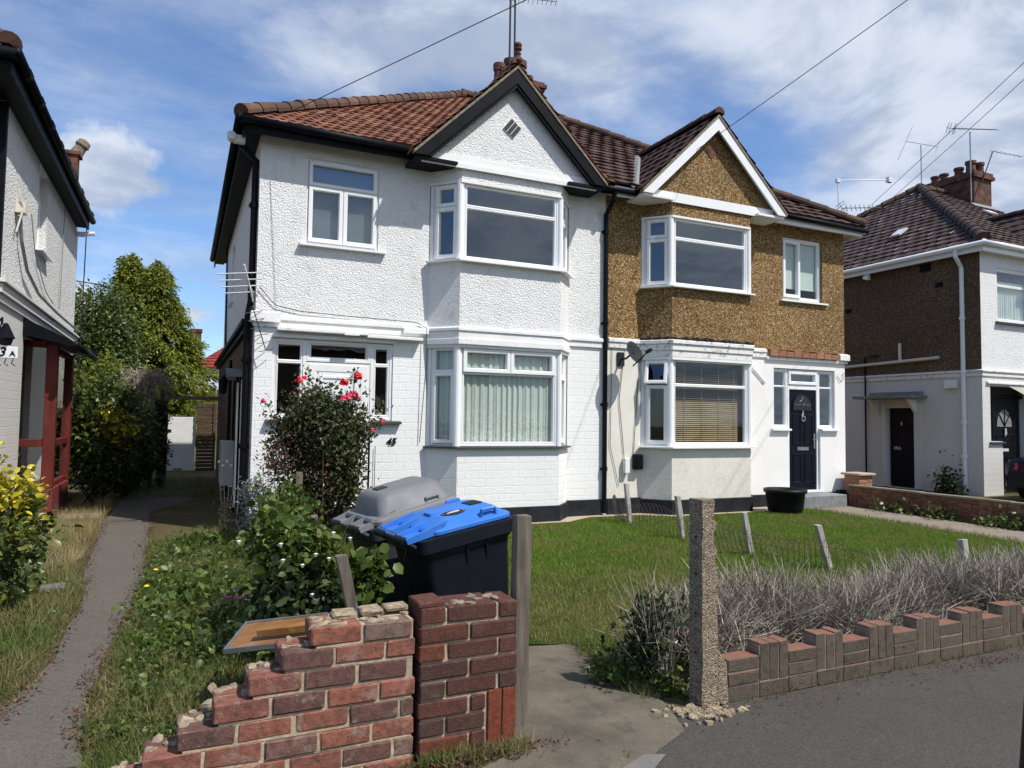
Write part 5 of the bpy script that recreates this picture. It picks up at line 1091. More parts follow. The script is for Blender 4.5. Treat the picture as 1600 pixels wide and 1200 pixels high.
for (y, z, w_, h_, m_) in ((11.40, 5.05, .20, .12, 'black_paint'), (11.7, 5.5, .3, .2, 'black_paint'), (14.05, 4.75, .2, .12, 'black_paint')):
    mb = MB(); fz.box(mb, ya(y + w_), ya(y), z, z + h_, -.02, .006); mb.build('air_brick', M[m_], H9)
mb = MB(); fz.box(mb, ya(11.55), ya(11.25), .25, .47, 0, .012)
for k in range(5): fz.box(mb, ya(11.53), ya(11.27), .27 + k * .04, .29 + k * .04, .012, .03)
mb.build('wall_grille', M['cream'], H9); mb = MB(); fz.box(mb, ya(11.35), ya(11.05), 2.52, 2.72, 0, .12); mb.build('alarm_box', M['white_band'], H9, bevel=.02)
mb = MB(); mb.tube([(X9 - .02, 13.4, 5.60), (X9 - .20, 13.25, 5.56)], .055, 8); mb.box((X9 + .06, 13.35, 5.55), (X9 + .14, 13.45, 5.7)); mb.build('floodlight', M['white_band'], H9)
mb = MB(); mb.box((23.2, 14.5, 8.6), (24.1, 16.25, 9.75)); mb.box((23.12, 14.42, 9.75), (24.18, 16.33, 9.86)); mb.box((23.16, 14.46, 9.86), (24.14, 16.29, 9.98)); ch = mb.build('chimney', M['chimney'], H9)
for k, (px_, py_) in enumerate(((23.55, 16.05), (23.5, 15.7), (23.6, 15.25), (23.6, 14.85), (23.9, 14.75))):
    mb = MB(); hh = (.32, .30, .38, .48, .44)[k]; r_ = (.15, .15, .16, .17, .15)[k]; mb.lathe([(r_ * .9, 0), (r_ * .8, hh * .75), (r_, hh * .8), (r_, hh), (r_ * .7, hh), (r_ * .7, hh - .1)], (px_, py_, 9.96), 12); mb.build('chimney_pot', M['terracotta'], ch)
mb = MB(); mb.prism([(23.0, 14.35, 8.72), (24.2, 14.35, 8.72), (24.2, 14.5, 8.86), (23.0, 14.5, 8.86)], (0, 0, .03)); mb.build('flashing', M['lead'], ch)
def roof_light(c, n=1):
    mb = MB(); Q = Matrix.Translation(c) @ Matrix.Rotation(R(34), 4, 'Y') if n else Matrix.Translation(c) @ Matrix.Rotation(R(34), 4, 'X'); Q = Matrix.Translation(c) @ (Matrix.Rotation(R(-34), 4, 'Y') if n else Matrix.Rotation(R(34), 4, 'X')); mb.obox(Q, (-.2, -.14, 0), (.2, .14, .05)); mb.build('roof_vent', M['alu'], H9)
roof_light((18.1, 13.4, 7.0)); roof_light((22.1, 13.35, 8.10), 0)
A9 = place('television_aerial', 'tall aerial with a row of short elements strapped to the far right chimney', 'aerial', (23.17, 14.6, 8.9))
mb = MB(); mb.tube([(23.12, 14.55, 8.95), (23.12, 14.55, 11.25)], .022, 6); mb.build('mast', M['steel'], A9); mb = MB(); yagi(mb, (22.0, 14.4, 11.10), (1, 0.05, .19), 11, 2.5, .32, .008, (.1, .9, .5)); mb.build('antenna', M['dark_metal'], A9)
A8 = place('television_aerial', 'old H-shaped aerial on a thin pole at the ridge of the right house', 'aerial', (21.9, 15.4, 9.4))
mb = MB(); mb.tube([(21.9, 15.4, 9.3), (21.9, 15.4, 10.9)], .018, 6); mb.build('mast', M['steel'], A8); mb = MB(); mb.tube([(21.05, 15.3, 10.83), (22.9, 15.5, 11.05)], .012, 5); mb.tube([(20.5, 15.2, 10.1), (21.5, 15.4, 11.45)], .010, 5); mb.tube([(22.75, 15.5, 10.8), (23.0, 15.5, 11.25)], .008, 5); mb.build('antenna', M['steel'], A8)
A2 = place('television_aerial', 'dark aerial leaning from the front of the far right chimney', 'aerial', (23.4, 14.45, 9.4))
mb = MB(); mb.tube([(23.3, 14.40, 9.3), (23.95, 14.35, 10.65)], .02, 6); mb.build('mast', M['dark_metal'], A2); mb = MB(); yagi(mb, (23.85, 14.35, 10.68), (.97, 0, .05), 7, 1.65, .2, .006, (.1, 1, 0), False); mb.build('antenna', M['dark_metal'], A2)
A1 = place('television_aerial', 'white pole with two aerials rising behind the roof of the brown house', 'aerial', (17.6, 15.0, 6.5))
mb = MB(); mb.tube([(17.6, 15, 6.4), (17.58, 15, 8.93)], .02, 6); mb.build('mast', M['alu'], A1); mb = MB(); mb.tube([(17.5, 15, 8.90), (20.0, 15.1, 9.33)], .014, 5); mb.box((17.50, 14.96, 8.84), (17.64, 15.04, 8.96)); mb.box((19.85, 15.03, 9.24), (20.02, 15.15, 9.40)); mb.build('antenna', M['alu'], A1)
mb = MB(); yagi(mb, (17.7, 14.98, 8.08), (1, 0, .15), 9, 1.75, .24, .009, (.1, .3, 1)); mb.build('antenna', M['dark_metal'], A1)
# ------------------------------------------------------------------ house far behind
HB = place('house', 'distant house with bright red tiled roof beyond the lane end', 'house', (3.5, 48, 0))
mb = MB(); fb = Fr((.75, 45), (8, 45)); wall(mb, fb, 0, 4.5, [(.35, 1.25, 3.3, 4.15)], .1); wall(mb, Fr((.75, 52), (.75, 45)), 0, 4.5); mb.build('wall', M['brown_brick'], HB)
mb = MB(); wall(mb, fb, 2.95, 4.5, [(.35, 1.25, 3.3, 4.15)], .1, d=.02); mb.build('wall', M['pale_wall'], HB)
window(HB, fb, .35, 1.25, 3.3, 4.15, [(0, .5, 0, .6, 1), (.5, 1, 0, .6, 1), (0, .5, .6, 1, 1), (.5, 1, .6, 1, 1)], .0, .05)
mb = MB(); roof_plane(mb, [(.45, 44.7, 4.45), (8.4, 44.7, 4.45), (4.6, 48.3, 7.3), (4.2, 48.3, 7.3)], .30, .3, .05, .0, 1); roof_plane(mb, [(.45, 52, 4.45), (.45, 44.7, 4.45), (4.2, 48.3, 7.3)], .3, .3, .05, .0, 1)
mb.build('roof', M['tilered'], HB)
mb = MB(); mb.box((.35, 47.5, 4.3), (.95, 48.1, 6.75)); mb.box((.3, 47.45, 6.75), (1.0, 48.15, 6.95)); mb.build('chimney', M['chimney'], HB)
# ------------------------------------------------------------------ house across the street, mirrored in the windows
HO = place('house', 'dark house across the street, seen only mirrored in the lower bay window', 'house', (11, -22, 0))
mb = MB(); mb.box((3, -30, 0), (18, -22, 5.6)); mb.build('wall', M['brown_brick'], HO); mb = MB(); roof_plane(mb, [(18.4, -21.6, 5.6), (2.6, -21.6, 5.6), (6.8, -25.8, 8.6), (14.2, -25.8, 8.6)], .3, .3, .03, 0, 1); mb.quad((2.6, -21.6, 5.6), (2.6, -30, 5.6), (6.8, -25.8, 8.6)); mb.quad((18.4, -21.6, 5.6), (14.2, -25.8, 8.6), (18.4, -30, 5.6)); mb.quad((2.6, -30, 5.6), (18.4, -30, 5.6), (14.2, -25.8, 8.6), (6.8, -25.8, 8.6)); mb.build('roof', M['tile47'], HO)
# ------------------------------------------------------------------ overhead cables (all run to one pole out of view)
POLE = Vector((9.15, .75, 8.5))
def cable(label, a, dz, r=.006, off=(0, 0, 0)):
    a = Vector(a); b = POLE + Vector(off); mb = MB(); mb.tube([a.lerp(b, t) - Vector((0, 0, dz * 4 * t * (1 - t))) for t in [k / 16 for k in range(17)]], r, 5); return tag(mb.build('overhead_cable', M['wire']), label, 'cable', 'cables strung to the houses')
cable('thin cable sloping up from the left end of the red clay roof', (1.22, 10.2, 5.86), .05)
cable('thin cable crossing the white gable boards of the brown house', (8.13, 10.1, 6.42), .05, .006, (.05, 0, .05))
cable('upper of two cables sloping up beside the right house roof', (16.8, 13.6, 7.4), .05, .006, (.1, 0, .1)); cable('lower of two cables sloping up beside the right house roof', (17.2, 13.4, 7.5), .10, .006, (.22, 0, .03))

# ------------------------------------------------------------------ ground
def sheet(name, poly, z, mat, label=None):
    mb = MB(); mb.quad(*[(x, y, z) for x, y in poly]); return tag(mb.build(name, mat), kind='structure')
def edge_poly(L, Rr, wob=.04, seed=1):
    rr = random.Random(seed)
    def dens(P):
        out = []
        for (a, b) in zip(P, P[1:]):
            n = max(1, int(math.hypot(b[0] - a[0], b[1] - a[1]) / .12))
            for k in range(n): out.append((a[0] + (b[0] - a[0]) * k / n + rr.uniform(-wob, wob), a[1] + (b[1] - a[1]) * k / n + rr.uniform(-wob, wob) * .5))
        return out + [P[-1]]
    return dens(L), dens(Rr)
def strip(name, L, Rr, z, mat, wob=.04, seed=1, n=90):
    """ribbon between two polylines"""
    def samp(P):
        d = [0]
        for a, b in zip(P, P[1:]): d.append(d[-1] + math.hypot(b[0] - a[0], b[1] - a[1]))
        out = []
        for k in range(n + 1):
            t = d[-1] * k / n; i = max(j for j in range(len(d)) if d[j] <= t + 1e-9); i = min(i, len(P) - 2); f = (t - d[i]) / max(1e-9, d[i + 1] - d[i]); out.append((P[i][0] + (P[i + 1][0] - P[i][0]) * f, P[i][1] + (P[i + 1][1] - P[i][1]) * f))
        return out
    rr = random.Random(seed); A, B = samp(L), samp(Rr); mb = MB()
    def sm(): w = [rr.uniform(-wob, wob) for _ in range(n + 9)]; return [sum(w[i:i + 5]) / 3.0 + rr.uniform(-wob, wob) * .2 for i in range(n + 1)]
    A = [(x + w, y) for (x, y), w in zip(A, sm())]; B = [(x + w, y) for (x, y), w in zip(B, sm())]
    for i in range(n): mb.quad((*A[i], z), (*B[i], z), (*B[i + 1], z), (*A[i + 1], z))
    return tag(mb.build(name, mat), kind='structure')
sheet('ground', [(-400, -400), (400, -400), (400, 800), (-400, 800)], 0.0, M['soil'])
sheet('pavement', [(-60, -1.2), (60, -1.2), (60, 3.22), (2.40, 3.24), (2.28, 3.10), (2.0, 2.98), (1.7, 2.90), (1.1, 2.75), (-60, 2.72)], 0.006, M['pavement'])
sheet('road', [(-200, -9), (200, -9), (200, -1.5), (-200, -1.5)], 0.004, M['pavement'])
strip('driveway', [(-1.15, 2.73), (-.95, 4.0), (-.74, 5.0), (-.72, 7.0), (-.90, 9.4), (-.98, 12.0), (-.98, 14.5), (-1.0, 21.0)], [(-.15, 2.73), (-.40, 4.0), (-.43, 5.2), (-.31, 7.2), (-.33, 10.0), (-.40, 13.4), (.2, 15), (.5, 21.0)], 0.008, M['drive'], .05, 4)
strip('concrete_apron', [(1.05, 2.73), (1.12, 3.0), (1.55, 3.2), (1.66, 3.9), (1.70, 4.72)], [(1.95, 2.80), (2.42, 3.05), (2.54, 3.35), (2.62, 3.9), (2.60, 4.52)], 0.012, M['slab'], .012, 5, 60)
sheet('paving_stone', [(1.62, 2.745), (1.90, 2.83), (2.06, 2.90), (2.16, 2.86), (1.98, 2.735)], .017, M['paver'])
sheet('garden_path', [(1.66, 4.80), (2.32, 4.83), (2.42, 4.98), (2.1, 5.5), (1.66, 5.6)], .011, M['path'])
strip('side_path', [(10.0, 4.5), (10.60, 6.04), (10.82, 9.97)], [(11.30, 4.5), (11.75, 6.78), (12.05, 10.2)], .014, M['path'], .012, 6)
strip('house_edging', [(3.2, 10.38), (3.7, 9.92), (5.6, 9.92), (6.2, 10.3), (7.2, 10.25), (7.6, 9.92), (9.7, 9.92), (10.3, 10.1), (10.9, 10.1)], [(3.2, 10.47), (3.78, 10.07), (5.5, 10.07), (5.9, 10.47), (7.35, 10.47), (7.75, 10.07), (9.5, 10.07), (9.9, 10.47), (10.9, 10.47)], .018, M['tan_path'], .01, 7)
sheet('lawn', [(1.7, 4.9), (2.75, 4.45), (2.9, 3.9), (10.0, 4.2), (10.6, 6.04), (10.85, 9.95), (6.4, 10.3), (3.2, 10.4), (2.0, 8.5)], .010, M['lawn'])
# ------------------------------------------------------------------ wheelie bins
def rrect(x0, x1, y0, y1, z, r, n=4):
    P = []
    for (cx, cy, a) in ((x1 - r, y1 - r, 0), (x0 + r, y1 - r, 90), (x0 + r, y0 + r, 180), (x1 - r, y0 + r, 270)):
        for k in range(n + 1):
            t = R(a + 90 * k / n); P.append((cx + r * math.cos(t), cy + r * math.sin(t), z))
    return P
def loft(mb, rings, cap0=True, cap1=True):
    n = len(rings[0]); b = len(mb.v); mb.v.extend(p for r in rings for p in r)
    for k in range(len(rings) - 1):
        for j in range(n): mb.f.append((b + k * n + j, b + k * n + (j + 1) % n, b + (k + 1) * n + (j + 1) % n, b + (k + 1) * n + j)); mb.m.append(mb.mi)
    if cap0: mb.f.append(tuple(b + j for j in range(n - 1, -1, -1))); mb.m.append(mb.mi)
    if cap1: mb.f.append(tuple(b + (len(rings) - 1) * n + j for j in range(n))); mb.m.append(mb.mi)
def smooth_by_angle(o, ang=35):
    me = o.data; me.polygons.foreach_set('use_smooth', [True] * len(me.polygons)); me.set_sharp_from_angle(angle=R(ang)); return o
def wheelie(label, loc, rot, bodym, lidm, style, group=None, L=.80, Wd=.60, H=.95):
    t = thing('wheelie_bin', label, 'bin', loc, rot, group); h = Wd / 2
    mb = MB(); b = lambda z, x0, x1, w, r: rrect(x0 * L, x1 * L, -w * Wd, w * Wd, z * H, r)
    loft(mb, [b(.06, -.33, .30, .36, .05), b(.10, -.34, .315, .375, .05), b(.80, -.37, .40, .42, .055), b(.86, -.375, .41, .43, .055), b(.90, -.40, .45, .475, .06)])
    o = smooth_by_angle(mb.build('body', bodym, t)); b_ = o
    mb = MB(); loft(mb, [b(.895, -.415, .465, .485, .06), b(.90, -.425, .475, .495, .06), b(.985, -.425, .475, .495, .06), b(.99, -.41, .46, .48, .06)]); smooth_by_angle(mb.build('rim', bodym, t))
    for (x0, x1) in ((-.02, 0.0), (.16, .18)):
        mb = MB(); mb.prism([(x0 * L, -.46 * Wd, .89 * H), (x1 * L, -.46 * Wd, .89 * H), (x1 * L, -.425 * Wd, .76 * H), (x0 * L, -.425 * Wd, .76 * H)], (0, .03, 0)); mb.build('rib', bodym, b_)
    mb = MB()
    if style == 'flat':
        loft(mb, [rrect(-.30 * L, .44 * L, -.455 * Wd, .455 * Wd, .992 * H, .07), rrect(-.305 * L, .445 * L, -.465 * Wd, .465 * Wd, 1.0 * H, .07), rrect(-.305 * L, .445 * L, -.465 * Wd, .465 * Wd, 1.02 * H, .07), rrect(-.295 * L, .435 * L, -.45 * Wd, .45 * Wd, 1.03 * H, .07), rrect(-.27 * L, .41 * L, -.42 * Wd, .42 * Wd, 1.035 * H, .06), rrect(-.16 * L, .34 * L, -.33 * Wd, .33 * Wd, 1.085 * H, .06), rrect(-.13 * L, .31 * L, -.29 * Wd, .29 * Wd, 1.09 * H, .05)])
    else:
        loft(mb, [rrect(-.36 * L, .47 * L, -.49 * Wd, .49 * Wd, .992 * H, .06), rrect(-.37 * L, .48 * L, -.50 * Wd, .50 * Wd, 1.0 * H, .06), rrect(-.37 * L, .48 * L, -.5 * Wd, .5 * Wd, 1.03 * H, .06), rrect(-.355 * L, .465 * L, -.485 * Wd, .485 * Wd, 1.045 * H, .06), rrect(-.30 * L, .43 * L, -.43 * Wd, .43 * Wd, 1.05 * H, .06), rrect(-.25 * L, .38 * L, -.35 * Wd, .35 * Wd, 1.16 * H, .07), rrect(-.21 * L, .34 * L, -.30 * Wd, .30 * Wd, 1.19 * H, .06), rrect(-.17 * L, .30 * L, -.26 * Wd, .26 * Wd, 1.195 * H, .05)])
    lid = smooth_by_angle(mb.build('lid', lidm, t))
    for s in (-1, 1):
        mb = MB(); y = s * .27 * Wd
        for w in (-.085, .085):
            mb.prism([(-.50 * L, y + w - .012, .985 * H), (-.27 * L, y + w - .012, 1.0 * H), (-.14 * L, y + w - .012, 1.075 * H), (-.28 * L, y + w - .012, 1.055 * H), (-.51 * L, y + w - .012, 1.02 * H)], (0, .024, 0))
        mb.box((-.46 * L, y - .085, .99 * H), (-.2 * L, y + .085, 1.008 * H)); mb.build('hinge_arm', lidm, lid)
        mb = MB(); mb.tube([(-.505 * L, y - .075, 1.0 * H), (-.505 * L, y + .075, 1.0 * H)], .026, 10); mb.build('handle', M['bin_black'], t)
        mb = MB(); mb.tube([(.16 * L, s * .40 * Wd, 1.035 * H), (.17 * L, s * .42 * Wd, 1.085 * H), (.29 * L, s * .42 * Wd, 1.085 * H), (.30 * L, s * .40 * Wd, 1.035 * H)], .014, 6); mb.build('lid_grip', lidm, lid)
        mb = MB(); mb.lathe([(.03, -.03), (.10, -.03), (.105, 0), (.10, .03), (.03, .03)], (-.36 * L, s * .40 * Wd, .10), 16, Matrix.Rotation(R(90), 3, 'X')); mb.build('wheel', M['rubber'], t)
    mb = MB(); mb.tube([(-.44 * L, -.42 * Wd, .95 * H), (-.505 * L, -.40 * Wd, 1.0 * H), (-.505 * L, .40 * Wd, 1.0 * H), (-.44 * L, .42 * Wd, .95 * H)], .016, 8); mb.build('handle_bar', bodym, t)
    if style == 'flat':
        mb = MB(); mb.add([(-.02 * L + .085 * math.cos(a), -.235 * Wd + .062 * math.sin(a), 1.093 * H) for a in [6.283 * k / 24 for k in range(24)]], [tuple(range(24))]); bd = mb.build('badge', M['bin_black'], lid)
        mb = MB()
        for k in range(24):
            a, c = 6.283 * k / 24, 6.283 * (k + 1) / 24
            mb.quad(*[(-.02 * L + p * math.cos(q), -.235 * Wd + p * .73 * math.sin(q), 1.0945 * H) for p, q in ((.073, a), (.079, a), (.079, c), (.073, c))])
        mb.build('badge_ring', M['tanfrost'], bd); mb = MB(); mb.box((-.02 * L - .045, -.245 * Wd - .004, 1.0945 * H), (-.02 * L + .045, -.245 * Wd + .008, 1.096 * H)); mb.box((-.02 * L - .02, -.245 * Wd + .018, 1.0945 * H), (-.02 * L + .05, -.245 * Wd + .026, 1.096 * H)); mb.build('badge_bar', M['white_petal'], bd)
        mb = MB(); mb.box((.20 * L, -.10 * Wd, 1.092 * H), (.32 * L, .12 * Wd, 1.096 * H)); mb.build('label_plate', M['bin_black'], lid)
        mb = MB(); mb.box((-.17 * L, -.05, 1.04 * H), (-.10 * L, .05, 1.095 * H)); mb.build('lid_step', lidm, lid)
    else:
        mb = MB(); mb.box((-.15 * L, -.02, 1.196 * H), (-.05 * L, .07, 1.205 * H)); mb.build('label_plate', M['bin_dgrey'], lid)
    return t
wheelie('blue-lidded black wheelie bin leaning behind the brick pier', (1.79, 4.56, -.02), (0, R(-9.5), R(7)), M['bin_black'], M['bin_blue'], 'flat', 'wheelie bins by the broken wall')
wheelie('grey wheelie bin with domed lid, leaning behind the blue-lidded bin', (1.70, 5.30, -.03), (0, R(-13), R(10)), M['bin_dgrey'], M['bin_grey'], 'dome', 'wheelie bins by the broken wall', .80, .62, .97)
wheelie('dark green bin half hidden by the shrubs beside the lane', (-1.08, 16.2, 0), (0, R(6), R(70)), M['bin_green'], M['bin_green'], 'dome', None, .6, .5, .95)
# ------------------------------------------------------------------ brick walls
def jitter_box(mb, a, b, c=.005, j=.003, rr=random):
    t = MB(); t.cbox(a, b, c); dx, dy, dz = rr.uniform(-j, j), rr.uniform(-j, j), rr.uniform(-j, j)
    mb.add([(x + dx + rr.uniform(-j, j) * .6, y + dy + rr.uniform(-j, j) * .6, z + dz + rr.uniform(-j, j) * .6) for x, y, z in t.v], t.f)
def rock(mb, c, s, rr):
    t = MB(); t.lathe([(.45, -.5), (.95, -.42), (1, .05), (.85, .42), (.55, .5)], (0, 0, 0), 6); a = rr.uniform(0, 6.28); k6 = [rr.uniform(.55, 1.2) for _ in range(6)]; tx, ty = rr.uniform(-.35, .35), rr.uniform(-.35, .35)
    P = []
    for i, (x, y, z) in enumerate(t.v):
        k = k6[i % 6] * rr.uniform(.85, 1.1); z = z + tx * x + ty * y; x, y = x * math.cos(a) - y * math.sin(a), x * math.sin(a) + y * math.cos(a); P.append((c[0] + x * s[0] * k, c[1] + y * s[1] * k, c[2] + z * s[2] * 2 * rr.uniform(.7, 1.2)))
    mb.add(P, t.f)
BW = place('brick_wall', 'broken red brick garden wall stepping down to the left of the pier', 'wall', (.5, 3.4, 0))
rr = random.Random(21); ch_ = .0905; brk = MB(); mor = MB(); top = MB(); xs = [.56, .43, .30, .165, .03, -.10, -.23, -.37]; XE = 1.035
for j in range(8):
    z1 = .665 - ch_ * j; z0 = z1 - ch_ + .012; x = xs[j]; first = True
    mor.box((x + .02, 3.287, z0 - .012), (XE - .012, 3.485, z1 - .004))
    while x < XE - .03:
        w = .222 if (XE - x) > .30 else (XE - x if XE - x < .235 else .222)
        if first and j % 2: w = .222
        for (ya_, yb_) in ((3.28, 3.385), (3.395, 3.50)): jitter_box(brk, (x, ya_, z0), (min(x + w, XE), yb_, z1), .006, .004, rr)
        x += w + .013; first = False
    for k in range(4):
        s_ = xs[j] + .01 + k * .034; rock(top, (s_ + .015, 3.36 + rr.uniform(0, .13), z1 + .001), (rr.uniform(.018, .034), rr.uniform(.02, .05), .006), rr)
for k in range(26): rock(top, (.58 + rr.random() * .44, 3.31 + rr.random() * .16, .664), (rr.uniform(.02, .05), rr.uniform(.02, .05), .008), rr)
for k in range(3): jitter_box(top, (.68 + k * .115, 3.37 + .01 * k, .666), (.68 + k * .115 + .11, 3.48, .695), .008, .008, rr)
brk.build('brickwork', M['old_brick'], BW); mor.build('mortar', M['mortar_sand'], BW); top.build('crumbled_mortar', M['rubble_mortar'], BW)
PR = place('brick_pier', 'dark square brick gate pier beside the broken wall', 'pier', (1.30, 3.38, 0))
brk = MB(); mor = MB(); px0, px1 = 1.055, 1.56; rr = random.Random(5)
for j in range(8):
    z1 = .705 - .0868 * j; z0 = z1 - .0868 + .012
    segs = ([(.0, .245), (.258, .505)] if j % 2 else [(0, .125), (.138, .395), (.408, .505)])
    if j >= 5: segs = [(a, min(b, .335)) for a, b in segs if a < .31]
    for a, b in segs: jitter_box(brk, (px0 + a, 3.27, z0), (px0 + b, 3.49, z1), .006, .003, rr)
jitter_box(brk, (px0 - .005, 3.28, .705), (px0 + .13, 3.46, .73), .006, .004, rr)
mor.box((px0 + .012, 3.282, -.02), (px1 - .012, 3.478, .695)); brk.build('brickwork', M['pier_brick'], PR)
for a in (.348, .430): mb = MB(); jitter_box(mb, (px0 + a, 3.268, .015), (px0 + a + .072, 3.49, .283), .006, .003, rr); mb.build('soldier_brick', M['red_brick_new'], PR)
mor.build('mortar', M['mortar_sand'], PR)
mb = MB()
for k in range(22): rock(mb, (px0 + .02 + rr.random() * .46, 3.30 + rr.random() * .16, .705), (rr.uniform(.015, .035), rr.uniform(.015, .04), .005), rr)
mb.build('crumbled_mortar', M['mortar'], PR)
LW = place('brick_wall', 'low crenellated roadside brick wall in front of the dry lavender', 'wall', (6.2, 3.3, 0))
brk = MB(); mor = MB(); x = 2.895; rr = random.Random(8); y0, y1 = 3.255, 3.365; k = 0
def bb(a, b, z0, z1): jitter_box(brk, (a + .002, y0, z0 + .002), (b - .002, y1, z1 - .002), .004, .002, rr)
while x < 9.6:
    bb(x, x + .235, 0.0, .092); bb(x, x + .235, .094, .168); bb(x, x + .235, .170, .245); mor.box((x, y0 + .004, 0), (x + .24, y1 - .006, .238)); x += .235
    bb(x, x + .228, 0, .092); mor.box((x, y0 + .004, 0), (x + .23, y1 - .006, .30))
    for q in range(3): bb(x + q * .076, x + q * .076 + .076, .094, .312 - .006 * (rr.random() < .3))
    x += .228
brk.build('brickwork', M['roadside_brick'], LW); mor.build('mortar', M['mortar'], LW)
SW = place('brick_wall', 'low brown brick boundary wall with pale coping beside the concrete path', 'wall', (12.1, 7, 0))
brk = MB(); mor = MB(); cop = MB(); rr = random.Random(12); yy0, yy1, nx = 3.9, 10.15, 12.0
for j in range(5):
    z0 = j * .078; y = yy0 - (j % 2) * .115
    while y < yy1:
        a, b = max(y, yy0), min(y + .215, yy1); jitter_box(brk, (nx + .03 * (a - 6.8), a, z0 + .006), (nx + .03 * (a - 6.8) + .10, b, z0 + .072), .005, .002, rr); y += .228
for k in range(12):
    a = yy0 + (yy1 - yy0) * k / 12; b = yy0 + (yy1 - yy0) * (k + 1) / 12; xo = nx + .03 * ((a + b) / 2 - 6.8); mor.box((xo + .016, a, 0), (xo + .084, b, .388)); jitter_box(cop, (xo - .02, a + .003, .389), (xo + .12, b - .003, .425), .006, .003, rr)
brk.build('brickwork', M['low_brick'], SW); mor.build('mortar', M['mortar'], SW); cop.build('coping', M['path'], SW)
PP = place('brick_pier', 'short orange brick pier with flat cap beside the navy door step', 'pier', (12.45, 10.2, 0))
brk = MB(); rr = random.Random(3)
for j in range(8):
    z0 = j * .075
    for a, b in (((0, .16), (.17, .37)) if j % 2 else ((0, .23), (.24, .37))): jitter_box(brk, (12.25 + a, 10.02, z0 + .004), (12.25 + b, 10.38, z0 + .07), .005, .002, rr)
brk.build('brickwork', M['pink_brick'], PP); mb = MB(); mb.box((12.26, 10.03, 0), (12.61, 10.37, .6)); mb.build('mortar', M['mortar'], PP); mb = MB(); mb.cbox((12.20, 9.97, .603), (12.67, 10.43, .65), .01); mb.build('cap', M['tan_path'], PP)
# ------------------------------------------------------------------ posts and stakes
def post_loft(mb, p0, p1, w, d, n=8, j=.004, rr=random, taper=1.0):
    p0, p1 = Vector(p0), Vector(p1); rings = []
    for k in range(n + 1):
        c = p0.lerp(p1, k / n); s = 1 + (taper - 1) * k / n; rings.append([(c.x + (sx * w / 2) * s + rr.uniform(-j, j), c.y + sy * d / 2 * s + rr.uniform(-j, j), c.z + (rr.uniform(-j, j) * 2 if k == n else 0)) for sx, sy in ((-1, -1), (1, -1), (1, 1), (-1, 1))])
    loft(mb, rings)
rr = random.Random(31)
mb = MB(); post_loft(mb, (1.655, 3.46, -.05), (1.668, 3.46, 1.10), .085, .07, 8, .003, rr); tag(mb.build('fence_post', M['wood_grey'], bevel=.006), 'tall weathered wooden post against the brick pier', 'post')
mb = MB(); post_loft(mb, (.97, 3.93, .2), (.80, 3.90, .87), .06, .05, 6, .003, rr); tag(mb.build('fence_post', M['wood_grey'], bevel=.005), 'grey wooden stake leaning in the bindweed left of the bins', 'post')
mb = MB(); post_loft(mb, (1.27, 8.5, 0), (1.25, 8.5, .98), .075, .06, 6, .003, rr); tag(mb.build('fence_post', M['wood_grey'], bevel=.005), 'thin grey post standing in front of the rose bush', 'post')
mb = MB(); post_loft(mb, (.95, 5.6, 0), (.94, 5.6, .86), .05, .05, 6, .004, rr); tag(mb.build('fence_post', M['wood_grey'], bevel=.005), 'short grey stub rising from the leaves below the rose', 'post')
CP = place('concrete_post', 'rough concrete gatepost with a broken corner at the end of the low wall', 'post', (2.735, 3.3, 0))
mb = MB(); rings = []; xa, xb, yf, yb = 2.70, 2.815, 3.245, 3.36
for k in range(25):
    z = 1.165 * k / 24; ju = lambda: rr.uniform(-.003, .003); xr_ = xb - (.028 if .80 < z < 1.08 and k % 3 else 0) - (.02 if z > 1.1 else 0); rings.append([(xa + ju(), yf + ju(), z), (xr_ - .008 + ju(), yf + ju(), z), (xr_ + ju(), yf + .012 + ju(), z), (xr_ + ju(), yb + ju(), z), (xa + ju(), yb + ju(), z)])
loft(mb, rings); sh = mb.build('shaft', M['aggregate'], CP)
mb = MB(); mb.prism([(xb - .004, yf + .01, 0), (xb + .085, yf + .01, 0), (xb + .075, yf + .01, .22), (xb - .004, yf + .01, .34)], (0, .10, 0)); mb.build('buttress', M['aggregate'], CP, bevel=.012)
mb = MB()
for z in (.30, .52, .74, .95): mb = MB(); mb.lathe([(.008, 0), (.008, .004)], (xa - .001, yf + .055, z), 8, Matrix.Rotation(R(-90), 3, 'Y')); mb.build('bolt_hole', M['rubber'], CP)
mb = MB()
for k in range(80): rock(mb, (2.66 + rr.gauss(0, .10), 3.19 + rr.gauss(0, .055), .012), (rr.uniform(.010, .034), rr.uniform(.010, .03), rr.uniform(.006, .014)), rr)
tag(mb.build('rubble', M['rubble_mortar']), 'crumbled concrete lumps round the foot of the gatepost', 'rubble', kind='stuff')
STK = [((6.51, 9.55), (6.39, 9.5, .64), 'pale leaning stake nearest the house wall, at the end of the hooped wire'), ((6.36, 8.04), (6.22, 8.0, .60), 'pale leaning stake second from the house on the lawn boundary'), ((6.38, 6.76), (6.22, 6.72, .53), 'pale leaning stake in mid lawn, right of the concrete gatepost'), ((6.60, 5.78), (6.36, 5.74, .51), 'pale leaning stake on the lawn just behind the lavender'), ((6.62, 4.25), (6.48, 4.22, .58), 'broad short stake half sunk in the dry lavender')]
for (b_, t_, lb) in STK:
    mb = MB(); post_loft(mb, (*b_, -.05), t_, .07, .055, 6, .003, rr); tag(mb.build('fence_post', M['wood_pale'], bevel=.005), lb, 'post', 'stakes of the wire fence')
mb = MB(); line = [(6.45, 9.9, .0), (6.40, 9.5, .0), (6.28, 8.0, .0), (6.28, 6.75, .0), (6.45, 5.75, .0), (6.55, 4.2, .0)]
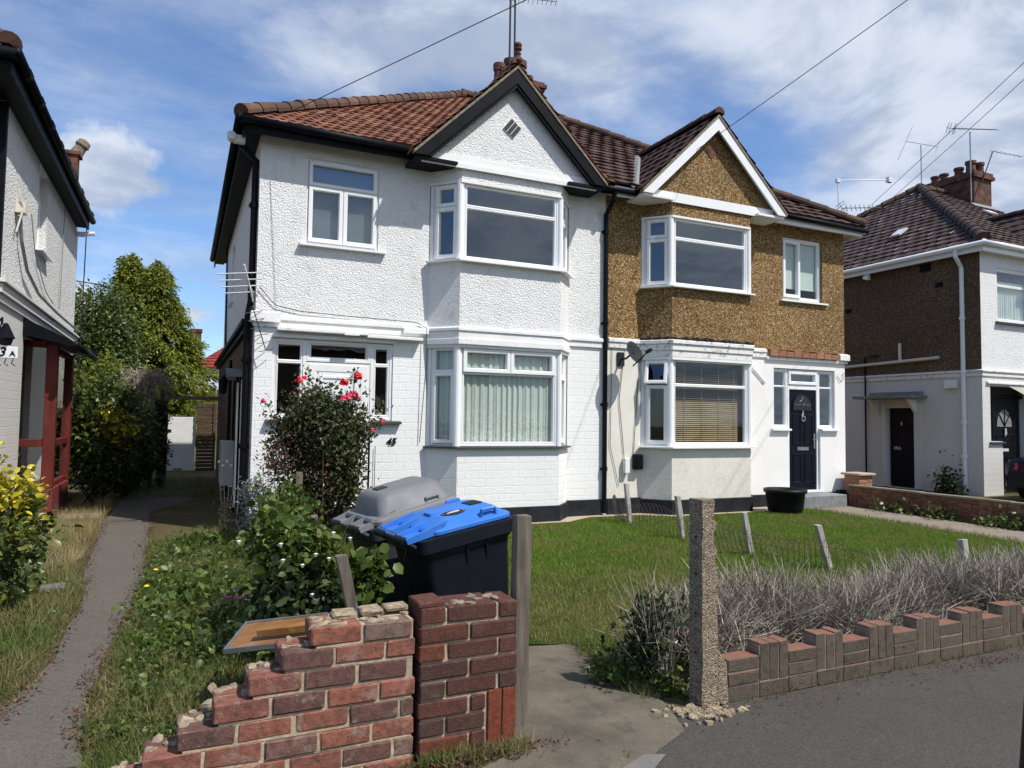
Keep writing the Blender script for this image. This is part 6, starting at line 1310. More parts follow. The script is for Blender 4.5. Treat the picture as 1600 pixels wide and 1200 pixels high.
def along(t):
    s = t * (len(line) - 1); i = min(int(s), len(line) - 2); return Vector(line[i]).lerp(Vector(line[i + 1]), s - i)
nh = 74
for k in range(nh):
    c = along(k / nh); d = along(min(1, (k + 1) / nh)) - c; top_ = .40 + .05 * math.sin(k * .35) - .0016 * k; lean = Vector((-.10, 0, 0)) * (.5 + .5 * math.sin(k * .2))
    P = [c] + [c + Vector((0, 0, top_ - .08)) + lean] + [c + d * 1.9 * (.5 - .5 * math.cos(a)) + lean + Vector((0, 0, top_ - .08 + .08 * math.sin(a))) for a in (R(30), R(60), R(90), R(120), R(150), R(180))] + [c + d * 1.9]
    mb.tube(P, .0024, 4, False)
for zz in (.06, .17, .28): mb.tube([along(t / 30) + Vector((-.1 * zz / .4 * .5, 0, zz + .01 * math.sin(t))) for t in range(31)], .0024, 4, False)
tag(mb.build('wire_fence', M['rust_wire']), 'rusty hooped wire edging strung between pale stakes on the lawn', 'fence')
# ------------------------------------------------------------------ small things
PB = place('plant_pot', 'large black round plant tub against the cream wall by the step', 'pot', (9.95, 9.72, 0))
mb = MB(); mb.lathe([(.27, 0), (.31, .1), (.34, .36), (.375, .38), (.375, .44), (.34, .44), (.32, .34)], (9.95, 9.70, 0), 24); mb.build('tub', M['black_plastic'], PB, smooth=True); mb = MB(); mb.lathe([(.31, .34), (.3, .36)], (9.95, 9.70, 0), 16); mb.build('compost', M['soil'], PB)
tb = MB(); tb.cbox((12.14, 9.95, 0), (12.24, 10.3, .25), .01); tb.cbox((12.05, 10.32, 0), (12.24, 10.42, .3), .01); tag(tb.build('planter', M['black_plastic']), 'small black planter between the brick pier and the house corner', 'planter')
FP = place('flower_pot', 'small cream pot of dried stems behind the right sidelight of the white door', 'pot', (2.70, D + .14, 1.62))
mb = MB(); mb.lathe([(.055, 0), (.075, .14), (.08, .14), (.07, .12)], (2.70, D + .14, 1.60), 14); mb.build('pot', M['cream'], FP, smooth=True)
mb = MB()
for k in range(22): mb.tube([(2.70, D + .14, 1.72), (2.70 + rr.uniform(-.05, .05), D + .14 + rr.uniform(-.03, .03), 1.85), (2.70 + rr.uniform(-.12, .1), D + .14 + rr.uniform(-.05, .04), 1.9 + rr.random() * .08)], .003, 4)
mb.build('stems', M['wood_grey'], FP)
GT = place('garden_gate', 'white painted gate closing the end of the lane', 'gate', (0, 23.2, 0))
mb = MB(); mb.box((-.47, 23.2, .0), (.39, 23.25, 1.58)); mb.build('panel', M['pale_wall'], GT, bevel=.01); mb = MB(); mb.box((-.49, 23.17, 1.16), (-.25, 23.195, 1.21)); mb.build('hinge', M['black_paint'], GT); mb = MB(); mb.box((-.18, 23.18, .0), (.07, 23.196, .08)); mb.build('repair_patch', M['rubble_mortar'], GT)
SF = place('slatted_fence', 'dark red-brown slatted fence panel right of the white gate', 'fence', (.68, 23.1, 0))
for k in range(19):
    mb = MB(); mb.box((.42, 23.06 + .012 * (k % 2), .0 + k * .105), (.92, 23.09 + .012 * (k % 2), .094 + k * .105)); mb.build('slat', M['wood_dark'], SF)
mb = MB(); mb.box((.87, 23.02, 0), (.94, 23.055, 2.0)); mb.build('batten', M['wood_dark'], SF)
TR = place('trellis', 'grey wooden trellis with an overhead beam at the end of the lane', 'trellis', (-.6, 18, 0))
mb = MB(); post_loft(mb, (-.60, 18, 0), (-.60, 18, 2.15), .10, .08, 6, .004, rr); mb.build('post', M['wood_grey'], TR); mb = MB(); post_loft(mb, (-.32, 18.1, 0), (-.32, 18.1, 2.1), .09, .08, 6, .004, rr); mb.build('post', M['wood_grey'], TR)
mb = MB(); mb.box((-.34, 17.96, 1.98), (.84, 18.02, 2.06)); mb.build('beam', M['wood_grey'], TR)
mb = MB()
for k in range(4): mb.box((-.72 - k * .11, 17.99, 1.45), (-.68 - k * .11, 18.01, 2.1))
for z in (1.62, 2.0): mb.box((-1.15, 17.965, z), (-.5, 17.985, z + .04))
mb.build('lattice', M['wood_grey'], TR)
BD = place('picture_frame', 'discarded brown board with pale frame edge lying behind the broken wall', 'board', (.5, 4.05, .4)); Q = Matrix.Translation((.52, 4.12, .43)) @ Matrix.Rotation(R(-24), 4, 'Z') @ Matrix.Rotation(R(-7), 4, 'Y') @ Matrix.Rotation(R(8), 4, 'X')
mb = MB(); mb.obox(Q, (-.22, -.16, -.008), (.22, .16, .004)); mb.build('panel', M['board'], BD); mb = MB()
for a, b in (((-.235, -.175, -.012), (.235, -.16, .014)), ((-.235, .16, -.012), (.235, .175, .014)), ((-.235, -.159, -.012), (-.22, .159, .014)), ((.22, -.159, -.012), (.235, .159, .014))): mb.obox(Q, a, b)
mb.build('frame', M['steel'], BD)
mb = MB(); mb.obox(Q, (-.08, -.10, .03), (.22, -.05, .065)); tag(mb.build('wood_offcut', M['board'], bevel=.004), 'short brown length of wood lying on the discarded board', 'wood')
mb = MB()
for k in range(46): rock(mb, (.36 + rr.gauss(0, .09), 3.88 + rr.gauss(0, .12), .13 + rr.uniform(-.12, .12)), (rr.uniform(.02, .06), rr.uniform(.02, .05), rr.uniform(.008, .02)), rr)
for k in range(14): rock(mb, (.15 + rr.gauss(0, .25), 3.62 + rr.gauss(0, .05), .05), (rr.uniform(.02, .05), rr.uniform(.02, .05), rr.uniform(.01, .02)), rr)
tag(mb.build('rubble', M['rubble_mortar']), 'pale yellow mortar lumps heaped behind the broken wall', 'rubble', kind='stuff')
ST = place('folding_stool', 'small black metal stool beside the red porch', 'stool', (-1.35, 14.0, 0))
mb = MB(); mb.box((-1.55, 13.85, .44), (-1.2, 14.15, .47)); mb.build('seat', M['black_paint'], ST)
for s in (13.87, 14.13):
    for a, b in ((-1.52, -1.23), (-1.23, -1.52)): mb = MB(); mb.tube([(a, s, 0), (b, s + .004 * (a < b), .44)], .012, 6); mb.build('leg', M['black_paint'], ST)
mb = MB(); mb.cbox((-1.68, 12.42, 0), (-1.08, 12.95, .075), .012); tag(mb.build('paving_slab', M['path']), 'pale concrete slab at the foot of the red porch', 'slab')
for k, (x, y, w, d, lb) in enumerate(((-1.38, 8.6, .22, .3, 'grey broken slab in the dry grass, nearest the porch'), (-1.1, 7.6, .2, .16, 'small grey slab fragment at the left edge of the lane'))):
    mb = MB(); jitter_box(mb, (x, y, 0), (x + w, y + d, .05), .01, .01, rr); tag(mb.build('paving_slab', M['paver']), lb, 'slab')
mb = MB(); mb.cbox((-.05, 9.5, 0), (.28, 10.4, .03), .01); tag(mb.build('paving_slab', M['paver']), 'mossy paving slab between the lane and the long grass', 'slab')
LB = place('dark_edge_object', 'unidentified dark rounded object, shaped as a bin, barely in view at the lower right corner', 'bin', (2.69, 1.27, 0)); mb = MB(); mb.lathe([(.28, .01), (.292, .05), (.255, .5), (.225, .9), (.21, .92)], (2.69, 1.27, 0), 28); mb.build('body', M['black_plastic'], LB, smooth=True); mb = MB(); mb.lathe([(.235, .921), (.24, .95), (.12, 1.02), (.02, 1.03)], (2.69, 1.27, 0), 28); mb.build('lid', M['black_plastic'], LB, smooth=True)  # stands in for an unidentified dark edge; the bin form is made up
# ------------------------------------------------------------------ parked car in front of 49
CA = place('parked_car', 'dark blue car parked in front of the right-hand house, rear towards the left', 'car', (18.4, 8.9, 0))
def car():
    x0, yc, hw = 16.38, 8.88, .86
    prof = [(0.05, .32), (0.0, .50), (.03, .74), (.12, .90), (.55, .95), (3.0, .98), (4.15, .80), (4.32, .55), (4.28, .30)]
    mb = MB(); rings = []
    for (y, s, dz) in ((-hw, .0, -.02), (-hw + .04, .02, 0), (-hw + .14, .0, .015), (0, -.06, .035), (hw - .14, .0, .015), (hw - .04, .02, 0), (hw, 0, -.02)):
        e = .10 if abs(y) > hw - .01 else (.03 if abs(y) > hw - .06 else 0)
        rings.append([(x0 + max(e, min(4.3 - e, px + (s if px < 1 else -s))) if True else 0, yc + y, max(.25, pz - (e * .5 if pz > .7 else 0) + (dz if pz > .7 else 0))) for px, pz in prof])
    loft(mb, rings); smooth_by_angle(mb.build('body', M['car'], CA), 50)
    mb = MB(); cab = [(.50, .95), (1.05, 1.36), (2.2, 1.40), (3.05, .97)]; rings = []
    for (y, k) in ((-hw + .06, 0), (-hw + .20, 1), (hw - .20, 1), (hw - .06, 0)): rings.append([(x0 + px, yc + y, .93 + (pz - .93) * (1.0 if k else .12)) for px, pz in cab])
    loft(mb, rings); smooth_by_angle(mb.build('cabin', M['dark_glass'], CA), 40); mb = MB(); mb.prism([(x0 + 1.12, yc - hw + .24, 1.385), (x0 + 2.2, yc - hw + .24, 1.415), (x0 + 2.2, yc + hw - .24, 1.415), (x0 + 1.12, yc + hw - .24, 1.385)], (0, 0, .02)); mb.build('roof', M['car'], CA, bevel=.015)
    for s in (-1, 1):
        y = yc + s * (hw - .02); mb = MB(); mb.prism([(x0 - .005, y - s * .30, .68), (x0 + .10, y + s * .028, .68), (x0 + .42, y + s * .035, .76), (x0 + .20, y + s * .03, .84), (x0 + .06, y - s * .25, .83)], (0, 0, .0001) if False else (-.012, 0, .02)); mb.build('tail_light', M['redlamp'], CA)
        for wx in (.80, 3.45):
            mb = MB(); mb.lathe([(.2, -.1), (.31, -.1), (.33, -.06), (.33, .06), (.31, .1), (.2, .1)], (x0 + wx, yc + s * (hw - .09), .33), 24, Matrix.Rotation(R(90), 3, 'X')); w = mb.build('wheel', M['rubber'], CA); mb = MB(); mb.lathe([(.03, -.11), (.2, -.105), (.2, .105), (.03, .11)], (x0 + wx, yc + s * (hw - .09), .33), 16, Matrix.Rotation(R(90), 3, 'X')); mb.build('rim', M['steel'], w)
    mb = MB(); mb.box((x0 - .012, yc - .28, .50), (x0 + .02, yc + .28, .61)); mb.build('number_plate', M['white_band'], CA)
car()
# ------------------------------------------------------------------ foliage
def unit(n):
    v = rng.normal(size=(n, 3)); return v / np.linalg.norm(v, axis=1, keepdims=True)
def leaf_arrays(P, size, aspect=.55, up=.0, out=None, droop=0.0, jit=.58, hexa=False):
    """P (n,3); folded diamond leaves. out: preferred direction (n,3)"""
    n = len(P); t = unit(n)
    if out is not None: t = t * .8 + out
    t[:, 2] -= droop; t /= np.linalg.norm(t, axis=1, keepdims=True)
    q = unit(n); q[:, 2] += up; s = np.cross(t, q); s /= np.linalg.norm(s, axis=1, keepdims=True) + 1e-9; nn = np.cross(s, t)
    L = size * (1 + rng.uniform(-jit, jit, (n, 1))); W = L * aspect * .5
    if hexa:
        c0 = P; c1 = P + t * L - nn * L * .12; m = P + t * L * .5 + nn * L * .03
        l1 = P + t * L * .22 + s * W * .8 + nn * L * .10; l2 = P + t * L * .62 + s * W * .85 + nn * L * .06; r1 = P + t * L * .22 - s * W * .8 + nn * L * .10; r2 = P + t * L * .62 - s * W * .85 + nn * L * .06
        V = np.stack([c0, l1, l2, c1, r2, r1, m], 1).reshape(-1, 3); base = (np.arange(n) * 7)[:, None, None]
        tri = (base + np.array([[0, 1, 6], [1, 2, 6], [2, 3, 6], [3, 4, 6], [4, 5, 6], [5, 0, 6]])[None]).reshape(-1, 3)
        return V, tri
    a = P; b = P + t * L * .45 + s * W + nn * L * .06; c = P + t * L - nn * L * .08; d = P + t * L * .45 - s * W + nn * L * .06
    V = np.stack([a, b, c, d], 1).reshape(-1, 3); Fq = np.arange(n * 4).reshape(n, 4); return V, Fq
def blades(xy, h, w, lean=.35, z=0.0, seedmat=None, flat=False):
    n = len(xy); a = rng.uniform(0, 2 * np.pi, n); l = np.abs(rng.normal(0, lean, n)); hh = h * rng.uniform(.5, 1.25, n); la = rng.uniform(0, 2 * np.pi, n)
    zb = np.full(n, z) if np.isscalar(z) else z
    B = np.stack([xy[:, 0], xy[:, 1], zb], 1); s = np.stack([np.cos(a), np.sin(a), 0 * a], 1) * (w / 2); T = B + np.stack([np.cos(la) * l * hh, np.sin(la) * l * hh, hh], 1)
    V = np.stack([B - s, B + s, T], 1).reshape(-1, 3); return V, np.arange(n * 3).reshape(n, 3)
def in_poly(xy, poly):
    x, y = xy[:, 0], xy[:, 1]; r = np.zeros(len(xy), bool); n = len(poly)
    for i in range(n):
        (x0, y0), (x1, y1) = poly[i], poly[(i + 1) % n]; c = ((y0 > y) != (y1 > y)) & (x < (x1 - x0) * (y - y0) / ((y1 - y0) + 1e-12) + x0); r ^= c
    return r
def scatter(poly, n):
    p = np.array(poly); lo, hi = p.min(0), p.max(0); out = []
    tot = 0
    while tot < n:
        q = rng.uniform(lo, hi, (n, 2)); q = q[in_poly(q, poly)]; out.append(q); tot += len(q)
    return np.concatenate(out)[:n]
def clumped(n, c, r, m, s, shell=.55, flatten=1.0):
    """points in m clumps inside an ellipsoid"""
    u = unit(m) * (rng.uniform(shell ** 3, 1, (m, 1)) ** (1 / 3)); cc = np.array(c) + u * np.array(r); k = rng.integers(0, m, n)
    sc = rng.uniform(.6, 1.3, m)[k][:, None] * s; return cc[k] + rng.normal(size=(n, 3)) * sc * np.array([1, 1, flatten]), (u / np.array(r))[k]
def norm(v): return v / (np.linalg.norm(v, axis=1, keepdims=True) + 1e-9)
def cat(*vf):
    V, Fq, o = [], [], 0
    for v, f in vf: V.append(v); Fq.append(f + o); o += len(v)
    return np.concatenate(V), np.concatenate(Fq)
def stems(mb, base, tips, r=.012, n=5, bend=.15, rr=random):
    for t in tips:
        b = Vector(base) + Vector((rr.uniform(-.06, .06), rr.uniform(-.06, .06), 0)); t = Vector(t); m = b.lerp(t, .5) + Vector((rr.uniform(-bend, bend), rr.uniform(-bend, bend), 0)); mb.tube([b, b.lerp(m, .5), m, m.lerp(t, .6), t], [r, r * .9, r * .7, r * .5, r * .25], n)
# --- lawn and rough grass
LP = [(1.75, 4.95), (2.72, 4.5), (2.85, 3.95), (4.0, 4.3), (9.9, 4.3), (10.55, 6.04), (10.8, 9.9), (9.9, 10.0), (9.6, 9.85), (7.6, 9.85), (7.2, 10.2), (6.2, 10.25), (5.6, 9.85), (3.7, 9.85), (3.0, 10.2), (2.0, 8.5)]
q = scatter(LP, 260000); dens = np.sin(q[:, 0] * 3.1) * np.sin(q[:, 1] * 2.3 + 1) * .15 + .85; q = q[rng.random(len(q)) < dens]
worn = np.exp(-((q[:, 0] - 2.7) ** 2 + (q[:, 1] - 5.2) ** 2) / 1.4); q = q[rng.random(len(q)) > worn * .45]
V, Fq = blades(q, .042, .0065, .6, .008)
tag(mesh_arrays('lawn_grass', V, Fq, M['blade']), 'short mown green grass of the front lawns', 'grass', kind='stuff')
VERGE = [(-.42, 4.2), (-.30, 3.4), (.0, 3.45), (.5, 3.58), (1.02, 3.75), (1.15, 4.3), (1.0, 5.5), (1.95, 6.0), (2.0, 8.3), (3.0, 10.0), (.95, 10.3), (.3, 10.4), (-.33, 10.2), (-.29, 7.2), (-.40, 5.2)]
q = scatter(VERGE, 72000); edge = np.clip((q[:, 0] + .42) / .45, .25, 1); hmap = .055 * edge + .02 + edge * .055 * (np.sin(q[:, 0] * 2.7 + 1.3) * np.sin(q[:, 1] * 1.9) * .5 + .5) + .035 * (q[:, 0] > .3)
V1 = blades(q, hmap, .0075, .95, .0)
q2 = scatter(VERGE, 2600); V2 = blades(q2, .20, .006, .5, 0.)
tag(mesh_arrays('long_grass', *cat(V1, V2), M['weed']), 'overgrown long grass and weeds between the lane and the bins', 'grass', kind='stuff')
LEFTV = [(-3.2, 3.6), (-1.0, 3.6), (-.85, 4.9), (-.80, 7.0), (-.95, 8.8), (-2.2, 9.4), (-3.2, 9)]; q = scatter(LEFTV, 30000); V1 = blades(q, .085 + .06 * np.sin(q[:, 1] * 2.1) ** 2, .008, .9); tag(mesh_arrays('long_grass', *V1, M['weed']), 'ragged green grass along the left of the lane', 'grass', kind='stuff')
DRY = [(-2.2, 8.0), (-.95, 8.2), (-1.0, 12.3), (-1.1, 15), (-1.66, 15), (-1.68, 12.4), (-2.0, 11)]; q = scatter(DRY, 9000); V1 = blades(q, .16, .008, .7); tag(mesh_arrays('dry_grass', *V1, M['straw']), 'straw coloured dry grass by the red porch', 'grass', kind='stuff')
BACK = [(-1.0, 15.5), (.7, 15.5), (.7, 20.7), (-1.0, 20.7)]; q = scatter(BACK, 4500); V1 = blades(q, .08, .012, .6); tag(mesh_arrays('grass', *V1, M['weed']), 'patchy shaded grass at the far end of the lane', 'grass', kind='stuff')
# edges: tufts along kerbs and path sides
ed = []
for (a, b, n) in (((2.5, 3.5), (2.62, 4.5), 900), ((1.66, 4.75), (2.35, 4.78), 900), ((3.0, 3.24), (9.4, 3.24), 350), ((10.65, 6.1), (10.86, 9.9), 1600), ((11.85, 5.5), (12.1, 9.9), 1500), ((1.05, 3.22), (1.6, 3.2), 700), ((-.28, 5.2), (-.18, 8), 900), ((-.8, 4.9), (-.8, 8), 900)):
    t = rng.random((n, 1)); ed.append(np.array(a) * (1 - t) + np.array(b) * t + rng.normal(0, .035, (n, 2)))
V1 = blades(np.concatenate(ed), .075, .007, .8); tag(mesh_arrays('edge_weeds', *V1, M['weed']), 'small weeds along the path and wall edges', 'weeds', kind='stuff')
def broad(poly, n, zmax, size, mat, name, lb, m=60, s=.10):
    cc = scatter(poly, m); k = rng.integers(0, m, n); P = np.stack([cc[k, 0] + rng.normal(0, s, n), cc[k, 1] + rng.normal(0, s, n), np.abs(rng.normal(0, .5, n)) * zmax], 1)
    tag(mesh_arrays(name, *leaf_arrays(P, size, .65, 1.2, hexa=True), mat), lb, 'weeds', kind='stuff')
broad([(-.15, 5.2), (.6, 4.6), (1.1, 5.4), (1.6, 7), (1.2, 9.6), (.2, 9.8), (-.1, 7)], 9000, .20, .055, M['vine'], 'broadleaf_weeds', 'bright broad-leaved weeds among the long grass', 80, .12)
broad([(-.24, 3.9), (.9, 3.7), (1.0, 5.2), (.9, 9.8), (-.16, 10)], 26000, .11, .032, M['vine'], 'broadleaf_weeds', 'small clover-like weeds through the long grass', 420, .065)
broad([(-3, 3.8), (-1.15, 3.8), (-1.0, 6), (-1.15, 9), (-3, 9)], 9000, .10, .034, M['vine'], 'broadleaf_weeds', 'small weeds in the grass left of the lane', 160, .07)
broad([(.9, 9.2), (2.3, 9.0), (2.9, 10.1), (1.0, 10.3)], 2600, .30, .05, M['bramble'], 'broadleaf_weeds', 'dark weeds at the foot of the white house', 30, .12)
broad([(2.35, 3.75), (2.75, 3.4), (2.85, 3.6), (2.6, 4.1)], 1100, .12, .035, M['vine'], 'broadleaf_weeds', 'low green weeds beside the gatepost', 14, .06)
broad([(11.85, 5.2), (12.0, 5.2), (12.1, 9.4), (11.95, 9.4)], 1800, .22, .06, M['ivy'], 'broadleaf_weeds', 'patches of weeds at the foot of the brown boundary wall', 9, .14)
broad([(16.4, 10.8), (16.9, 10.8), (16.9, 11.4), (16.4, 11.4)], 900, .5, .07, M['bramble'], 'broadleaf_weeds', 'dark weeds against the white side wall on the right', 4, .10)
q = rng.normal(0, 1, (900, 2)) * np.array([.22, .035]) + np.array([1.32, 3.18]); P = np.column_stack([q, np.abs(rng.normal(.01, .012, 900))]); tag(mesh_arrays('leaf_litter', *leaf_arrays(P, .022, .4, 2.5), M['rose_dead']), 'brown leaf litter at the foot of the pier', 'leaves', kind='stuff')
q = np.concatenate([rng.normal(0, 1, (260, 2)) * np.array([.22, .05]) + np.array([5.0, 3.1]), rng.uniform((2.9, 3.02), (9, 3.24), (420, 2)), rng.uniform((1.7, 2.9), (9, 3.0), (60, 2))]); P = np.column_stack([q, np.full(len(q), .010)]); tag(mesh_arrays('leaf_litter', *leaf_arrays(P, .022, .3, 3), M['rose_dead']), 'dry twigs and litter along the low roadside wall', 'leaves', kind='stuff')
ed = []
for (P_, n_) in (([(-.95, 4.0), (-.74, 5.0), (-.72, 7.0), (-.90, 9.4), (-.98, 12.0)], 1500), ([(-.40, 4.0), (-.43, 5.2), (-.31, 7.2), (-.33, 10.0), (-.40, 13.4)], 1700)):
    for (a, b) in zip(P_, P_[1:]): t = rng.random((n_ // 4, 1)); ed.append(np.array(a) * (1 - t) + np.array(b) * t + rng.normal(0, .045, (n_ // 4, 2)))
q = np.concatenate(ed); P = np.column_stack([q, np.abs(rng.normal(.012, .006, len(q)))]); tag(mesh_arrays('leaf_litter', *leaf_arrays(P, .024, .5, 2.5), M['rose_dead']), 'soil crumbs and dead leaves along both edges of the lane', 'leaves', kind='stuff')
# --- rose bush
RB = place('rose_bush', 'tall dark rose bush with red and pink blooms in front of the white door', 'bush', (1.55, 8.9, 0))
P1, o1 = clumped(11500, (1.58, 8.9, 1.48), (.58, .42, .50), 120, .085, .35); P2, o2 = clumped(7600, (1.60, 8.95, .85), (.42, .36, .60), 80, .08, .3)
V = cat(leaf_arrays(P1, .050, .62, .5), leaf_arrays(P2, .048, .62, .4)); mesh_arrays('foliage', *V, M['rose_leaf'], None); f_ = bpy.data.objects['foliage']; attach(f_, RB)
P3, _ = clumped(2600, (1.35, 8.8, 1.2), (.45, .35, .7), 40, .09, .3); o = mesh_arrays('dead_foliage', *leaf_arrays(P3, .045, .4), M['rose_dead']); attach(o, RB)
mb = MB(); rr = random.Random(4); tips = [(1.58 + max(-.5, min(.5, rr.gauss(0, .36))), 8.9 + rr.gauss(0, .2), rr.uniform(1.2, 1.95)) for _ in range(46)] + [(.90, 8.7, 1.76), (2.2, 8.7, 1.55), (2.12, 8.7, 1.42), (2.25, 8.75, 1.75), (1.9, 8.65, 2.1), (1.3, 8.8, 2.15), (.95, 8.8, 1.3), (.98, 8.8, 1.05)]
stems(mb, (1.58, 8.95, 0), tips, .011, 5, .18, rr); mb.build('stems', M['rose_dead'], RB)
P4 = np.concatenate([np.array(t) + rng.normal(0, .045, (34, 3)) for t in tips[-9:]]); attach(mesh_arrays('outer_foliage', *leaf_arrays(np.concatenate([P4, P1[:2500]]), .044, .6), M['rose_leaf']), RB)
def bloom(c, r, mat):
    mb = MB(); rb = random.Random(int(c[0] * 1000 + c[2] * 77))
    for k in range(26):
        th, ph = rb.uniform(0, 6.28), rb.uniform(-.3, 1.5); d = Vector((math.cos(th) * math.cos(ph), math.sin(th) * math.cos(ph) - .35, math.sin(ph))).normalized(); s = d.orthogonal().normalized(); u = d.cross(s); p = Vector(c) + d * r * rb.uniform(.45, .9); q = r * .55
        mb.add([p + s * q + d * q * .25, p + u * q * .9 + d * q * .3, p - s * q + d * q * .25, p - u * q * .7 - d * q * .1, p], [(0, 1, 4), (1, 2, 4), (2, 3, 4), (3, 0, 4)])
    mb.lathe([(.1 * r, -.5 * r), (.5 * r, -.3 * r), (.62 * r, .1 * r), (.4 * r, .45 * r)], c, 8); return mb.build('bloom', mat, RB)
for (x, z, r, m) in ((1.23, 2.03, .055, 'rose_red'), (1.74, 2.02, .070, 'rose_red'), (1.91, 2.10, .072, 'rose_red'), (1.80, 1.86, .065, 'rose_pink'), (1.87, 1.88, .062, 'rose_pink'), (1.74, 1.83, .055, 'rose_pink'), (1.90, 1.84, .05, 'rose_pink'), (.84, 1.78, .038, 'rose_pink'), (2.22, 1.57, .035, 'rose_pink'), (2.10, 1.46, .035, 'rose_pink'), (1.29, 2.06, .035, 'rose_red')): bloom((x, 8.55, z), r * .86, M[m])
SP = place('shrub', 'silvery grey-leaved plant at the front corner of the white house', 'shrub', (1.0, 9.9, 0))
P, o_ = clumped(2400, (1.0, 9.9, .45), (.28, .25, .42), 40, .07, .2); o = mesh_arrays('foliage', *leaf_arrays(P, .05, .3, 0), M['silver']); attach(o, SP); mb = MB(); stems(mb, (1.0, 9.9, 0), [(1 + rr.gauss(0, .18), 9.9 + rr.gauss(0, .15), rr.uniform(.4, .9)) for _ in range(14)], .008, 4, .08, rr); mb.build('stems', M['twig'], SP)
# --- bindweed and brambles left of the bins
BV = place('climbing_plant', 'bindweed with bright top leaves smothering the fence left of the bins', 'plant', (.85, 4.9, 0))
Pa, _ = clumped(1500, (.76, 4.95, .72), (.17, .28, .18), 40, .075, .4, .6); Pb, _ = clumped(1100, (1.03, 4.22, .48), (.07, .12, .36), 22, .045, .3); Pc, _ = clumped(700, (.66, 5.4, .80), (.14, .3, .14), 16, .06, .4)
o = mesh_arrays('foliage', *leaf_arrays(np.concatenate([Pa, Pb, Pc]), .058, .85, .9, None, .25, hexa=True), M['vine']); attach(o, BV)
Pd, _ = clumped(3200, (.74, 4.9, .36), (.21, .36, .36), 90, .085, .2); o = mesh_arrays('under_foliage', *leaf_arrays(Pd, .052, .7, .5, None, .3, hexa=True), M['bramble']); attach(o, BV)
mb = MB(); stems(mb, (.8, 4.9, 0), [(.78 + rr.gauss(0, .14), 4.8 + rr.gauss(0, .2), rr.uniform(.5, .98)) for _ in range(22)], .006, 4, .15, rr); mb.tube([(1.1, 4.5, .95), (1.25, 4.42, .88), (1.33, 4.42, .80), (1.30, 4.42, .70)], .004, 4); mb.build('stems', M['bark'], BV)
mb = MB()
for k in range(9): c = (.72 + rr.gauss(0, .16), 4.56 + rr.gauss(0, .05), rr.uniform(.45, .9)); mb = MB(); mb.lathe([(.004, -.02), (.014, .0), (.004, .004)], c, 6); mb.build('white_flower', M['white_petal'], BV)
BS = place('shrub', 'yellow-green leafy bush below the thin post, left of the rose', 'shrub', (.9, 8.0, 0)); P, _ = clumped(2600, (1.08, 8.0, .46), (.26, .3, .38), 46, .08, .3); o = mesh_arrays('foliage', *leaf_arrays(P, .048, .7, .6, hexa=True), M['vine']); attach(o, BS); mb = MB(); stems(mb, (.95, 8, 0), [(.95 + rr.gauss(0, .2), 8 + rr.gauss(0, .2), rr.uniform(.4, .8)) for _ in range(12)], .008, 4, .1, rr); mb.build('stems', M['bark'], BS)
# small flowers
FL = place('wildflower', 'clump of small magenta flowers in the long grass', 'flowers', (.42, 6.0, 0)); mb = MB()
for k in range(22): mb.lathe([(.004, -.01), (.014, 0), (.006, .008)], (.42 + rr.gauss(0, .06), 6.0 + rr.gauss(0, .06), .20 + rr.gauss(0, .02)), 6)
mb.build('petals', M['magenta'], FL); mb = MB()
for k in range(9): mb.tube([(.42, 6, 0), (.42 + rr.gauss(0, .05), 6 + rr.gauss(0, .05), .2)], .003, 4)
mb.build('stems', M['vine'], FL)
for (x, y, lb) in ((-.17, 7.6, 'yellow dandelion at the lane edge, the farther of the two'), (-.22, 6.9, 'yellow dandelion at the lane edge, the nearer of the two')):
    d = place('dandelion', lb, 'flower', (x, y, 0)); mb = MB(); mb.lathe([(.008, -.012), (.024, 0), (.01, .01)], (x, y, .15), 8); mb.build('head', M['yellow'], d); mb = MB(); mb.tube([(x, y, 0), (x, y, .14)], .004, 4); mb.build('stem', M['vine'], d)
TP = place('dried_flower', 'dried stalks with pale heads by the black downpipe', 'plant', (.62, 11.2, 0)); mb = MB(); hd = MB()
for k in range(4): x = .52 + k * .055; z = .95 - .06 * (k % 2); mb.tube([(.62, 11.2, 0), (x + .03, 11.2, .5), (x, 11.2, z)], .006, 4); hd.lathe([(.006, -.02), (.024, 0), (.008, .02)], (x, 11.2, z), 8)
mb.build('stalks', M['wood_pale'], TP); hd.build('flower_head', M['white_petal'], TP); P = np.array([.62, 11.2, .25]) + rng.normal(0, 1, (120, 3)) * np.array([.05, .05, .12]); o = mesh_arrays('dry_leaves', *leaf_arrays(P, .06, .4), M['straw']); attach(o, TP)
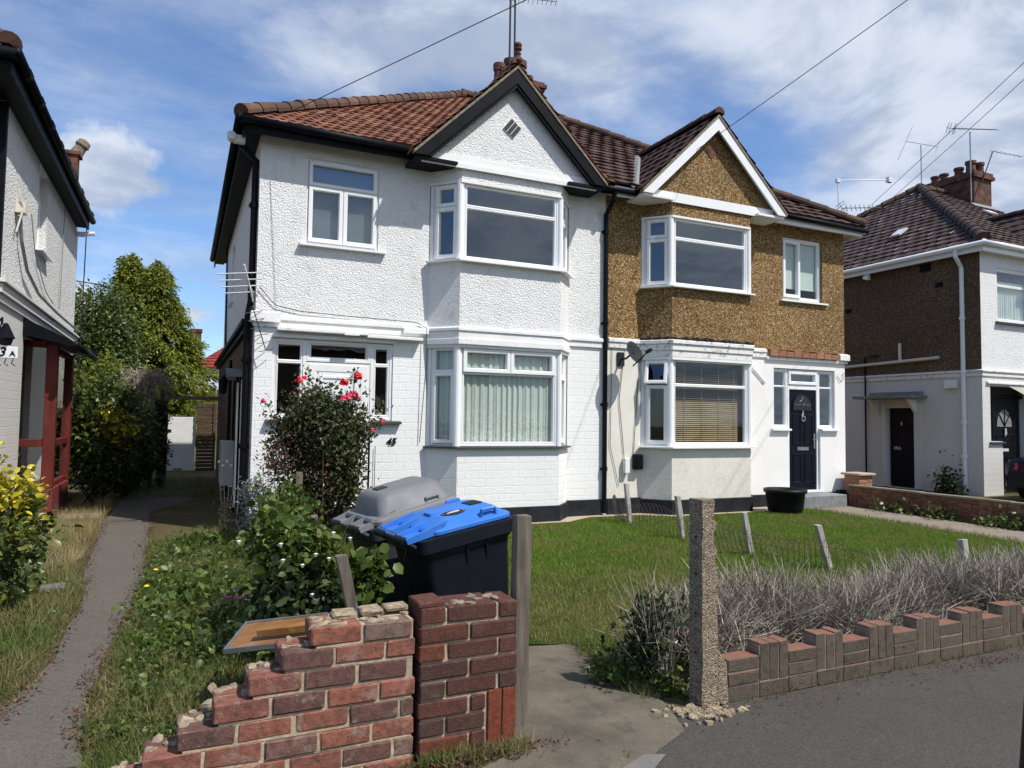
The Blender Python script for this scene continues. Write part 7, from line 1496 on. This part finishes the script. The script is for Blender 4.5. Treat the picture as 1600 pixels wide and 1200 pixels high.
# --- lavender row
def lav(seed):
    global rng
    rng = np.random.default_rng(seed); n = 1500; a = rng.uniform(0, 2 * np.pi, n); el = rng.uniform(.25, 1.5, n); L = rng.uniform(.30, .62, n) * (.75 + .25 * np.sin(el)); b = np.column_stack([rng.normal(0, .14, n), rng.normal(0, .10, n), np.full(n, .06) + rng.uniform(0, .16, n)])
    d = np.column_stack([np.cos(a) * np.cos(el), np.sin(a) * np.cos(el) * .8, np.sin(el)]); kn = b + d * L[:, None] * .55; T = kn + norm(d + rng.normal(0, .38, (n, 3)) + np.array([0, 0, .15])) * np.minimum(L, .45)[:, None] * .5; kn[:, 1] = np.clip(kn[:, 1], -.38, .38); T[:, 1] = np.clip(T[:, 1], -.40 + .04 * rng.random(n), .40)
    def rib(p, q, w0, w1):
        t = norm(q - p); s = norm(np.cross(t, unit(n))); return np.stack([p - s * w0, p + s * w0, q + s * w1, q - s * w1], 1).reshape(-1, 3)
    VV = np.concatenate([rib(b, kn, .0030, .0022), rib(kn, T, .0022, .0011)]); F1 = np.arange(len(VV)).reshape(-1, 4)
    P = kn[rng.integers(0, n, 900)] + rng.normal(0, .05, (900, 3)) - np.array([0, 0, .06]); return (VV, F1), leaf_arrays(P, .035, .25, 0)
LAVL = ['grey dry lavender bush right beside the concrete gatepost', 'grey dry lavender bush second from the gatepost', 'grey dry lavender bush third from the gatepost', 'dry lavender bush in the middle of the row by the low wall', 'dry lavender bush just left of the short broad stake', 'dry lavender bush around the short broad stake', 'dry lavender bush at the right picture edge', 'last dry lavender bush, cut by the right picture edge']
protos = []
for k, lb in enumerate(LAVL):
    x = 3.22 + k * .60; y = 3.86 + .12 * math.sin(k * 2.1); g = place('lavender_bush', lb, 'shrub', (x, y, 0), 'dry lavender bushes behind the low wall'); WORLD_EMPTY.discard(g.name)
    if k < 3: (a, b) = lav(100 + k); o1 = mesh_arrays('twigs', *a, M['twig']); o2 = mesh_arrays('leaves', *b, M['silver'] if k != 1 else M['bramble']); o1.parent = g; o2.parent = g; protos.append((o1, o2))
    else:
        for o in protos[k % 3]: c = o.copy(); C.objects.link(c); c.parent = g
    g.rotation_euler = (0, 0, math.pi * (k % 2)); s = 1.0 + .10 * math.sin(k * 1.7); g.scale = (1.15 * s, 1.15 * s, .80 * s)
rng = np.random.default_rng(77)
WG = place('shrub', 'scruffy dark green weed bush tucked behind the gatepost', 'shrub', (2.72, 3.72, 0)); P, _ = clumped(1300, (2.74, 3.75, .25), (.17, .2, .26), 30, .06, .2); o = mesh_arrays('foliage', *leaf_arrays(P, .05, .35, .2), M['bramble']); attach(o, WG); mb = MB(); stems(mb, (2.74, 3.7, 0), [(2.72 + rr.gauss(0, .16), 3.72 + rr.gauss(0, .14), rr.uniform(.35, .72)) for _ in range(46)], .005, 4, .07, rr); mb.build('stems', M['twig'], WG)
# --- shrubs on the left
YS = place('shrub', 'golden spotted evergreen shrub at the left picture edge', 'shrub', (-1.62, 7.0, 0))
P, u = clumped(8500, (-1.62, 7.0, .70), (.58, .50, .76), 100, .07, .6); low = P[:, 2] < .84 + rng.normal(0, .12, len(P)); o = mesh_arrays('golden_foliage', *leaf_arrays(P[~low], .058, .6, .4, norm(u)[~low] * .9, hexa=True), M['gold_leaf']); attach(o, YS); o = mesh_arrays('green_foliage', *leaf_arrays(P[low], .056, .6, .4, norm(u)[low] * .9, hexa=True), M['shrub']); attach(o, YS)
mb = MB(); stems(mb, (-1.62, 7, 0), [(-1.62 + rr.gauss(0, .3), 7 + rr.gauss(0, .3), rr.uniform(.6, 1.1)) for _ in range(14)], .016, 5, .1, rr); mb.build('branches', M['bark'], YS)
def bush(label, c, r, n, m, s, size, mat, cat_='shrub', mat2=None, n2=0, c2=None, r2=None, name='shrub', stemz=None):
    g = place(name, label, cat_, (c[0], c[1], 0)); P, u = clumped(n, c, r, m, s, .5); o = mesh_arrays('foliage', *leaf_arrays(P, size, .55, .4, norm(u) * .5, .15), M[mat]); attach(o, g)
    if mat2: P, u = clumped(n2, c2, r2, max(8, m // 4), s, .4); o = mesh_arrays('bright_foliage', *leaf_arrays(P, size, .55, .4), M[mat2]); attach(o, g)
    mb = MB(); stems(mb, (c[0], c[1], 0), [(c[0] + rr.gauss(0, r[0] * .4), c[1] + rr.gauss(0, r[1] * .4), c[2] + rr.uniform(-.3, .6) * r[2]) for _ in range(12)], .03, 5, .15, rr); mb.build('trunk', M['bark'], g); return g
bush('dark glossy shrub with a yellow patch beside the red porch', (-1.38, 15.6, 1.30), (.62, .8, 1.02), 16000, 170, .13, .085, 'shrub', 'shrub', 'gold_leaf', 700, (-1.12, 15.0, 1.45), (.24, .2, .20))
bush('loose dark hedge plant beside the trellis', (-.95, 17.3, 1.05), (.40, .5, 1.05), 6500, 90, .12, .08, 'shrub')
bush('tall ivy-covered evergreen leaning left of the twin conifers', (-2.35, 23.2, 2.75), (1.15, 1.05, 2.45), 48000, 340, .20, .088, 'ivy', 'tree', name='ivy_tree')
bush('pale yellow-green shrub between the porch and the conifers', (-1.75, 19.6, 1.7), (.85, .8, 1.15), 8000, 100, .15, .10, 'conifer')
g = place('dead_climber', 'grey dead climber heaped on top of the trellis', 'plant', (-.75, 18.1, 0)); mb = MB()
P, _ = clumped(3200, (-.72, 18.1, 2.33), (.62, .35, .22), 40, .10, .2); o = mesh_arrays('twigs', *leaf_arrays(P, .14, .07), M['twig']); attach(o, g)
P, _ = clumped(2600, (-.40, 18.05, 1.1), (.10, .12, 1.1), 40, .06, .2); o = mesh_arrays('clinging_leaves', *leaf_arrays(P, .06, .5), M['bramble']); attach(o, g); mb.tube([(-.42, 18.12, 0), (-.45, 18.1, 1.0), (-.40, 18.12, 2.2)], .05, 7); mb.build('trunk', M['bark'], g)
def conifer(label, x, y, H, rb, seed, lean=0):
    global rng
    rng = np.random.default_rng(seed); g = place('conifer_tree', label, 'tree', (x, y, 0), 'conifers behind the lane'); m = 760
    h = rng.beta(1.15, 1.25, m) * (H - .8) + .8; prof = np.clip(np.where(h / H < .42, .92 + .2 * h / H, 1.85 * (1 - h / H) ** 1.12), .03, 1.0); a = rng.uniform(0, 2 * np.pi, m)
    lump = 1 + .16 * np.sin(a * 3 + h * 1.3 + seed) + .10 * np.sin(h * 4.1 + seed); r = rb * prof * lump * rng.uniform(.50, 1.04, m)
    cc = np.column_stack([x + np.cos(a) * r + lean * h / H, y + np.sin(a) * r, h]); out = np.column_stack([np.cos(a), np.sin(a), np.full(m, -.25)])
    n = m * 95; k = rng.integers(0, m, n); s = rng.uniform(-.05, 1.0, n)[:, None]; P = cc[k] + out[k] * (s * .34 - .12) + rng.normal(0, 1, (n, 3)) * np.array([.11, .11, .05]) - np.array([0, 0, 1]) * (s * .16)
    o = mesh_arrays('crown', *leaf_arrays(P, .115, .36, .6, out[k] * 1.1, .45), M['conifer']); attach(o, g)
    tip = np.column_stack([rng.normal(0, .05, 240), rng.normal(0, .05, 240), rng.uniform(H - .9, H + .05, 240)]) + np.array([x + lean, y, 0]); o = mesh_arrays('leader', *leaf_arrays(tip, .13, .35, 0, np.tile(np.array([[0, 0, .6]]), (240, 1))), M['conifer']); attach(o, g)
    mb = MB(); mb.tube([(x, y, 0), (x + lean * .5, y, H * .5), (x + lean, y, H - .3)], [.16, .10, .02], 8)
    for q in range(26): b_ = rr.uniform(.9, H * .8); an = rr.uniform(0, 6.28); mb.tube([(x + lean * b_ / H, y, b_), (x + math.cos(an) * rb * .6 * (1 - b_ / H), y + math.sin(an) * rb * .6 * (1 - b_ / H), b_ + .1)], [.03, .01], 4)
    mb.build('trunk', M['bark'], g)
conifer('golden conifer with the left of the two pointed tops', -1.62, 26.0, 6.75, 1.35, 3)
conifer('golden conifer with the right of the two pointed tops', -.50, 25.6, 6.5, 1.50, 9, -.35)
print('scene objects', len(bpy.data.objects))
